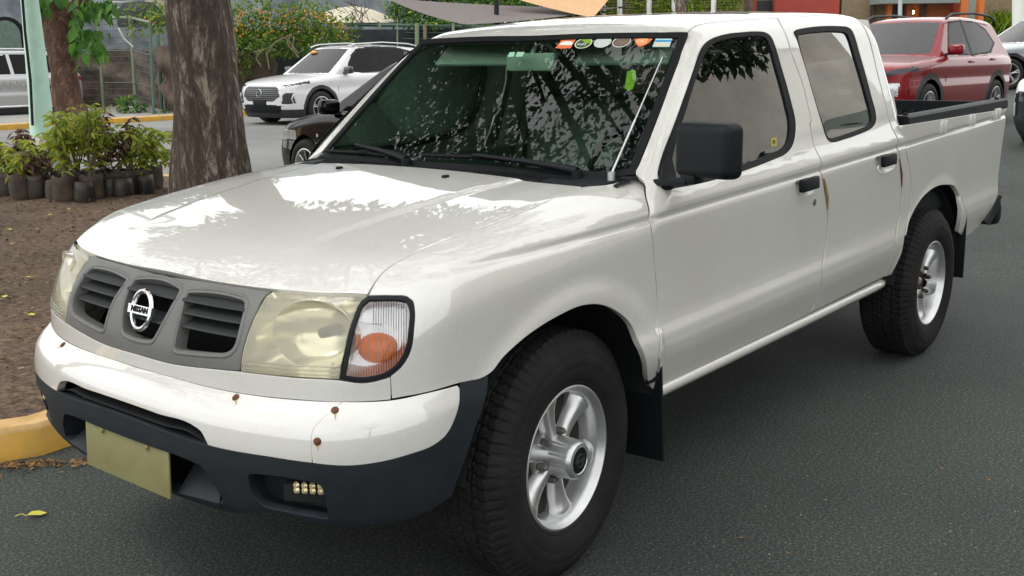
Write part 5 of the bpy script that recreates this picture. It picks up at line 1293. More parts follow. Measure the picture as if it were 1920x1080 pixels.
# ============================================================ GROUND
def gz(x, y): return float(np.clip(-x-5.5, 0, 45)*.034*sstep(np.array((y+15)/9.)))
def asphalt():
    m, nt, b = nodes_of('asphalt'); L = nt.links; tc = N(nt, 'ShaderNodeTexCoord')
    n1 = N(nt, 'ShaderNodeTexNoise', Scale=95., Detail=6., Roughness=.95); n2 = N(nt, 'ShaderNodeTexNoise', Scale=.45, Detail=6., Roughness=.6); v = N(nt, 'ShaderNodeTexVoronoi', Scale=170.)
    for n in (n1, n2, v): L.new(tc.outputs['Object'], n.inputs['Vector'])
    cr = N(nt, 'ShaderNodeValToRGB'); e = cr.color_ramp.elements; e[0].position = .36; e[0].color = (.006, .010, .009, 1); e[1].position = .66; e[1].color = (.23, .255, .23, 1)
    k = e.new(.52); k.color = (.026, .034, .030, 1)
    L.new(n1.outputs['Fac'], cr.inputs[0])
    mx = N(nt, 'ShaderNodeMix', _data_type='RGBA', _blend_type='MULTIPLY'); mx.inputs[0].default_value = 1
    mr = N(nt, 'ShaderNodeMapRange'); mr.inputs[1].default_value = .3; mr.inputs[2].default_value = .7; mr.inputs[3].default_value = .62; mr.inputs[4].default_value = 1.35; L.new(n2.outputs['Fac'], mr.inputs[0])
    L.new(cr.outputs[0], mx.inputs[6]); L.new(mr.outputs[0], mx.inputs[7]); L.new(mx.outputs[2], b.inputs['Base Color'])
    setc(b, 'Roughness', .82); setc(b, 'Specular IOR Level', .45)
    ad = N(nt, 'ShaderNodeMath', _operation='ADD'); L.new(n1.outputs['Fac'], ad.inputs[0]); L.new(v.outputs['Distance'], ad.inputs[1])
    bp = N(nt, 'ShaderNodeBump', Strength=.4, Distance=.004); L.new(ad.outputs[0], bp.inputs['Height']); L.new(bp.outputs[0], b.inputs['Normal']); return m
M_asph = asphalt()
xs = np.r_[np.linspace(-140, -60, 9), np.linspace(-55, 14, 70), np.linspace(20, 60, 5)]; ys = np.r_[np.linspace(-120, -50, 8), np.linspace(-45, 14, 60), np.linspace(20, 60, 5)]
V = [(x, y, gz(x, y)) for x in xs for y in ys]; ny = len(ys); F = [(i*ny+j, (i+1)*ny+j, (i+1)*ny+j+1, i*ny+j+1) for i in range(len(xs)-1) for j in range(ny-1)]
tag(mk('road', V, F, M_asph), kind='structure')
M_road2 = mat('skylit_road', (.22, .22, .215), .85, noise=.22, nscale=.8, bump=.3, bscale=160, detail=10)  # paler than the asphalt: brighter light on the open street put into colour
V = [(x, y, gz(x, y)+.012) for x in np.linspace(14, -60, 75) for y in np.linspace(-5.2, -21.35, 17)]; tag(mk('road', V, [(17*i+k, 17*i+k+1, 17*i+18+k, 17*i+17+k) for i in range(74) for k in range(16)], M_road2), kind='structure')
def dirtmat():
    m, nt, b = nodes_of('dirt'); L = nt.links; tc = N(nt, 'ShaderNodeTexCoord')
    n1 = N(nt, 'ShaderNodeTexNoise', Scale=26., Detail=10., Roughness=.75, Distortion=.5); n2 = N(nt, 'ShaderNodeTexNoise', Scale=1.2, Detail=6.)
    for n in (n1, n2): L.new(tc.outputs['Object'], n.inputs['Vector'])
    cr = N(nt, 'ShaderNodeValToRGB'); e = cr.color_ramp.elements; e[0].position = .32; e[0].color = (.022, .013, .009, 1); e[1].position = .70; e[1].color = (.36, .26, .17, 1); k = e.new(.5); k.color = (.14, .09, .055, 1)
    L.new(n1.outputs['Fac'], cr.inputs[0]); mx = N(nt, 'ShaderNodeMix', _data_type='RGBA', _blend_type='MULTIPLY'); mx.inputs[0].default_value = .8; L.new(cr.outputs[0], mx.inputs[6])
    mr = N(nt, 'ShaderNodeMapRange'); mr.inputs[1].default_value = .3; mr.inputs[2].default_value = .7; mr.inputs[3].default_value = .6; mr.inputs[4].default_value = 1.3; L.new(n2.outputs['Fac'], mr.inputs[0]); L.new(mr.outputs[0], mx.inputs[7]); L.new(mx.outputs[2], b.inputs['Base Color'])
    setc(b, 'Roughness', .95); bp = N(nt, 'ShaderNodeBump', Strength=.9, Distance=.03); L.new(n1.outputs['Fac'], bp.inputs['Height']); L.new(bp.outputs[0], b.inputs['Normal']); return m
M_dirt = dirtmat()
M_kerb = mat('kerb_yellow', (.78, .43, .035), .75, col2=(.55, .33, .09), nscale=5, bump=.25, bscale=40)
M_kerbtop = mat('kerb_top', (.74, .50, .22), .85, col2=(.50, .30, .11), nscale=7, bump=.2, bscale=60)
M_pave = mat('paving', (.30, .29, .27), .85, noise=.35, nscale=3, bump=.2)
M_leafY = mat('leaf_yellow', (.62, .58, .06), .6)
M_leafB = mat('leaf_brown', (.16, .075, .03), .8, col2=(.30, .17, .06), nscale=30)
K0 = onZ(0, 872)[:2]; K1 = onZ(165, 862)[:2]; kd = (K0-K1)/np.linalg.norm(K0-K1)
P5 = onZ(505, 352)[:2]; P4 = onZ(-160, 330)[:2]
Pc = K1+kd*7.5
corner_ = [K1+kd*.35, K1+kd*.08+np.array([-.03, .0]), K1+(P5-K1)*.03]
isl = fillet([Pc, K1, P5, P4], [.1, .45, 1.2, .5], 8)
def kerb_loop(loop, w, h, name, closed=True, zf=lambda x, y: 0., **tags):
    L_ = np.array(loop); n = len(L_); a = L_-np.roll(L_, 1, 0) if closed else np.gradient(L_, axis=0); b_ = np.roll(L_, -1, 0)-L_ if closed else a
    t = a/(np.linalg.norm(a, axis=1)[:, None]+1e-9)+b_/(np.linalg.norm(b_, axis=1)[:, None]+1e-9); t /= np.linalg.norm(t, axis=1)[:, None]; nn = np.stack([-t[:, 1], t[:, 0]], 1)
    if closed:
        area = .5*np.sum(L_[:, 0]*np.roll(L_[:, 1], -1)-L_[:, 1]*np.roll(L_[:, 0], -1)); nn *= (1 if area > 0 else -1)
    V = []; m_ = 6
    for i in range(n):
        z = zf(*L_[i])
        for o, hh in ((0, -.05), (0.004, h-.02), (.022, h), (w-.015, h), (w, h-.015), (w, -.05)): p = L_[i]+nn[i]*o; V.append((p[0], p[1], z+hh))
    k = n if closed else n-1; F = []; mi = []
    for i in range(k):
        j = (i+1) % n
        for q in range(m_-1): F.append((i*m_+q, j*m_+q, j*m_+q+1, i*m_+q+1)); mi.append(0 if q < 1 else 1)
    b = MB(); b.v = V; b.f = F; b.mi = mi; o = b.build(name, [M_kerb, M_kerbtop], None, smooth=True, sharp=40); return tag(o, **tags)
kl = resample(np.c_[np.r_[isl, isl[:1]], np.zeros(len(isl)+1)], 160)[:-1, :2]
kerb_loop(kl, .15, .125, 'kerb', kind='structure')
# soil inside the island, slightly mounded
il = inset(kl, .145 if True else 0); area = .5*np.sum(kl[:, 0]*np.roll(kl[:, 1], -1)-kl[:, 1]*np.roll(kl[:, 0], -1))
lo, hi = il.min(0), il.max(0); gx, gy = np.meshgrid(np.arange(lo[0], hi[0], .14), np.arange(lo[1], hi[1], .14)); gp = np.stack([gx.ravel(), gy.ravel()], 1); gp = gp[inside(gp, il) & (segdist(gp, il) > .06)]
r = delaunay_2d_cdt([Vector(p) for p in il]+[Vector(p) for p in gp], [(i, (i+1) % len(il)) for i in range(len(il))], [], 0, 1e-5); v2 = np.array([tuple(p) for p in r[0]])
tri = [t for t in r[2] if inside(v2[list(t)].mean(0)[None], il)[0]]
zz = .105+.02*sstep(segdist(v2, il)/.5)+.012*np.sin(v2[:, 0]*7+np.sin(v2[:, 1]*5)*2)*sstep(segdist(v2, il)/.3)+rng.normal(0, .005, len(v2))
tag(mk('soil', np.c_[v2, zz], tri, M_dirt), kind='structure')
# ---- leaf helpers
def foliage_mat(name, c1, c2, c3=None, trans=.35):
    m = bpy.data.materials.new(name); m.use_nodes = True; nt = m.node_tree; b = nt.nodes['Principled BSDF']; L = nt.links
    g = nt.nodes.new('ShaderNodeNewGeometry'); cr = N(nt, 'ShaderNodeValToRGB'); e = cr.color_ramp.elements; e[0].color = (*c1, 1); e[1].color = (*c2, 1)
    if c3: k = e.new(.88); k.color = (*c2, 1); e[2].color = (*c3, 1); e[2].position = .97
    L.new(g.outputs['Random Per Island'], cr.inputs[0]); L.new(cr.outputs[0], b.inputs['Base Color']); setc(b, 'Roughness', .5)
    tr = N(nt, 'ShaderNodeBsdfTranslucent'); L.new(cr.outputs[0], tr.inputs[0]); mx = N(nt, 'ShaderNodeMixShader'); mx.inputs[0].default_value = trans
    L.new(b.outputs[0], mx.inputs[1]); L.new(tr.outputs[0], mx.inputs[2]); L.new(mx.outputs[0], nt.nodes['Material Output'].inputs[0]); MATS[name] = m; return m
def leaves(P, Dr, size, wid=.42, jit=.5, fold=.18):
    """arrays of points and directions -> leaf faces (diamond, folded)"""
    n = len(P); Dr = Dr/np.linalg.norm(Dr, axis=1)[:, None]; s = size*(1+rng.uniform(-jit, jit, n))[:, None]
    up = rng.normal(0, 1, (n, 3)); up[:, 2] += 1.2; sd_ = np.cross(Dr, up); sd_ /= np.linalg.norm(sd_, axis=1)[:, None]+1e-9; nn = np.cross(sd_, Dr)
    a = P; b = P+Dr*s*.45+sd_*s*wid*.5+nn*s*fold*.5; c = P+Dr*s-nn*s*fold*.4; d = P+Dr*s*.45-sd_*s*wid*.5+nn*s*fold*.5
    V = np.stack([a, b, c, d], 1).reshape(-1, 3); i = np.arange(n)*4; F = np.concatenate([np.stack([i, i+1, i+2], 1), np.stack([i, i+2, i+3], 1)]); return V, F
def leafobj(name, V, F, m, parent=None):
    me = bpy.data.meshes.new(name); me.from_pydata(V.tolist(), [], F.tolist()); me.update(); o = link(name, me, m, parent, True); return o
def blob_pts(c, r, n, hollow=.35):
    d = rng.normal(0, 1, (n, 3)); d /= np.linalg.norm(d, axis=1)[:, None]; rr = (hollow+(1-hollow)*rng.random(n)**.5)[:, None]; return np.array(c)+d*rr*np.array(r), d
def cloud(name, blobs, size, m, parent=None, dens=1., wid=.45, droop=-.2):
    PS = []; DS = []
    for c, r, n in blobs:
        p, d = blob_pts(c, r, int(n*dens)); PS.append(p); DS.append(d+rng.normal(0, .7, p.shape)+[0, 0, droop])
    V, F = leaves(np.concatenate(PS), np.concatenate(DS), size, wid); return leafobj(name, V, F, m, parent)
ML_canopy = foliage_mat('leaf_canopy', (.008, .022, .006), (.030, .07, .014), trans=.2)
ML_pot = foliage_mat('leaf_pot', (.16, .26, .03), (.50, .55, .08), (.60, .52, .12), trans=.5)
ML_dry = foliage_mat('leaf_dry', (.07, .035, .022), (.17, .085, .05), trans=.15)
ML_hedge = foliage_mat('leaf_hedge', (.035, .11, .015), (.20, .31, .03))
ML_flow = foliage_mat('flower_orange', (.75, .22, .02), (.85, .42, .06), trans=.2)
ML_vine = foliage_mat('leaf_vine', (.02, .08, .02), (.12, .26, .05), (.5, .5, .04))
ML_lime = foliage_mat('leaf_lime', (.06, .14, .01), (.28, .38, .02))
ML_branch = foliage_mat('leaf_branch', (.03, .12, .015), (.12, .28, .03))
def barkmat(name, c1, c2, c3, sc=6., vs=.25):
    m, nt, b = nodes_of(name); L = nt.links; tc = N(nt, 'ShaderNodeTexCoord'); mp = nt.nodes.new('ShaderNodeMapping'); mp.inputs['Scale'].default_value = (1, 1, vs); L.new(tc.outputs['Object'], mp.inputs[0])
    n1 = N(nt, 'ShaderNodeTexNoise', Scale=sc, Detail=10., Roughness=.78, Distortion=.35); L.new(mp.outputs[0], n1.inputs['Vector']); n2 = N(nt, 'ShaderNodeTexNoise', Scale=sc*7, Detail=6., Roughness=.7); L.new(mp.outputs[0], n2.inputs['Vector'])
    cr = N(nt, 'ShaderNodeValToRGB'); e = cr.color_ramp.elements; e[0].position = .46; e[0].color = (*c1, 1); e[1].position = .53; e[1].color = (*c2, 1); k = e.new(.62); k.color = (*c3, 1)
    L.new(n1.outputs['Fac'], cr.inputs[0]); mx = N(nt, 'ShaderNodeMix', _data_type='RGBA', _blend_type='MULTIPLY'); mx.inputs[0].default_value = .7; L.new(cr.outputs[0], mx.inputs[6])
    mr = N(nt, 'ShaderNodeMapRange'); mr.inputs[1].default_value = .3; mr.inputs[2].default_value = .7; mr.inputs[3].default_value = .45; mr.inputs[4].default_value = 1.5; L.new(n2.outputs['Fac'], mr.inputs[0]); L.new(mr.outputs[0], mx.inputs[7])
    L.new(mx.outputs[2], b.inputs['Base Color']); setc(b, 'Roughness', .92); ad = N(nt, 'ShaderNodeMath', _operation='ADD'); L.new(n1.outputs['Fac'], ad.inputs[0]); L.new(n2.outputs['Fac'], ad.inputs[1])
    bp = N(nt, 'ShaderNodeBump', Strength=.9, Distance=.04); L.new(ad.outputs[0], bp.inputs['Height']); L.new(bp.outputs[0], b.inputs['Normal']); return m
M_bark = barkmat('bark_grey', (.085, .062, .048), (.15, .115, .09), (.50, .41, .34), 11., .26)
M_bark2 = barkmat('bark_brown', (.085, .040, .025), (.12, .062, .04), (.23, .14, .10), 7., .5)
def trunk(name, pts, rad, m, parent, n=28, rough=.05):
    b = MB(); P = resample(np.array(pts), 60); rr = np.interp(np.linspace(0, 1, 60), np.linspace(0, 1, len(rad)), rad); b.tube([tuple(p) for p in P], list(rr), n)
    v = np.array(b.v); c = np.repeat(P, n, 0); k = np.array([math.sin(i*2.1+p[2]*3)*.5+math.sin(i*.9-p[2]*5) for i, p in zip(np.tile(np.arange(n), 60), v)]); v = c+(v-c)*(1+rough*k[:, None]*.6); b.v = [tuple(p) for p in v]
    return b.build(name, m, parent, smooth=True, sharp=80)
# ---- the big tree
tb = onZ(398, 392, .10); s_ = (tb-CAMP)@CF/FPX
TREE = empty('tree', tuple(tb), label='big tree with a thick peeling grey brown trunk behind the pickup bonnet', cat='tree')
def rel(o, p): return tuple(np.array(p)-np.array(o.location))
D0 = (tb-CAMP)@CF
tp = [onD(398, 392, D0), onD(396, 330, D0), onD(390, 200, D0+.05), onD(382, 90, D0+.1), onD(372, 0, D0+.1), onD(362, -160, D0), onD(352, -420, D0-.2)]
wr_ = [80, 66, 60, 57, 54, 50, 44]
TR = trunk('trunk', [rel(TREE, p) for p in tp], [w*D0/FPX for w in wr_], M_bark, TREE)
top = np.array(rel(TREE, tp[-1]))
b = MB()
br_ends = []
for k in range(6):
    a = k*2.4; L_ = 2.6+rng.random()*1.6; e = top+np.array([math.cos(a)*L_, math.sin(a)*L_, 1.0+rng.random()*1.8]); mid = top+(e-top)*.5+[0, 0, .5]; b.tube([tuple(top-[0, 0, .3]), tuple(mid), tuple(e)], [.16, .09, .03], 8); br_ends += [mid, e]
    for q in range(3):
        e2 = mid+rng.normal(0, 1.2, 3)+[0, 0, .4]; b.tube([tuple(mid), tuple(e2)], [.05, .015], 6); br_ends.append(e2)
b.build('limbs', M_bark, TREE, smooth=True)
cloud('crown', [(e, (1.05, 1.05, .55), 620) for e in br_ends], .19, ML_canopy, TREE)
# ---- trees whose crowns reach over the pickup from outside the frame (seen in the reflections)
def far_tree(x, y, h, r, nb, dens, label, lean=(0, 0)):
    t = empty('tree', (x, y, 0), label=label, cat='tree'); trunk('trunk', [(0, 0, -.1), (.1, 0, h*.5), (lean[0]*.5, lean[1]*.5, h*.8)], [.28, .22, .14], M_bark, t)
    b = MB(); tops = []
    for k in range(nb):
        a = k*2.4+1; rr = r*math.sqrt((k+.5)/nb); e = np.array([math.cos(a)*rr+lean[0], math.sin(a)*rr+lean[1], h+.8*math.sin(k*1.7)]); b.tube([(lean[0]*.4, lean[1]*.4, h*.72), tuple(e*[.5, .5, 0]+[0, 0, h*.93]), tuple(e)], [.10, .06, .02], 6); tops.append(e)
    b.build('limbs', M_bark, t); cloud('crown', [(e, (1.05, 1.05, .55), 300) for e in tops], .14, ML_canopy, t, dens=dens)
# ---- small tree, left
t2 = onZ(128, 235, 0); d2 = 20.; b0 = onD(137, 232, d2)
T2 = empty('tree', tuple(b0), label='slim brown tree trunk beside the pale green lamp post', cat='tree')
pp = [onD(148, 240, d2), onD(126, 190, d2), onD(120, 130, d2), onD(112, 70, d2), onD(104, 25, d2), onD(88, 0, d2), onD(60, -60, d2)]
d2s = d2/FPX
trunk('trunk', [rel(T2, p) for p in pp], [27*d2s, 27*d2s, 24*d2s, 26*d2s, 30*d2s, 22*d2s, 18*d2s], M_bark2, T2)
b = MB(); b.tube([rel(T2, onD(118, 40, d2)), rel(T2, onD(150, 5, d2)), rel(T2, onD(180, -50, d2))], [.16, .13, .10], 10); b.tube([rel(T2, onD(75, 10, d2)), rel(T2, onD(60, -8, d2)), rel(T2, onD(40, -60, d2))], [.10, .08, .05], 10); b.build('limb', M_bark2, T2, smooth=True)
PS = []; DS = []
for (u, v, dx, dy, n) in ((165, 8, 20, 10, 60), (190, 15, 22, 16, 70), (150, 20, 12, 25, 40), (205, 5, 15, 12, 40), (143, 60, 8, 40, 60), (148, 85, 10, 20, 30), (180, 75, 16, 26, 55), (172, 60, 8, 10, 20), (190, 98, 8, 14, 26), (75, 0, 12, 14, 40), (62, 6, 8, 10, 20), (100, -5, 30, 6, 30), (85, 14, 8, 6, 14)):
    for _ in range(int(n*.55)):
        p = onD(u+rng.normal(0, dx*.6), v+rng.normal(0, dy*.5), d2-.3+rng.normal(0, .25)); PS.append(rel(T2, p)); DS.append([rng.normal(0, .5), rng.normal(0, .5), -1.1])
V, F = leaves(np.array(PS), np.array(DS), .22, .5); leafobj('crown', V, F, ML_branch, T2)
cloud('upper_crown', [(rel(T2, onD(100, -190, d2)), (2.6, 2.6, 1.0), 2200), (rel(T2, onD(240, -230, d2)), (2.0, 2.0, .8), 1500)], .20, ML_canopy, T2)
# ---- lamp post
M_mint = mat('mint_paint', (.46, .70, .57), .5, noise=.15, nscale=4, bump=.05, rvar=.1)
M_conc = mat('concrete_white', (.52, .53, .48), .85, noise=.35, nscale=5, bump=.3)
d3 = 14.2; lp0 = onD(88, 305, d3); LP = empty('lamp_post', tuple(lp0), label='pale green lamp post on a white concrete base among the potted plants', cat='lamp post'); q3 = d3/FPX
b = MB(); b.tube([rel(LP, onD(80, 262, d3)), rel(LP, onD(75, 190, d3)), rel(LP, onD(62, 60, d3)), rel(LP, onD(52, -30, d3)), rel(LP, onD(20, -520, d3))], [22*q3, 20*q3, 17.5*q3, 15*q3, 9*q3], 24); b.build('pole', M_mint, LP, smooth=True, sharp=60)
b = MB(); b.tube([rel(LP, onD(61, 235, d3-.2)), rel(LP, onD(57, 150, d3-.2)), rel(LP, onD(47, 60, d3-.2)), rel(LP, onD(40, -30, d3-.2))], .018, 6); b.build('cable', M_blackpl, LP, smooth=True)
b = MB(); b.box(rel(LP, onD(92, 285, d3)), (.52, .52, .42), bev=.05); b.build('base', M_conc, LP, smooth=True, sharp=40)
b = MB(); c_ = np.array(rel(LP, onD(80, 262, d3))); b.lathe([(.26, .0), (.24, .02), (.17, .03), (.16, .06)], 24, 'z', tuple(c_-[0, 0, .07])); b.build('flange', M_mint, LP, smooth=True, sharp=40)
b = MB(); tp_ = np.array(rel(LP, onD(20, -520, d3))); b.tube([tuple(tp_), tuple(tp_+[.6, -.3, .25]), tuple(tp_+[1.2, -.6, .25])], .035, 8); b.box(tuple(tp_+[1.4, -.7, .22]), (.6, .25, .12), bev=.03); b.build('lamp_head', M_mint, LP, smooth=True)
# ---- potted saplings
M_bag = mat('grow_bag', (.018, .020, .022), .45, col2=(.05, .035, .022), nscale=7, bump=.7, bscale=18)
M_bag2 = mat('grow_bag_brown', (.10, .068, .045), .8, col2=(.04, .035, .03), nscale=9, bump=.6, bscale=18)
M_stem = mat('stem', (.20, .17, .11), .8, noise=.3)
def sapling(u, v, h, w, nst, kind, label, lean=0., bag=M_bag, r=.115, bh=.24, dens=1., group='potted saplings in plastic bags on the soil'):
    p = onZ(u, v, .12); s = empty('potted_sapling', tuple(p), label=label, cat='potted plant', group=group)
    n = 20; V = []; F = []; ph = rng.random()*6
    lv = [(r*.86, -.02), (r*1.0, .03), (r*1.04, bh*.4), (r*.97, bh*.75), (r*1.03, bh), (r*.93, bh*1.04), (r*.86, bh*.93)]
    for i, (rr, z) in enumerate(lv):
        for k in range(n):
            th = 2*math.pi*k/n; q = rr*(1+.05*math.sin(3*th+ph+i*.9)+.035*math.sin(7*th+i*1.3)); V.append((q*math.cos(th), q*math.sin(th), z+.012*math.sin(4*th+ph)*(i > 2)))
    F = [(i*n+k, i*n+(k+1) % n, (i+1)*n+(k+1) % n, (i+1)*n+k) for i in range(len(lv)-1) for k in range(n)]
    b = MB(); b.add(V, F); b.build('grow_bag', bag, s, smooth=True, sharp=70)
    b = MB(); b.lathe([(0, bh*.93), (r*.86, bh*.90)], n, 'z'); b.build('potting_soil', M_dirt, s)
    st = MB(); PS = []; DS = []
    for k in range(nst):
        a = rng.random()*6.28; sp_ = w*(.25+.75*rng.random()); e = np.array([math.cos(a)*sp_+lean*-.63, math.sin(a)*sp_+lean*.777, h*(.72+.28*rng.random())]); m0 = np.array([e[0]*.35+rng.normal(0, .02), e[1]*.35+rng.normal(0, .02), h*.45]); st.tube([(rng.normal(0, .02), rng.normal(0, .02), bh*.85), tuple(m0), tuple(e)], [.009, .007, .004], 6)
        nodes = [e]+[m0+(e-m0)*t for t in (.25, .45, .6, .75, .9)]
        if rng.random() < .6: nodes += [m0*.8+[0, 0, .03]]
        for nd in nodes:
            for _ in range(2):
                a2 = rng.random()*6.28; c = nd+np.array([math.cos(a2)*.07, math.sin(a2)*.07, rng.normal(0, .03)]); st.tube([tuple(nd), tuple(c)], .0022, 4)
                for l in range(6):
                    a3 = l*1.05+rng.random(); PS.append(c); DS.append([math.cos(a3), math.sin(a3), -.55+rng.normal(0, .25)])
    k = int(len(PS)*dens); sel = rng.permutation(len(PS))[:k]
    st.build('stems', M_stem, s, smooth=True)
    V, F = leaves(np.array(PS)[sel], np.array(DS)[sel], .092, .34); leafobj('foliage', V, F, kind, s)
S_ = [(18, 368, .62, .16, 6, ML_pot, 'green potted sapling at the far left edge of the row', 0, M_bag), (42, 372, .60, .14, 4, ML_pot, 'short potted sapling second from the left edge', 0, M_bag2),
      (75, 372, .58, .10, 3, ML_dry, 'thin sapling with few dry leaves in front of the lamp post base', 0, M_bag), (98, 360, .70, .13, 4, ML_pot, 'sapling half hidden behind its black bag beside the lamp post base', 0, M_bag),
      (124, 376, .98, .17, 8, ML_pot, 'tall leafy potted sapling left of centre in the row', -.05, M_bag2), (150, 366, .92, .18, 8, ML_pot, 'potted sapling with the densest yellow green crown', .05, M_bag),
      (175, 374, 1.0, .17, 8, ML_pot, 'tallest potted sapling in the middle of the row', .06, M_bag2), (196, 362, .90, .12, 6, ML_dry, 'withered brown sapling right of the tallest one', .08, M_bag),
      (222, 366, .80, .12, 4, ML_dry, 'sparse brown leaved sapling in the right half of the row', .05, M_bag2), (243, 364, .78, .15, 5, ML_pot, 'green sapling in a crumpled black bag', .05, M_bag),
      (262, 360, .80, .15, 5, ML_pot, 'potted sapling leaning right towards the big tree', .18, M_bag), (286, 356, .62, .12, 3, ML_pot, 'small sapling at the right end of the row', .14, M_bag2), (60, 360, .74, .13, 4, ML_dry, 'dry twiggy sapling left of the lamp post base', 0, M_bag)]
for (u, v, h, w, n, k, lb, ln, bg) in S_: sapling(u, v, h*.92, w*1.1, n, k, lb, ln, bg, dens=.62)
for (u, v) in ((8, 366), (108, 374), (160, 377), (208, 370), (232, 370), (272, 363)):
    p = onZ(u, v, .12); b = MB(); n = 18
    rr = .10; lv = [(rr*.9, -.02), (rr*1.05, .04), (rr*1.0, .12), (rr*.95, .19), (rr*.80, .20), (0, .185)]; V = [(q*(1+.07*math.sin(3*2*math.pi*k/n+i+u))*math.cos(2*math.pi*k/n), q*math.sin(2*math.pi*k/n), z) for i, (q, z) in enumerate(lv) for k in range(n)]
    F = [(i*n+k, i*n+(k+1) % n, (i+1)*n+(k+1) % n, (i+1)*n+k) for i in range(len(lv)-1) for k in range(n)]; b.add(V, F)
    o = b.build('soil_bag', M_bag if u % 3 else M_bag2, None, smooth=True, sharp=70); o.location = tuple(p); tag(o, 'soil filled plastic bag without a plant standing among the potted saplings', 'bag', 'bare soil bags')
# ---- fallen leaves
def fallen(u, v, size, m, label, z=.006, group=None, ang=None):
    p = onZ(u, v, z); a = ang if ang is not None else rng.random()*6.28; b = MB(); o_ = [(0, 0), (.25, .28), (.62, .33), (1.0, .05), (.7, -.28), (.3, -.25)]; V = [(x*size, y*size, .004+.10*size*abs(y)+.05*size*math.sin(x*5)) for x, y in o_]+[(size*.5, 0, .002)]
    b.add(V, [(i, (i+1) % 6, 6) for i in range(6)]); b.tube([(0, 0, .002), (-.25*size, .05*size, .01), (-.55*size, .02*size, .006)], .0012*size/.05, 4); o = b.build('fallen_leaf', m, None, smooth=True); o.location = tuple(p); o.rotation_euler = (0, 0, a); return tag(o, label, 'leaf', group)
fallen(50, 968, .062, M_leafY, 'yellow green fallen leaf on the asphalt at the lower left', ang=2.6)
for i, (u, v) in enumerate(((1546, 940), (1763, 878), (1700, 930), (1395, 1010), (1640, 815), (1850, 900), (1480, 1040), (1780, 1000), (1600, 700))):
    fallen(u, v, .015, M_leafB, 'tiny dry leaf bit lying on the asphalt beside the pickup', group='leaf bits on the asphalt', z=.006)
for i, (u, v) in enumerate(((15, 430), (60, 520), (22, 458), (70, 430), (52, 590), (128, 392), (10, 555), (95, 402))):
    fallen(u, v, .05, M_leafY, 'yellow fallen leaf lying on the bare soil', group='yellow leaves on the soil', z=.145)
PS = []; n = 900
for _ in range(n):
    t = rng.random()**.8*1.6; w = abs(rng.normal(0, .035)); p = K1+kd*(t-.12); q = p+np.array([kd[1], -kd[0]])*0; nn_ = np.array([-kd[1], kd[0]]); 
    if (CAMP[:2]-K1)@nn_ < 0: nn_ = -nn_
    q = p+nn_*(w+.005); PS.append([q[0], q[1], .006+.008*rng.random()])
V, F = leaves(np.array(PS), np.c_[rng.normal(0, 1, (n, 2)), rng.normal(0, .15, n)], .022, .6); tag(leafobj('leaf_litter', V, F, M_leafB), kind='stuff')
PS = []; n = 5200; k = 0
while k < n:
    a, c = rng.random(), rng.random(); p = lo+(hi-lo)*[a, c]; 
    d_ = (np.array([p[0], p[1], .13])-CAMP)@CF
    if d_ < 12 and inside(p[None], il)[0]: PS.append([p[0], p[1], .128+.02*rng.random()]); k += 1
V, F = leaves(np.array(PS), np.c_[rng.normal(0, 1, (n, 2)), rng.normal(0, .2, n)], .030, .45); tag(leafobj('ground_litter', V, F, foliage_mat('litter', (.05, .028, .016), (.20, .13, .07), (.36, .30, .2), trans=.05)), kind='stuff')
PS = []; n = 1300
for _ in range(n):
    p = onZ(rng.uniform(0, 1920), 620+460*rng.random()**.7, .002)
    if -4.2 < p[0] < 1.0 and -.9 < p[1] < .9: continue
    if inside(p[None, :2], kl)[0]: continue
    PS.append(p)
V, F = leaves(np.array(PS), np.c_[rng.normal(0, 1, (len(PS), 2)), rng.normal(0, .3, len(PS))], .0045, .8); tag(leafobj('grit', V, F, foliage_mat('grit', (.10, .09, .07), (.34, .33, .30), (.30, .16, .07), trans=0)), kind='stuff')
# ============================================================ FAR SIDE OF THE STREET
FR = 2000.
def W(u, v, d): return onD(u, v, d)
def farcurb(pts, w, h): return None
yk = -21.3
kl2 = np.array([[x, yk+.25*math.sin(x*.05)] for x in np.linspace(14, -60, 80)])
kerb_loop(kl2, .18, .14, 'kerb', closed=False, kind='structure')
kk = np.array([onZ(u, v)[:2] for u, v in ((-60, 253), (40, 247), (120, 243), (200, 240), (262, 235), (300, 233), (345, 231))])
V = []
for x in np.linspace(14, -60, 60): V += [(x, yk-.18+.25*math.sin(x*.05), .13), (x, yk-6, .15)]
tag(mk('pavement', V, [(2*i, 2*i+1, 2*i+3, 2*i+2) for i in range(59)], M_pave), kind='structure')
M_wallblue = mat('stained_wall', (.30, .34, .36), .9, col2=(.12, .14, .16), nscale=1.1, bump=.1, detail=9)
M_earth = mat('earth_stone', (.155, .115, .085), .95, col2=(.05, .036, .028), nscale=2.6, bump=1., bscale=5, detail=10)
M_postg = mat('post_green', (.20, .25, .16), .7, noise=.3)
M_postg2 = mat('post_darkgreen', (.07, .14, .10), .7, noise=.3)
M_wire = mat('wire', (.06, .07, .065), .6)
M_beige = mat('wall_beige', (.50, .45, .34), .85, noise=.15, nscale=1)
M_awn = mat('awning_canvas', (.50, .46, .36), .85, noise=.2, nscale=3)
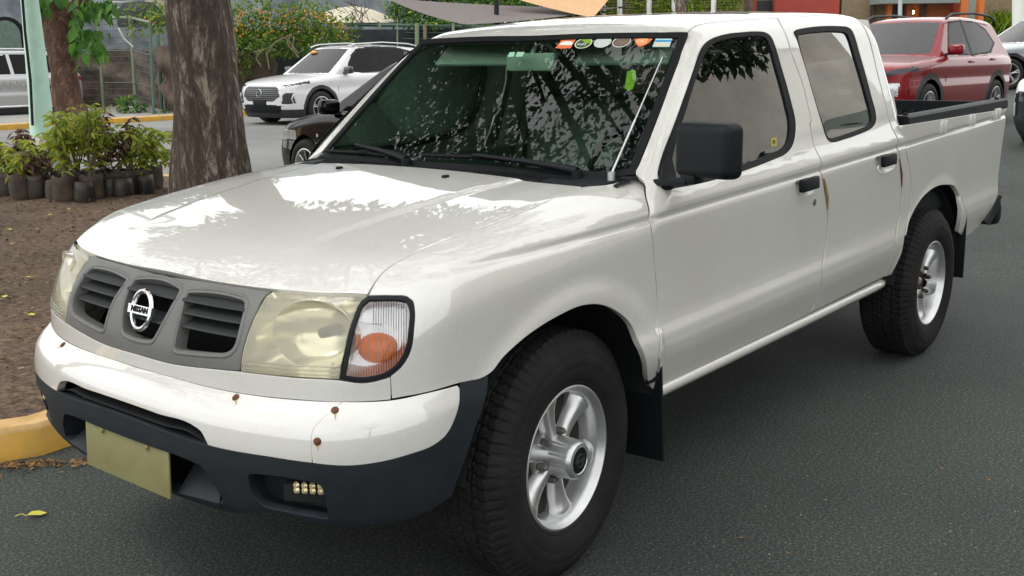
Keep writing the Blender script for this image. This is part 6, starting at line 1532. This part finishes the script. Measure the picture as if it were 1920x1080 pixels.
# back wall of the building
def wallq(name, a, b_, z0, z1, th, m, **t):
    a, b_ = np.array(a[:2]), np.array(b_[:2]); d = (b_-a)/np.linalg.norm(b_-a); n = np.array([-d[1], d[0]]); b = MB(); P = [a, b_, b_+n*th, a+n*th]
    b.add([(p[0], p[1], z0) for p in P]+[(p[0], p[1], z1) for p in P], [(3, 2, 1, 0), (4, 5, 6, 7)]+[(i, (i+1) % 4, 4+(i+1) % 4, 4+i) for i in range(4)]); return tag(b.build(name, m), **t)
A_, B_ = W(-140, 100, 37), W(940, 60, 44)
BW = wallq('building', A_, B_, 0, 9, -.4, M_wallblue, label='grey blue weather stained building wall behind the left fence', cat='building')
BWe = BW
# arch niche
c0 = W(12, 62, 36.6); b = MB(); ang = np.linspace(0, math.pi, 13); pr = [(-.58, -.9)]+[(-.58*math.cos(a), .55*math.sin(a)) for a in ang]+[(.58, -.9)]
dr = (B_-A_)[:2]; dr = dr/np.linalg.norm(dr)
b.add([(c0[0]+dr[0]*x, c0[1]+dr[1]*x, c0[2]+z) for x, z in pr]+[(c0[0]+dr[0]*x+dr[1]*-.5*0, c0[1]+dr[1]*x-.12, c0[2]+z) for x, z in pr], [tuple(range(len(pr)))]+[(i, i+1, len(pr)+i+1, len(pr)+i) for i in range(len(pr)-1)]); b.build('arch_opening', M_void, BW)
b = MB(); pr2 = [(x*.78, z*.86-.05) for x, z in pr]; b.add([(c0[0]+dr[0]*x+.03, c0[1]+dr[1]*x+.03, c0[2]+z) for x, z in pr2], [tuple(range(len(pr2)))]); b.build('arch_glass', mat('arch_pane', (.13, .19, .16), .5, noise=.3), BW)
b = MB()
for v_ in (4, 14, 24): b.tube([tuple(W(208, v_, 36.5)), tuple(W(246, v_+1, 36.9))], .035, 6)
b.tube([tuple(W(246, -10, 36.9)), tuple(W(246, 30, 36.9))], .04, 6); b.build('pipes', M_conc, BW)
b = MB(); p0 = W(262, 22, 36.5); b.lathe([(0, .35), (.5, .3), (.75, .0), (.75, -.5), (0, -.5)], 24, 'z', tuple(p0)); tag(b.build('water_tank', M_steelgrey, None, smooth=True, sharp=50), 'dark rounded tank on top of the wall left of the big tree', 'tank')
wallq('building', W(272, 0, 38), W(318, 0, 39), 3.1, 5, -.3, M_beige, label='cream coloured wall panel high up left of the big tree', cat='building')
# stone retaining wall behind the mesh fence
def bumpwall(name, path, z0, z1, amp, m, **t):
    P = resample(np.c_[np.array(path), np.zeros(len(path))], 90)[:, :2]; nz_ = 14; V = []
    for i, p in enumerate(P):
        d = P[min(i+1, 89)]-P[max(i-1, 0)]; d /= np.linalg.norm(d); n = np.array([-d[1], d[0]])
        for k in range(nz_): t_ = k/(nz_-1); o = amp*(rng.random()-.5)+amp*math.sin(i*.5+k)*.6-.25*t_; q = p+n*o; V.append((q[0], q[1], z0+(z1-z0)*t_+(amp*.6*math.sin(i*.35)+amp*.5*rng.random())*(k == nz_-1)))
    F = [(i*nz_+k, (i+1)*nz_+k, (i+1)*nz_+k+1, i*nz_+k+1) for i in range(89) for k in range(nz_-1)]; o = mk(name, V, F, m, None, True); return tag(o, **t)
def gp_(u, v): return onZ(u, v)[:2]
bumpwall('stone_wall', [gp_(-150, 213), gp_(100, 208), gp_(200, 205), gp_(262, 206), gp_(300, 212), gp_(330, 222), gp_(430, 212), gp_(600, 200), gp_(760, 190), gp_(920, 182)], 0, 1.75, .14, M_earth, label='rough brown earth and stone wall behind the green mesh fence', cat='wall')
# mesh fence with green posts
FN = empty('mesh_fence', tuple(gp_(250, 212))+(0,), label='green post and wire mesh fence left of the big tree', cat='fence')
posts = [(195, 212, 34, M_postg, .04), (256, 212, 33, M_postg, .045), (289, 221, 42, M_postg2, .035), (304, 216, 66, M_postg2, .05), (311, 215, 70, M_postg, .045)]
tops = []
for (u, v, vt, m, r) in posts:
    p = onZ(u, v+3); D_ = (p-CAMP)@CF; q = W(u-12 if u < 280 else u-8, vt, D_); b = MB(); b.tube([rel(FN, p), rel(FN, q)], r, 6); b.build('post', m, FN); tops.append((p, q))
b = MB(); b.tube([rel(FN, W(135, 38, 30)), rel(FN, tops[0][1]), rel(FN, tops[1][1])], .05, 6); b.tube([rel(FN, tops[1][1]), rel(FN, tops[2][1])], .04, 6); b.build('top_rail', M_postg, FN)
b = MB(); L0 = (W(135, 212, 30), W(135, 38, 30))
cols = [(L0[0]+[0, 0, 0], L0[1])]+tops[:3]
for i in range(3):
    (p0, q0), (p1, q1) = cols[i], cols[i+1]
    for k in range(16): t = k/15; b.tube([rel(FN, p0+(q0-p0)*t), rel(FN, p1+(q1-p1)*t)], .007, 3, cap=False)
    for k in range(14): t = k/14; a, c = p0+(p1-p0)*t, q0+(q1-q0)*t; b.tube([rel(FN, a), rel(FN, c)], .005, 3, cap=False)
    b.tube([rel(FN, p0+(q0-p0)*.33), rel(FN, p1+(q1-p1)*.33)], .018, 5); b.tube([rel(FN, p0+(q0-p0)*.66), rel(FN, p1+(q1-p1)*.66)], .018, 5)
tag(b.build('wire_mesh', M_wire, FN), kind='stuff')
cloud('weed', [(W(245, 200, 28.3), (.34, .34, .26), 220)], .14, ML_vine); bpy.data.objects['weed'].location = (0, 0, 0); tag(bpy.data.objects['weed'], 'low green weed growing at the foot of the mesh fence', 'plant')
o = cloud('weed', [(W(303, 217, 28.0), (.28, .2, .10), 90)], .10, ML_vine); tag(o, 'tiny weed patch beside the kerb left of the big tree', 'plant')
b = MB(); b.tube([tuple(W(222, 52, 29)), tuple(W(232, 72, 29)), tuple(W(250, 88, 29))], .022, 6); tag(b.build('stick', M_conc, None, smooth=True), 'pale bent stick hanging on the mesh fence', 'stick')
o = MB().box(tuple(W(302, 219, 27.6)), (.28, .2, .12), bev=.05).build('rock', M_conc, None, smooth=True); tag(o, 'small pale rock on the far pavement', 'rock')
# flowering hedge
def hedge(name, us, dep, vt, vb, n, label, parent=None, flowers=0):
    e = empty(name, tuple(W((us[0]+us[1])/2, vb, dep)), label=label, cat='hedge'); bl_ = []
    u = us[0]
    while u < us[1]:
        v = vt(u); b0_ = vb
        while v < b0_: bl_.append((np.array(rel(e, W(u+rng.normal(0, 5), v+rng.normal(0, 4), dep+rng.uniform(-.4, .5)))), (.42, .42, .30), n)); v += 20
        u += 20
    cloud('foliage', bl_, .13, ML_hedge, e)
    if flowers:
        PS = []
        for _ in range(flowers):
            u = rng.uniform(*us); v = vt(u)-6+abs(rng.normal(0, 30)); 
            if v < b0_: PS.append(rel(e, W(u, v, dep-.55+rng.normal(0, .1))))
        PS = np.array(PS); V, F = leaves(np.repeat(PS, 3, 0), rng.normal(0, 1, (len(PS)*3, 3)), .040, .8); tag(leafobj('flowers', V, F, ML_flow, e), kind='stuff')
    return e
HG = hedge('flowering_hedge', (438, 655), 30.5, lambda u: 22+max(0, (u-590))*.45+4*math.sin(u*.1), 88, 85, 'leafy hedge dotted with orange flowers above the white SUV', flowers=260)
HG2 = hedge('flowering_hedge', (268, 335), 29.5, lambda u: 22+max(0, 285-u)*.5, 62, 70, 'small tuft of flowering hedge hanging over the fence left of the big tree', flowers=26)
cloud('low_foliage', [(np.array(rel(HG, W(u, v, 30.3))), (.36, .3, .30), 70) for u, v in ((450, 95), (470, 105), (455, 120), (500, 92), (530, 90), (448, 135), (600, 84), (640, 80))], .12, ML_hedge, HG)
b = MB()
for (pts) in (((505, 130), (500, 100), (515, 80), (545, 65)), ((548, 95), (538, 80), (545, 66)), ((560, 108), (548, 90), (552, 70)), ((475, 98), (500, 92), (530, 70)), ((580, 95), (600, 75), (610, 60)), ((535, 70), (560, 100), (570, 92)), ((490, 125), (480, 110), (490, 95))): b.tube([rel(HG, W(u, v, 29.9)) for u, v in pts], .017, 5)
b.build('branches', M_stem, HG, smooth=True)
M_darkfence = mat('dark_fence_panel', (.035, .045, .05), .9, noise=.5, nscale=2)  # dark mottled tone of the fence panels
wallq('fence_panel', W(425, 200, 31.5), W(905, 160, 34.5), 0, 2.35, -.08, M_darkfence, label='dark panel fence below the hedge and behind the white SUV', cat='fence')
# awning
AW = empty('awning', tuple(W(665, 40, 34)), label='beige domed canvas awning above the white SUV', cat='awning')
V = []; n1, n2 = 22, 9
for i in range(n1):
    t = i/(n1-1); u = 596+(742-596)*t; v = 44-32*math.sin(math.pi*min(1, t*.9+.1))**.7*(1 if t < .9 else 1)
    for j in range(n2): s = j/(n2-1); V.append(rel(AW, W(u, 44+(v-44)*math.sin(s*math.pi/2), 33.5+1.6*s)))
b = MB(); b.add(V, [(i*n2+j, (i+1)*n2+j, (i+1)*n2+j+1, i*n2+j+1) for i in range(n1-1) for j in range(n2-1)]); b.build('canvas', M_awn, AW, smooth=True)
b = MB(); b.tube([rel(AW, W(594, 44, 33.4)), rel(AW, W(745, 44, 33.4))], .03, 6)
for u in (600, 738): b.tube([rel(AW, W(u, 44, 33.4)), rel(AW, W(u, 110, 33.4))], .03, 6)
b.build('frame', M_steelgrey, AW)
b = MB()
for k in range(16):
    a = W(672+rng.normal(0, 10), 44, 33); b.tube([tuple(a), tuple(a+rng.normal(0, .25, 3)+[0, 0, .25]), tuple(a+rng.normal(0, .4, 3)+[0, 0, .45])], .010, 4)
tag(b.build('dry_twigs', M_rusty, None), 'tangle of dry reddish twigs in front of the beige awning', 'twigs')
# right part of that fence: posts, vines
FP = empty('post_fence', tuple(W(790, 100, 33)), label='weathered post fence overgrown by vines right of the awning', cat='fence')
for u, w_ in ((712, .05), (782, .07), (797, .06), (745, .03), (850, .05)):
    b = MB(); b.tube([rel(FP, W(u, 160, 33)), rel(FP, W(u, 44 if u != 797 else 47, 33))], w_, 6); b.build('post', M_postg if u != 797 else M_stem, FP)
b = MB(); b.tube([rel(FP, W(650, 46, 33.1)), rel(FP, W(905, 50, 33.1))], .06, 6); b.tube([rel(FP, W(650, 60, 33.1)), rel(FP, W(905, 62, 33.1))], .012, 4); b.tube([rel(FP, W(650, 72, 33.1)), rel(FP, W(905, 73, 33.1))], .012, 4); b.build('rail', M_postg2, FP)
VN = empty('vine', tuple(W(800, 40, 33.5)), label='bright green vine climbing over the post fence and wall', cat='vine')
bl_ = []
for u in range(735, 780, 9):
    for v in range(0, 44, 11): bl_.append((rel(VN, W(u+rng.normal(0, 4), v, 33.6)), (.22, .2, .18), 34))
for u in range(780, 945, 11): bl_.append((rel(VN, W(u, 41+rng.normal(0, 4), 33.2)), (.24, .2, .16), 40))
for u in range(842, 1010, 14):
    for v in range(-6, 30, 11): bl_.append((rel(VN, W(u, v, 34.5)), (.34, .3, .3), 40))
cloud('foliage', bl_, .13, ML_vine, VN)
# dark tall hedge behind the shade sail
o = cloud('tree', [(W(u, v, 37), (.9, .9, .7), 260) for u in range(800, 1090, 26) for v in range(-60, 40, 30)], .2, ML_canopy); tag(o, 'dark leafy tree mass behind the grey shade sail', 'tree')
# shade sails
M_sailg = mat('sail_grey', (.14, .12, .115), .85, noise=.15); M_sailo = mat('sail_orange', (.62, .38, .20), .8, noise=.1)
def sail(c, m, sag, label):
    P = [W(*q) for q in c]; n = 14; V = []; F = []
    e = empty('shade_sail', tuple(P[0]), label=label, cat='shade sail')
    for i in range(n+1):
        for j in range(n+1-i):
            a, b_, c_ = 1-(i+j)/n, i/n, j/n; p = P[0]*a+P[1]*b_+P[2]*c_; k = (a*b_+b_*c_+a*c_); V.append(rel(e, p+np.array([0, 0, -sag*k*2])))
    idx = {}; q = 0
    for i in range(n+1):
        for j in range(n+1-i): idx[(i, j)] = q; q += 1
    for i in range(n):
        for j in range(n-i):
            F.append((idx[(i, j)], idx[(i+1, j)], idx[(i, j+1)]))
            if j < n-i-1: F.append((idx[(i+1, j)], idx[(i+1, j+1)], idx[(i, j+1)]))
    b = MB(); b.add(V, F); b.build('cloth', m, e, smooth=True)
    b = MB()
    for k in range(3): b.tube([rel(e, P[k]), rel(e, P[k]+(P[k]-(P[0]+P[1]+P[2])/3)*.06)], .03, 5)
    b.build('corner_ring', M_steelgrey, e); return e
sail([(722, -4, 29), (872, 46, 27), (1160, 14, 33)], M_sailg, .15, 'dark grey triangular shade sail stretched above the fence')
sail([(930, -14, 30), (1185, -60, 34), (1112, 33, 31)], M_sailo, .1, 'pale orange shade sail beside the grey one')
b = MB(); b.tube([tuple(W(931, 80, 29.5)), tuple(W(931, -40, 29.5))], .07, 10); tag(b.build('sail_pole', M_blackpl, None, smooth=True, sharp=50), 'black pole holding the grey shade sail', 'pole')
# green wall with white posts and blinds
GWd = 38
GB = empty('trellis', tuple(W(1230, 60, GWd)), label='planted trellis wall with white posts behind the pickup roof', cat='trellis')
M_blind = mat('bamboo_blind', (.30, .24, .15), .8, noise=.4, nscale=12)
for u in (1073, 1131, 1162, 1217, 1264, 1338):
    b = MB(); b.box(rel(GB, W(u, 10, GWd-.3)), (.13, .13, 3.4)); b.build('post', CW_, GB)
b = MB()
for v in range(-30, 60, 5): b.tube([rel(GB, W(1050, v, GWd)), rel(GB, W(1395, v-1, GWd))], .035, 4)
b.build('blind', M_blind, GB)
cloud('foliage', [(rel(GB, W(u, v, GWd-.15)), (.38, .2, .4), 110) for u in (1090, 1108, 1148, 1190, 1205, 1238, 1252, 1300, 1318, 1360, 1380) for v in (-12, 8, 28)], .12, ML_lime, GB)
b = MB(); b.tube([tuple(W(1277, 60, 30)), tuple(W(1276, 10, 30)), tuple(W(1268, -20, 30)), tuple(W(1255, -60, 30))], [.16, .15, .13, .1], 12); b.tube([tuple(W(1276, 8, 30)), tuple(W(1292, -12, 30)), tuple(W(1310, -60, 30))], [.12, .10, .07], 10)
tag(b.build('tree', M_bark, None, smooth=True), 'dark forked tree trunk rising behind the middle of the pickup roof', 'tree')
wallq('building', W(1040, 60, 39), W(1410, 55, 38.6), 0, 6, .3, M_earth, label='shaded brown wall behind the planted trellis', cat='building')
# ---- right building
RBd = 40
M_redw = mat('wall_red', (.38, .06, .04), .8, noise=.15, nscale=2); M_tanw = mat('wall_tan_slats', (.26, .20, .12), .8, noise=.3, nscale=10); M_orw = mat('wall_orange', (.62, .17, .04), .75, noise=.12, nscale=2); M_dkw = mat('dark_wood', (.06, .035, .022), .7, noise=.3); M_brw = mat('wall_brown_orange', (.33, .10, .035), .75, noise=.2, nscale=4)
M_greyt = mat('fascia_grey', (.22, .26, .24), .7, noise=.1)
M_win = glass('house_glass', (.15, .18, .17), boost=3.)
def panelq(name, u0, u1, v0, v1, d, m, parent, th=.3):
    a, c = W(u0, v1, d), W(u1, v1, d); top = W(u0, v0, d)[2]; aa, cc = np.array(a[:2]), np.array(c[:2]); n = CF[:2]/np.linalg.norm(CF[:2])*th; b = MB(); P = [aa, cc, cc+n, aa+n]; z0, z1 = min(a[2], c[2]), top
    o = np.array(parent.location) if parent else np.zeros(3)
    b.add([(p[0]-o[0], p[1]-o[1], z0-o[2]) for p in P]+[(p[0]-o[0], p[1]-o[1], z1-o[2]) for p in P], [(3, 2, 1, 0), (4, 5, 6, 7)]+[(i, (i+1) % 4, 4+(i+1) % 4, 4+i) for i in range(4)]); return b.build(name, m, parent)
RB_ = empty('cafe_building', tuple(W(1600, 130, RBd)), label='red and orange cafe building with lit wall lanterns behind the red SUV', cat='building')
panelq('wall', 1380, 1900, -120, 175, 41.5, M_tanw, RB_, 1.)
panelq('red_wall', 1395, 1413, -40, 160, 40.5, M_redw, RB_); panelq('vent', 1413, 1447, 2, 40, 40.4, M_slat, RB_); panelq('red_wall', 1447, 1566, -40, 160, 40.5, M_redw, RB_)
panelq('slat_panel', 1570, 1628, 0, 165, 40.6, M_tanw, RB_); panelq('sign_board', 1581, 1617, 13, 26, 40.2, mat('sign_blue', (.03, .20, .36), .5), RB_, .08)
panelq('door_frame', 1628, 1634, -10, 165, 40.3, M_dkw, RB_); panelq('door_panel', 1634, 1652, 5, 165, 40.5, M_tanw, RB_)
panelq('pillar', 1655, 1664, -20, 165, 40.1, M_orw, RB_); panelq('dark_wall', 1664, 1690, -20, 165, 40.4, M_dkw, RB_); panelq('pillar', 1691, 1702, -20, 165, 40.1, M_brw, RB_)
panelq('wall_section', 1702, 1776, -20, 165, 40.35, M_brw, RB_); panelq('window', 1704, 1719, 4, 40, 40.2, M_win, RB_, .05); panelq('pillar', 1719, 1727, -20, 165, 40.1, M_dkw, RB_)
panelq('window', 1744, 1768, 6, 24, 40.2, M_win, RB_, .05); panelq('menu_board', 1745, 1755, 25, 41, 40.15, M_beige, RB_, .05); panelq('notice', 1664, 1673, 22, 44, 40.15, M_beige, RB_, .05)
for u in (1749, 1756, 1763): panelq('window_bar', u, u+3.5, 7, 22, 40.1, CW_, RB_, .04)
panelq('corner_wall', 1776, 1790, -20, 165, 40.2, M_redw, RB_); panelq('orange_pillar', 1790, 1804, -20, 165, 39.6, M_orw, RB_); panelq('glass_bay', 1806, 1822, -10, 120, 40.4, mat('pale_glass', (.30, .34, .28), .3), RB_, .1); panelq('orange_pillar', 1824, 1834, -20, 165, 39.8, M_orw, RB_)
panelq('fascia', 1650, 1800, -3, 5, 38.8, M_greyt, RB_, 1.5)
def lantern(u, v):
    e = empty('wall_lantern', tuple(W(u, v, 39.6)), label='lit wall lantern with warm bulb on the cafe wall', cat='lantern', group='lit lanterns on the cafe wall'); b = MB(); b.box((0, 0, .12), (.12, .12, .03)); b.box((0, 0, -.12), (.10, .10, .03)); b.box((-.08, -.05, .0), (.03, .03, .3))
    for a, c in ((-.045, -.045), (.045, -.045), (-.045, .045), (.045, .045)): b.box((a, c, 0), (.012, .012, .22))
    b.build('housing', M_dkw, e); b = MB(); b.lathe([(0, .07), (.045, .04), (.05, -.03), (0, -.07)], 10, 'z'); b.build('bulb', mat('warm_bulb', (1, .8, .5), .5, emit=((1, .62, .25), 14.)), e)
lantern(1706, 22); lantern(1712, 23); lantern(1731, 22)
b = MB(); b.tube([tuple(W(1687, 60, 36)), tuple(W(1689, -60, 36))], .07, 10); tag(b.build('lamp_post', mat('pole_grey', (.36, .42, .42), .6), None, smooth=True, sharp=60), 'grey pole standing in front of the cafe behind the red SUV', 'pole')
CB2 = empty('building', tuple(W(1870, 60, 46)), label='cream building with dark ground floor windows at the top right', cat='building')
panelq('wall', 1822, 2050, -120, 130, 46, mat('wall_cream', (.60, .56, .46), .85, noise=.06), CB2, 1); panelq('window', 1833, 1841, 14, 48, 45.8, M_win, CB2, .05); panelq('window', 1857, 1916, 14, 100, 45.8, M_win, CB2, .05)
for u in (1880, 1893):
    b = MB(); b.tube([tuple(W(u, 60, 44)), tuple(W(u+3, -60, 44))], .16, 10); tag(b.build('palm_trunk', M_bark, None, smooth=True), ('left' if u == 1880 else 'right')+' one of the two slim palm trunks before the cream building', 'tree')
HR = empty('hedge', tuple(W(1870, 70, 41)), label='bright yellow green leafy hedge in front of the cream building', cat='hedge')
PS = []; DS = []
for _ in range(2600):
    u = rng.uniform(1845, 1906); tpv = 40+(abs(u-1872)/30)**2*8+5*math.sin(u*.5); v = rng.uniform(tpv, 84); PS.append(rel(HR, W(u, v, 41+rng.normal(0, .4)))); DS.append([rng.normal(0, .5), rng.normal(0, .5), 1])
V, F = leaves(np.array(PS), np.array(DS), .42, .16); leafobj('foliage', V, F, ML_lime, HR)
wallq('planter_wall', W(1835, 100, 40), W(1990, 100, 40), .6, W(1850, 84, 40)[2], -.25, mat('planter_brown', (.20, .12, .09), .85, noise=.2), label='low brown planter wall below the yellow green hedge', cat='wall')
b = MB(); b.tube([tuple(W(1912, 130, 33)), tuple(W(1912, -90, 33))], .22, 16); tag(b.build('column', mat('column_white', (.62, .64, .58), .8), None, smooth=True, sharp=60), 'pale round column at the top right edge', 'column')
# person with a hi-vis vest seen through the rear door window, and the wall on the driver side (reflected in the windows)
WL = wallq('building', (-2.5, 13.0), (-31.0, 10.8), 0, 9.5, .4, mat('facade_beige', (.54, .515, .455), .85, col2=(.40, .375, .33), nscale=.5, bump=.05), label='long pale beige wall outside the frame, mirrored in the side windows', cat='building')
far_tree(-3.4, -5.6, 7.4, 5.0, 40, 2.2, 'tree outside the frame whose crown is mirrored in the windscreen', lean=(1.4, 2.6))
far_tree(3.2, -8.5, 8.0, 4.4, 20, .9, 'tree outside the frame arching over the street beyond the pickup')
# the crown mirrored along the top of the front side window
TS = empty('tree', (-3.5, 11.2, 0), label='tree outside the frame mirrored in the top of the side window', cat='tree'); bl_ = []
for (u, v) in ((1335, 92), (1350, 96), (1366, 100), (1382, 96), (1400, 104), (1416, 98), (1432, 92), (1444, 84), (1322, 112), (1320, 130), (1345, 75), (1380, 72), (1420, 68)):
    p = onG(G_side, [(u, v)])[0]; n_ = grad(G_side, p[None])[0]; d = pray(u, v); rf_ = d-2*np.dot(d, n_)*n_; bl_.append((rel(TS, p+rf_*7.5), (.20, .28, .10), 42))
cloud('crown', bl_, .13, ML_canopy, TS); cx_ = np.mean([b_[0] for b_ in bl_], 0)
b = MB(); b.tube([(0, 0, -.1), (0, 0, 4.5), tuple(cx_+[1.5, 1.2, 2.6]), tuple(cx_+[0, 0, .5])], [.16, .12, .06, .03], 10)
for b_ in bl_: b.tube([tuple(cx_+[0, 0, .5]), b_[0]], [.02, .008], 5)
b.build('trunk', M_bark, TS, smooth=True)
far_tree(8.5, 12.5, 7.5, 3.5, 14, .6, 'tree outside the frame behind the photographer')

far_tree(-37.0, 12.0, 7.0, 5.0, 16, 1.6, 'added tree outside the frame, giving the rear side window a dark reflection')  # added past the wall end so the rear side window mirrors something dark
KO = empty('kiosk', (-27.0, 9.6, 0), label='brick kiosk with a grey awning outside the frame, mirrored in the rear window', cat='kiosk')
b = MB(); b.box((0, 0, 2.3), (5.0, 1.4, 4.6)); b.build('wall', mat('brick_dark', (.10, .06, .035), .85, noise=.4, nscale=3), KO); b = MB(); b.box((0, -.3, 4.95), (5.6, 2.4, .7), bev=.03); b.build('awning', M_greyt, KO)
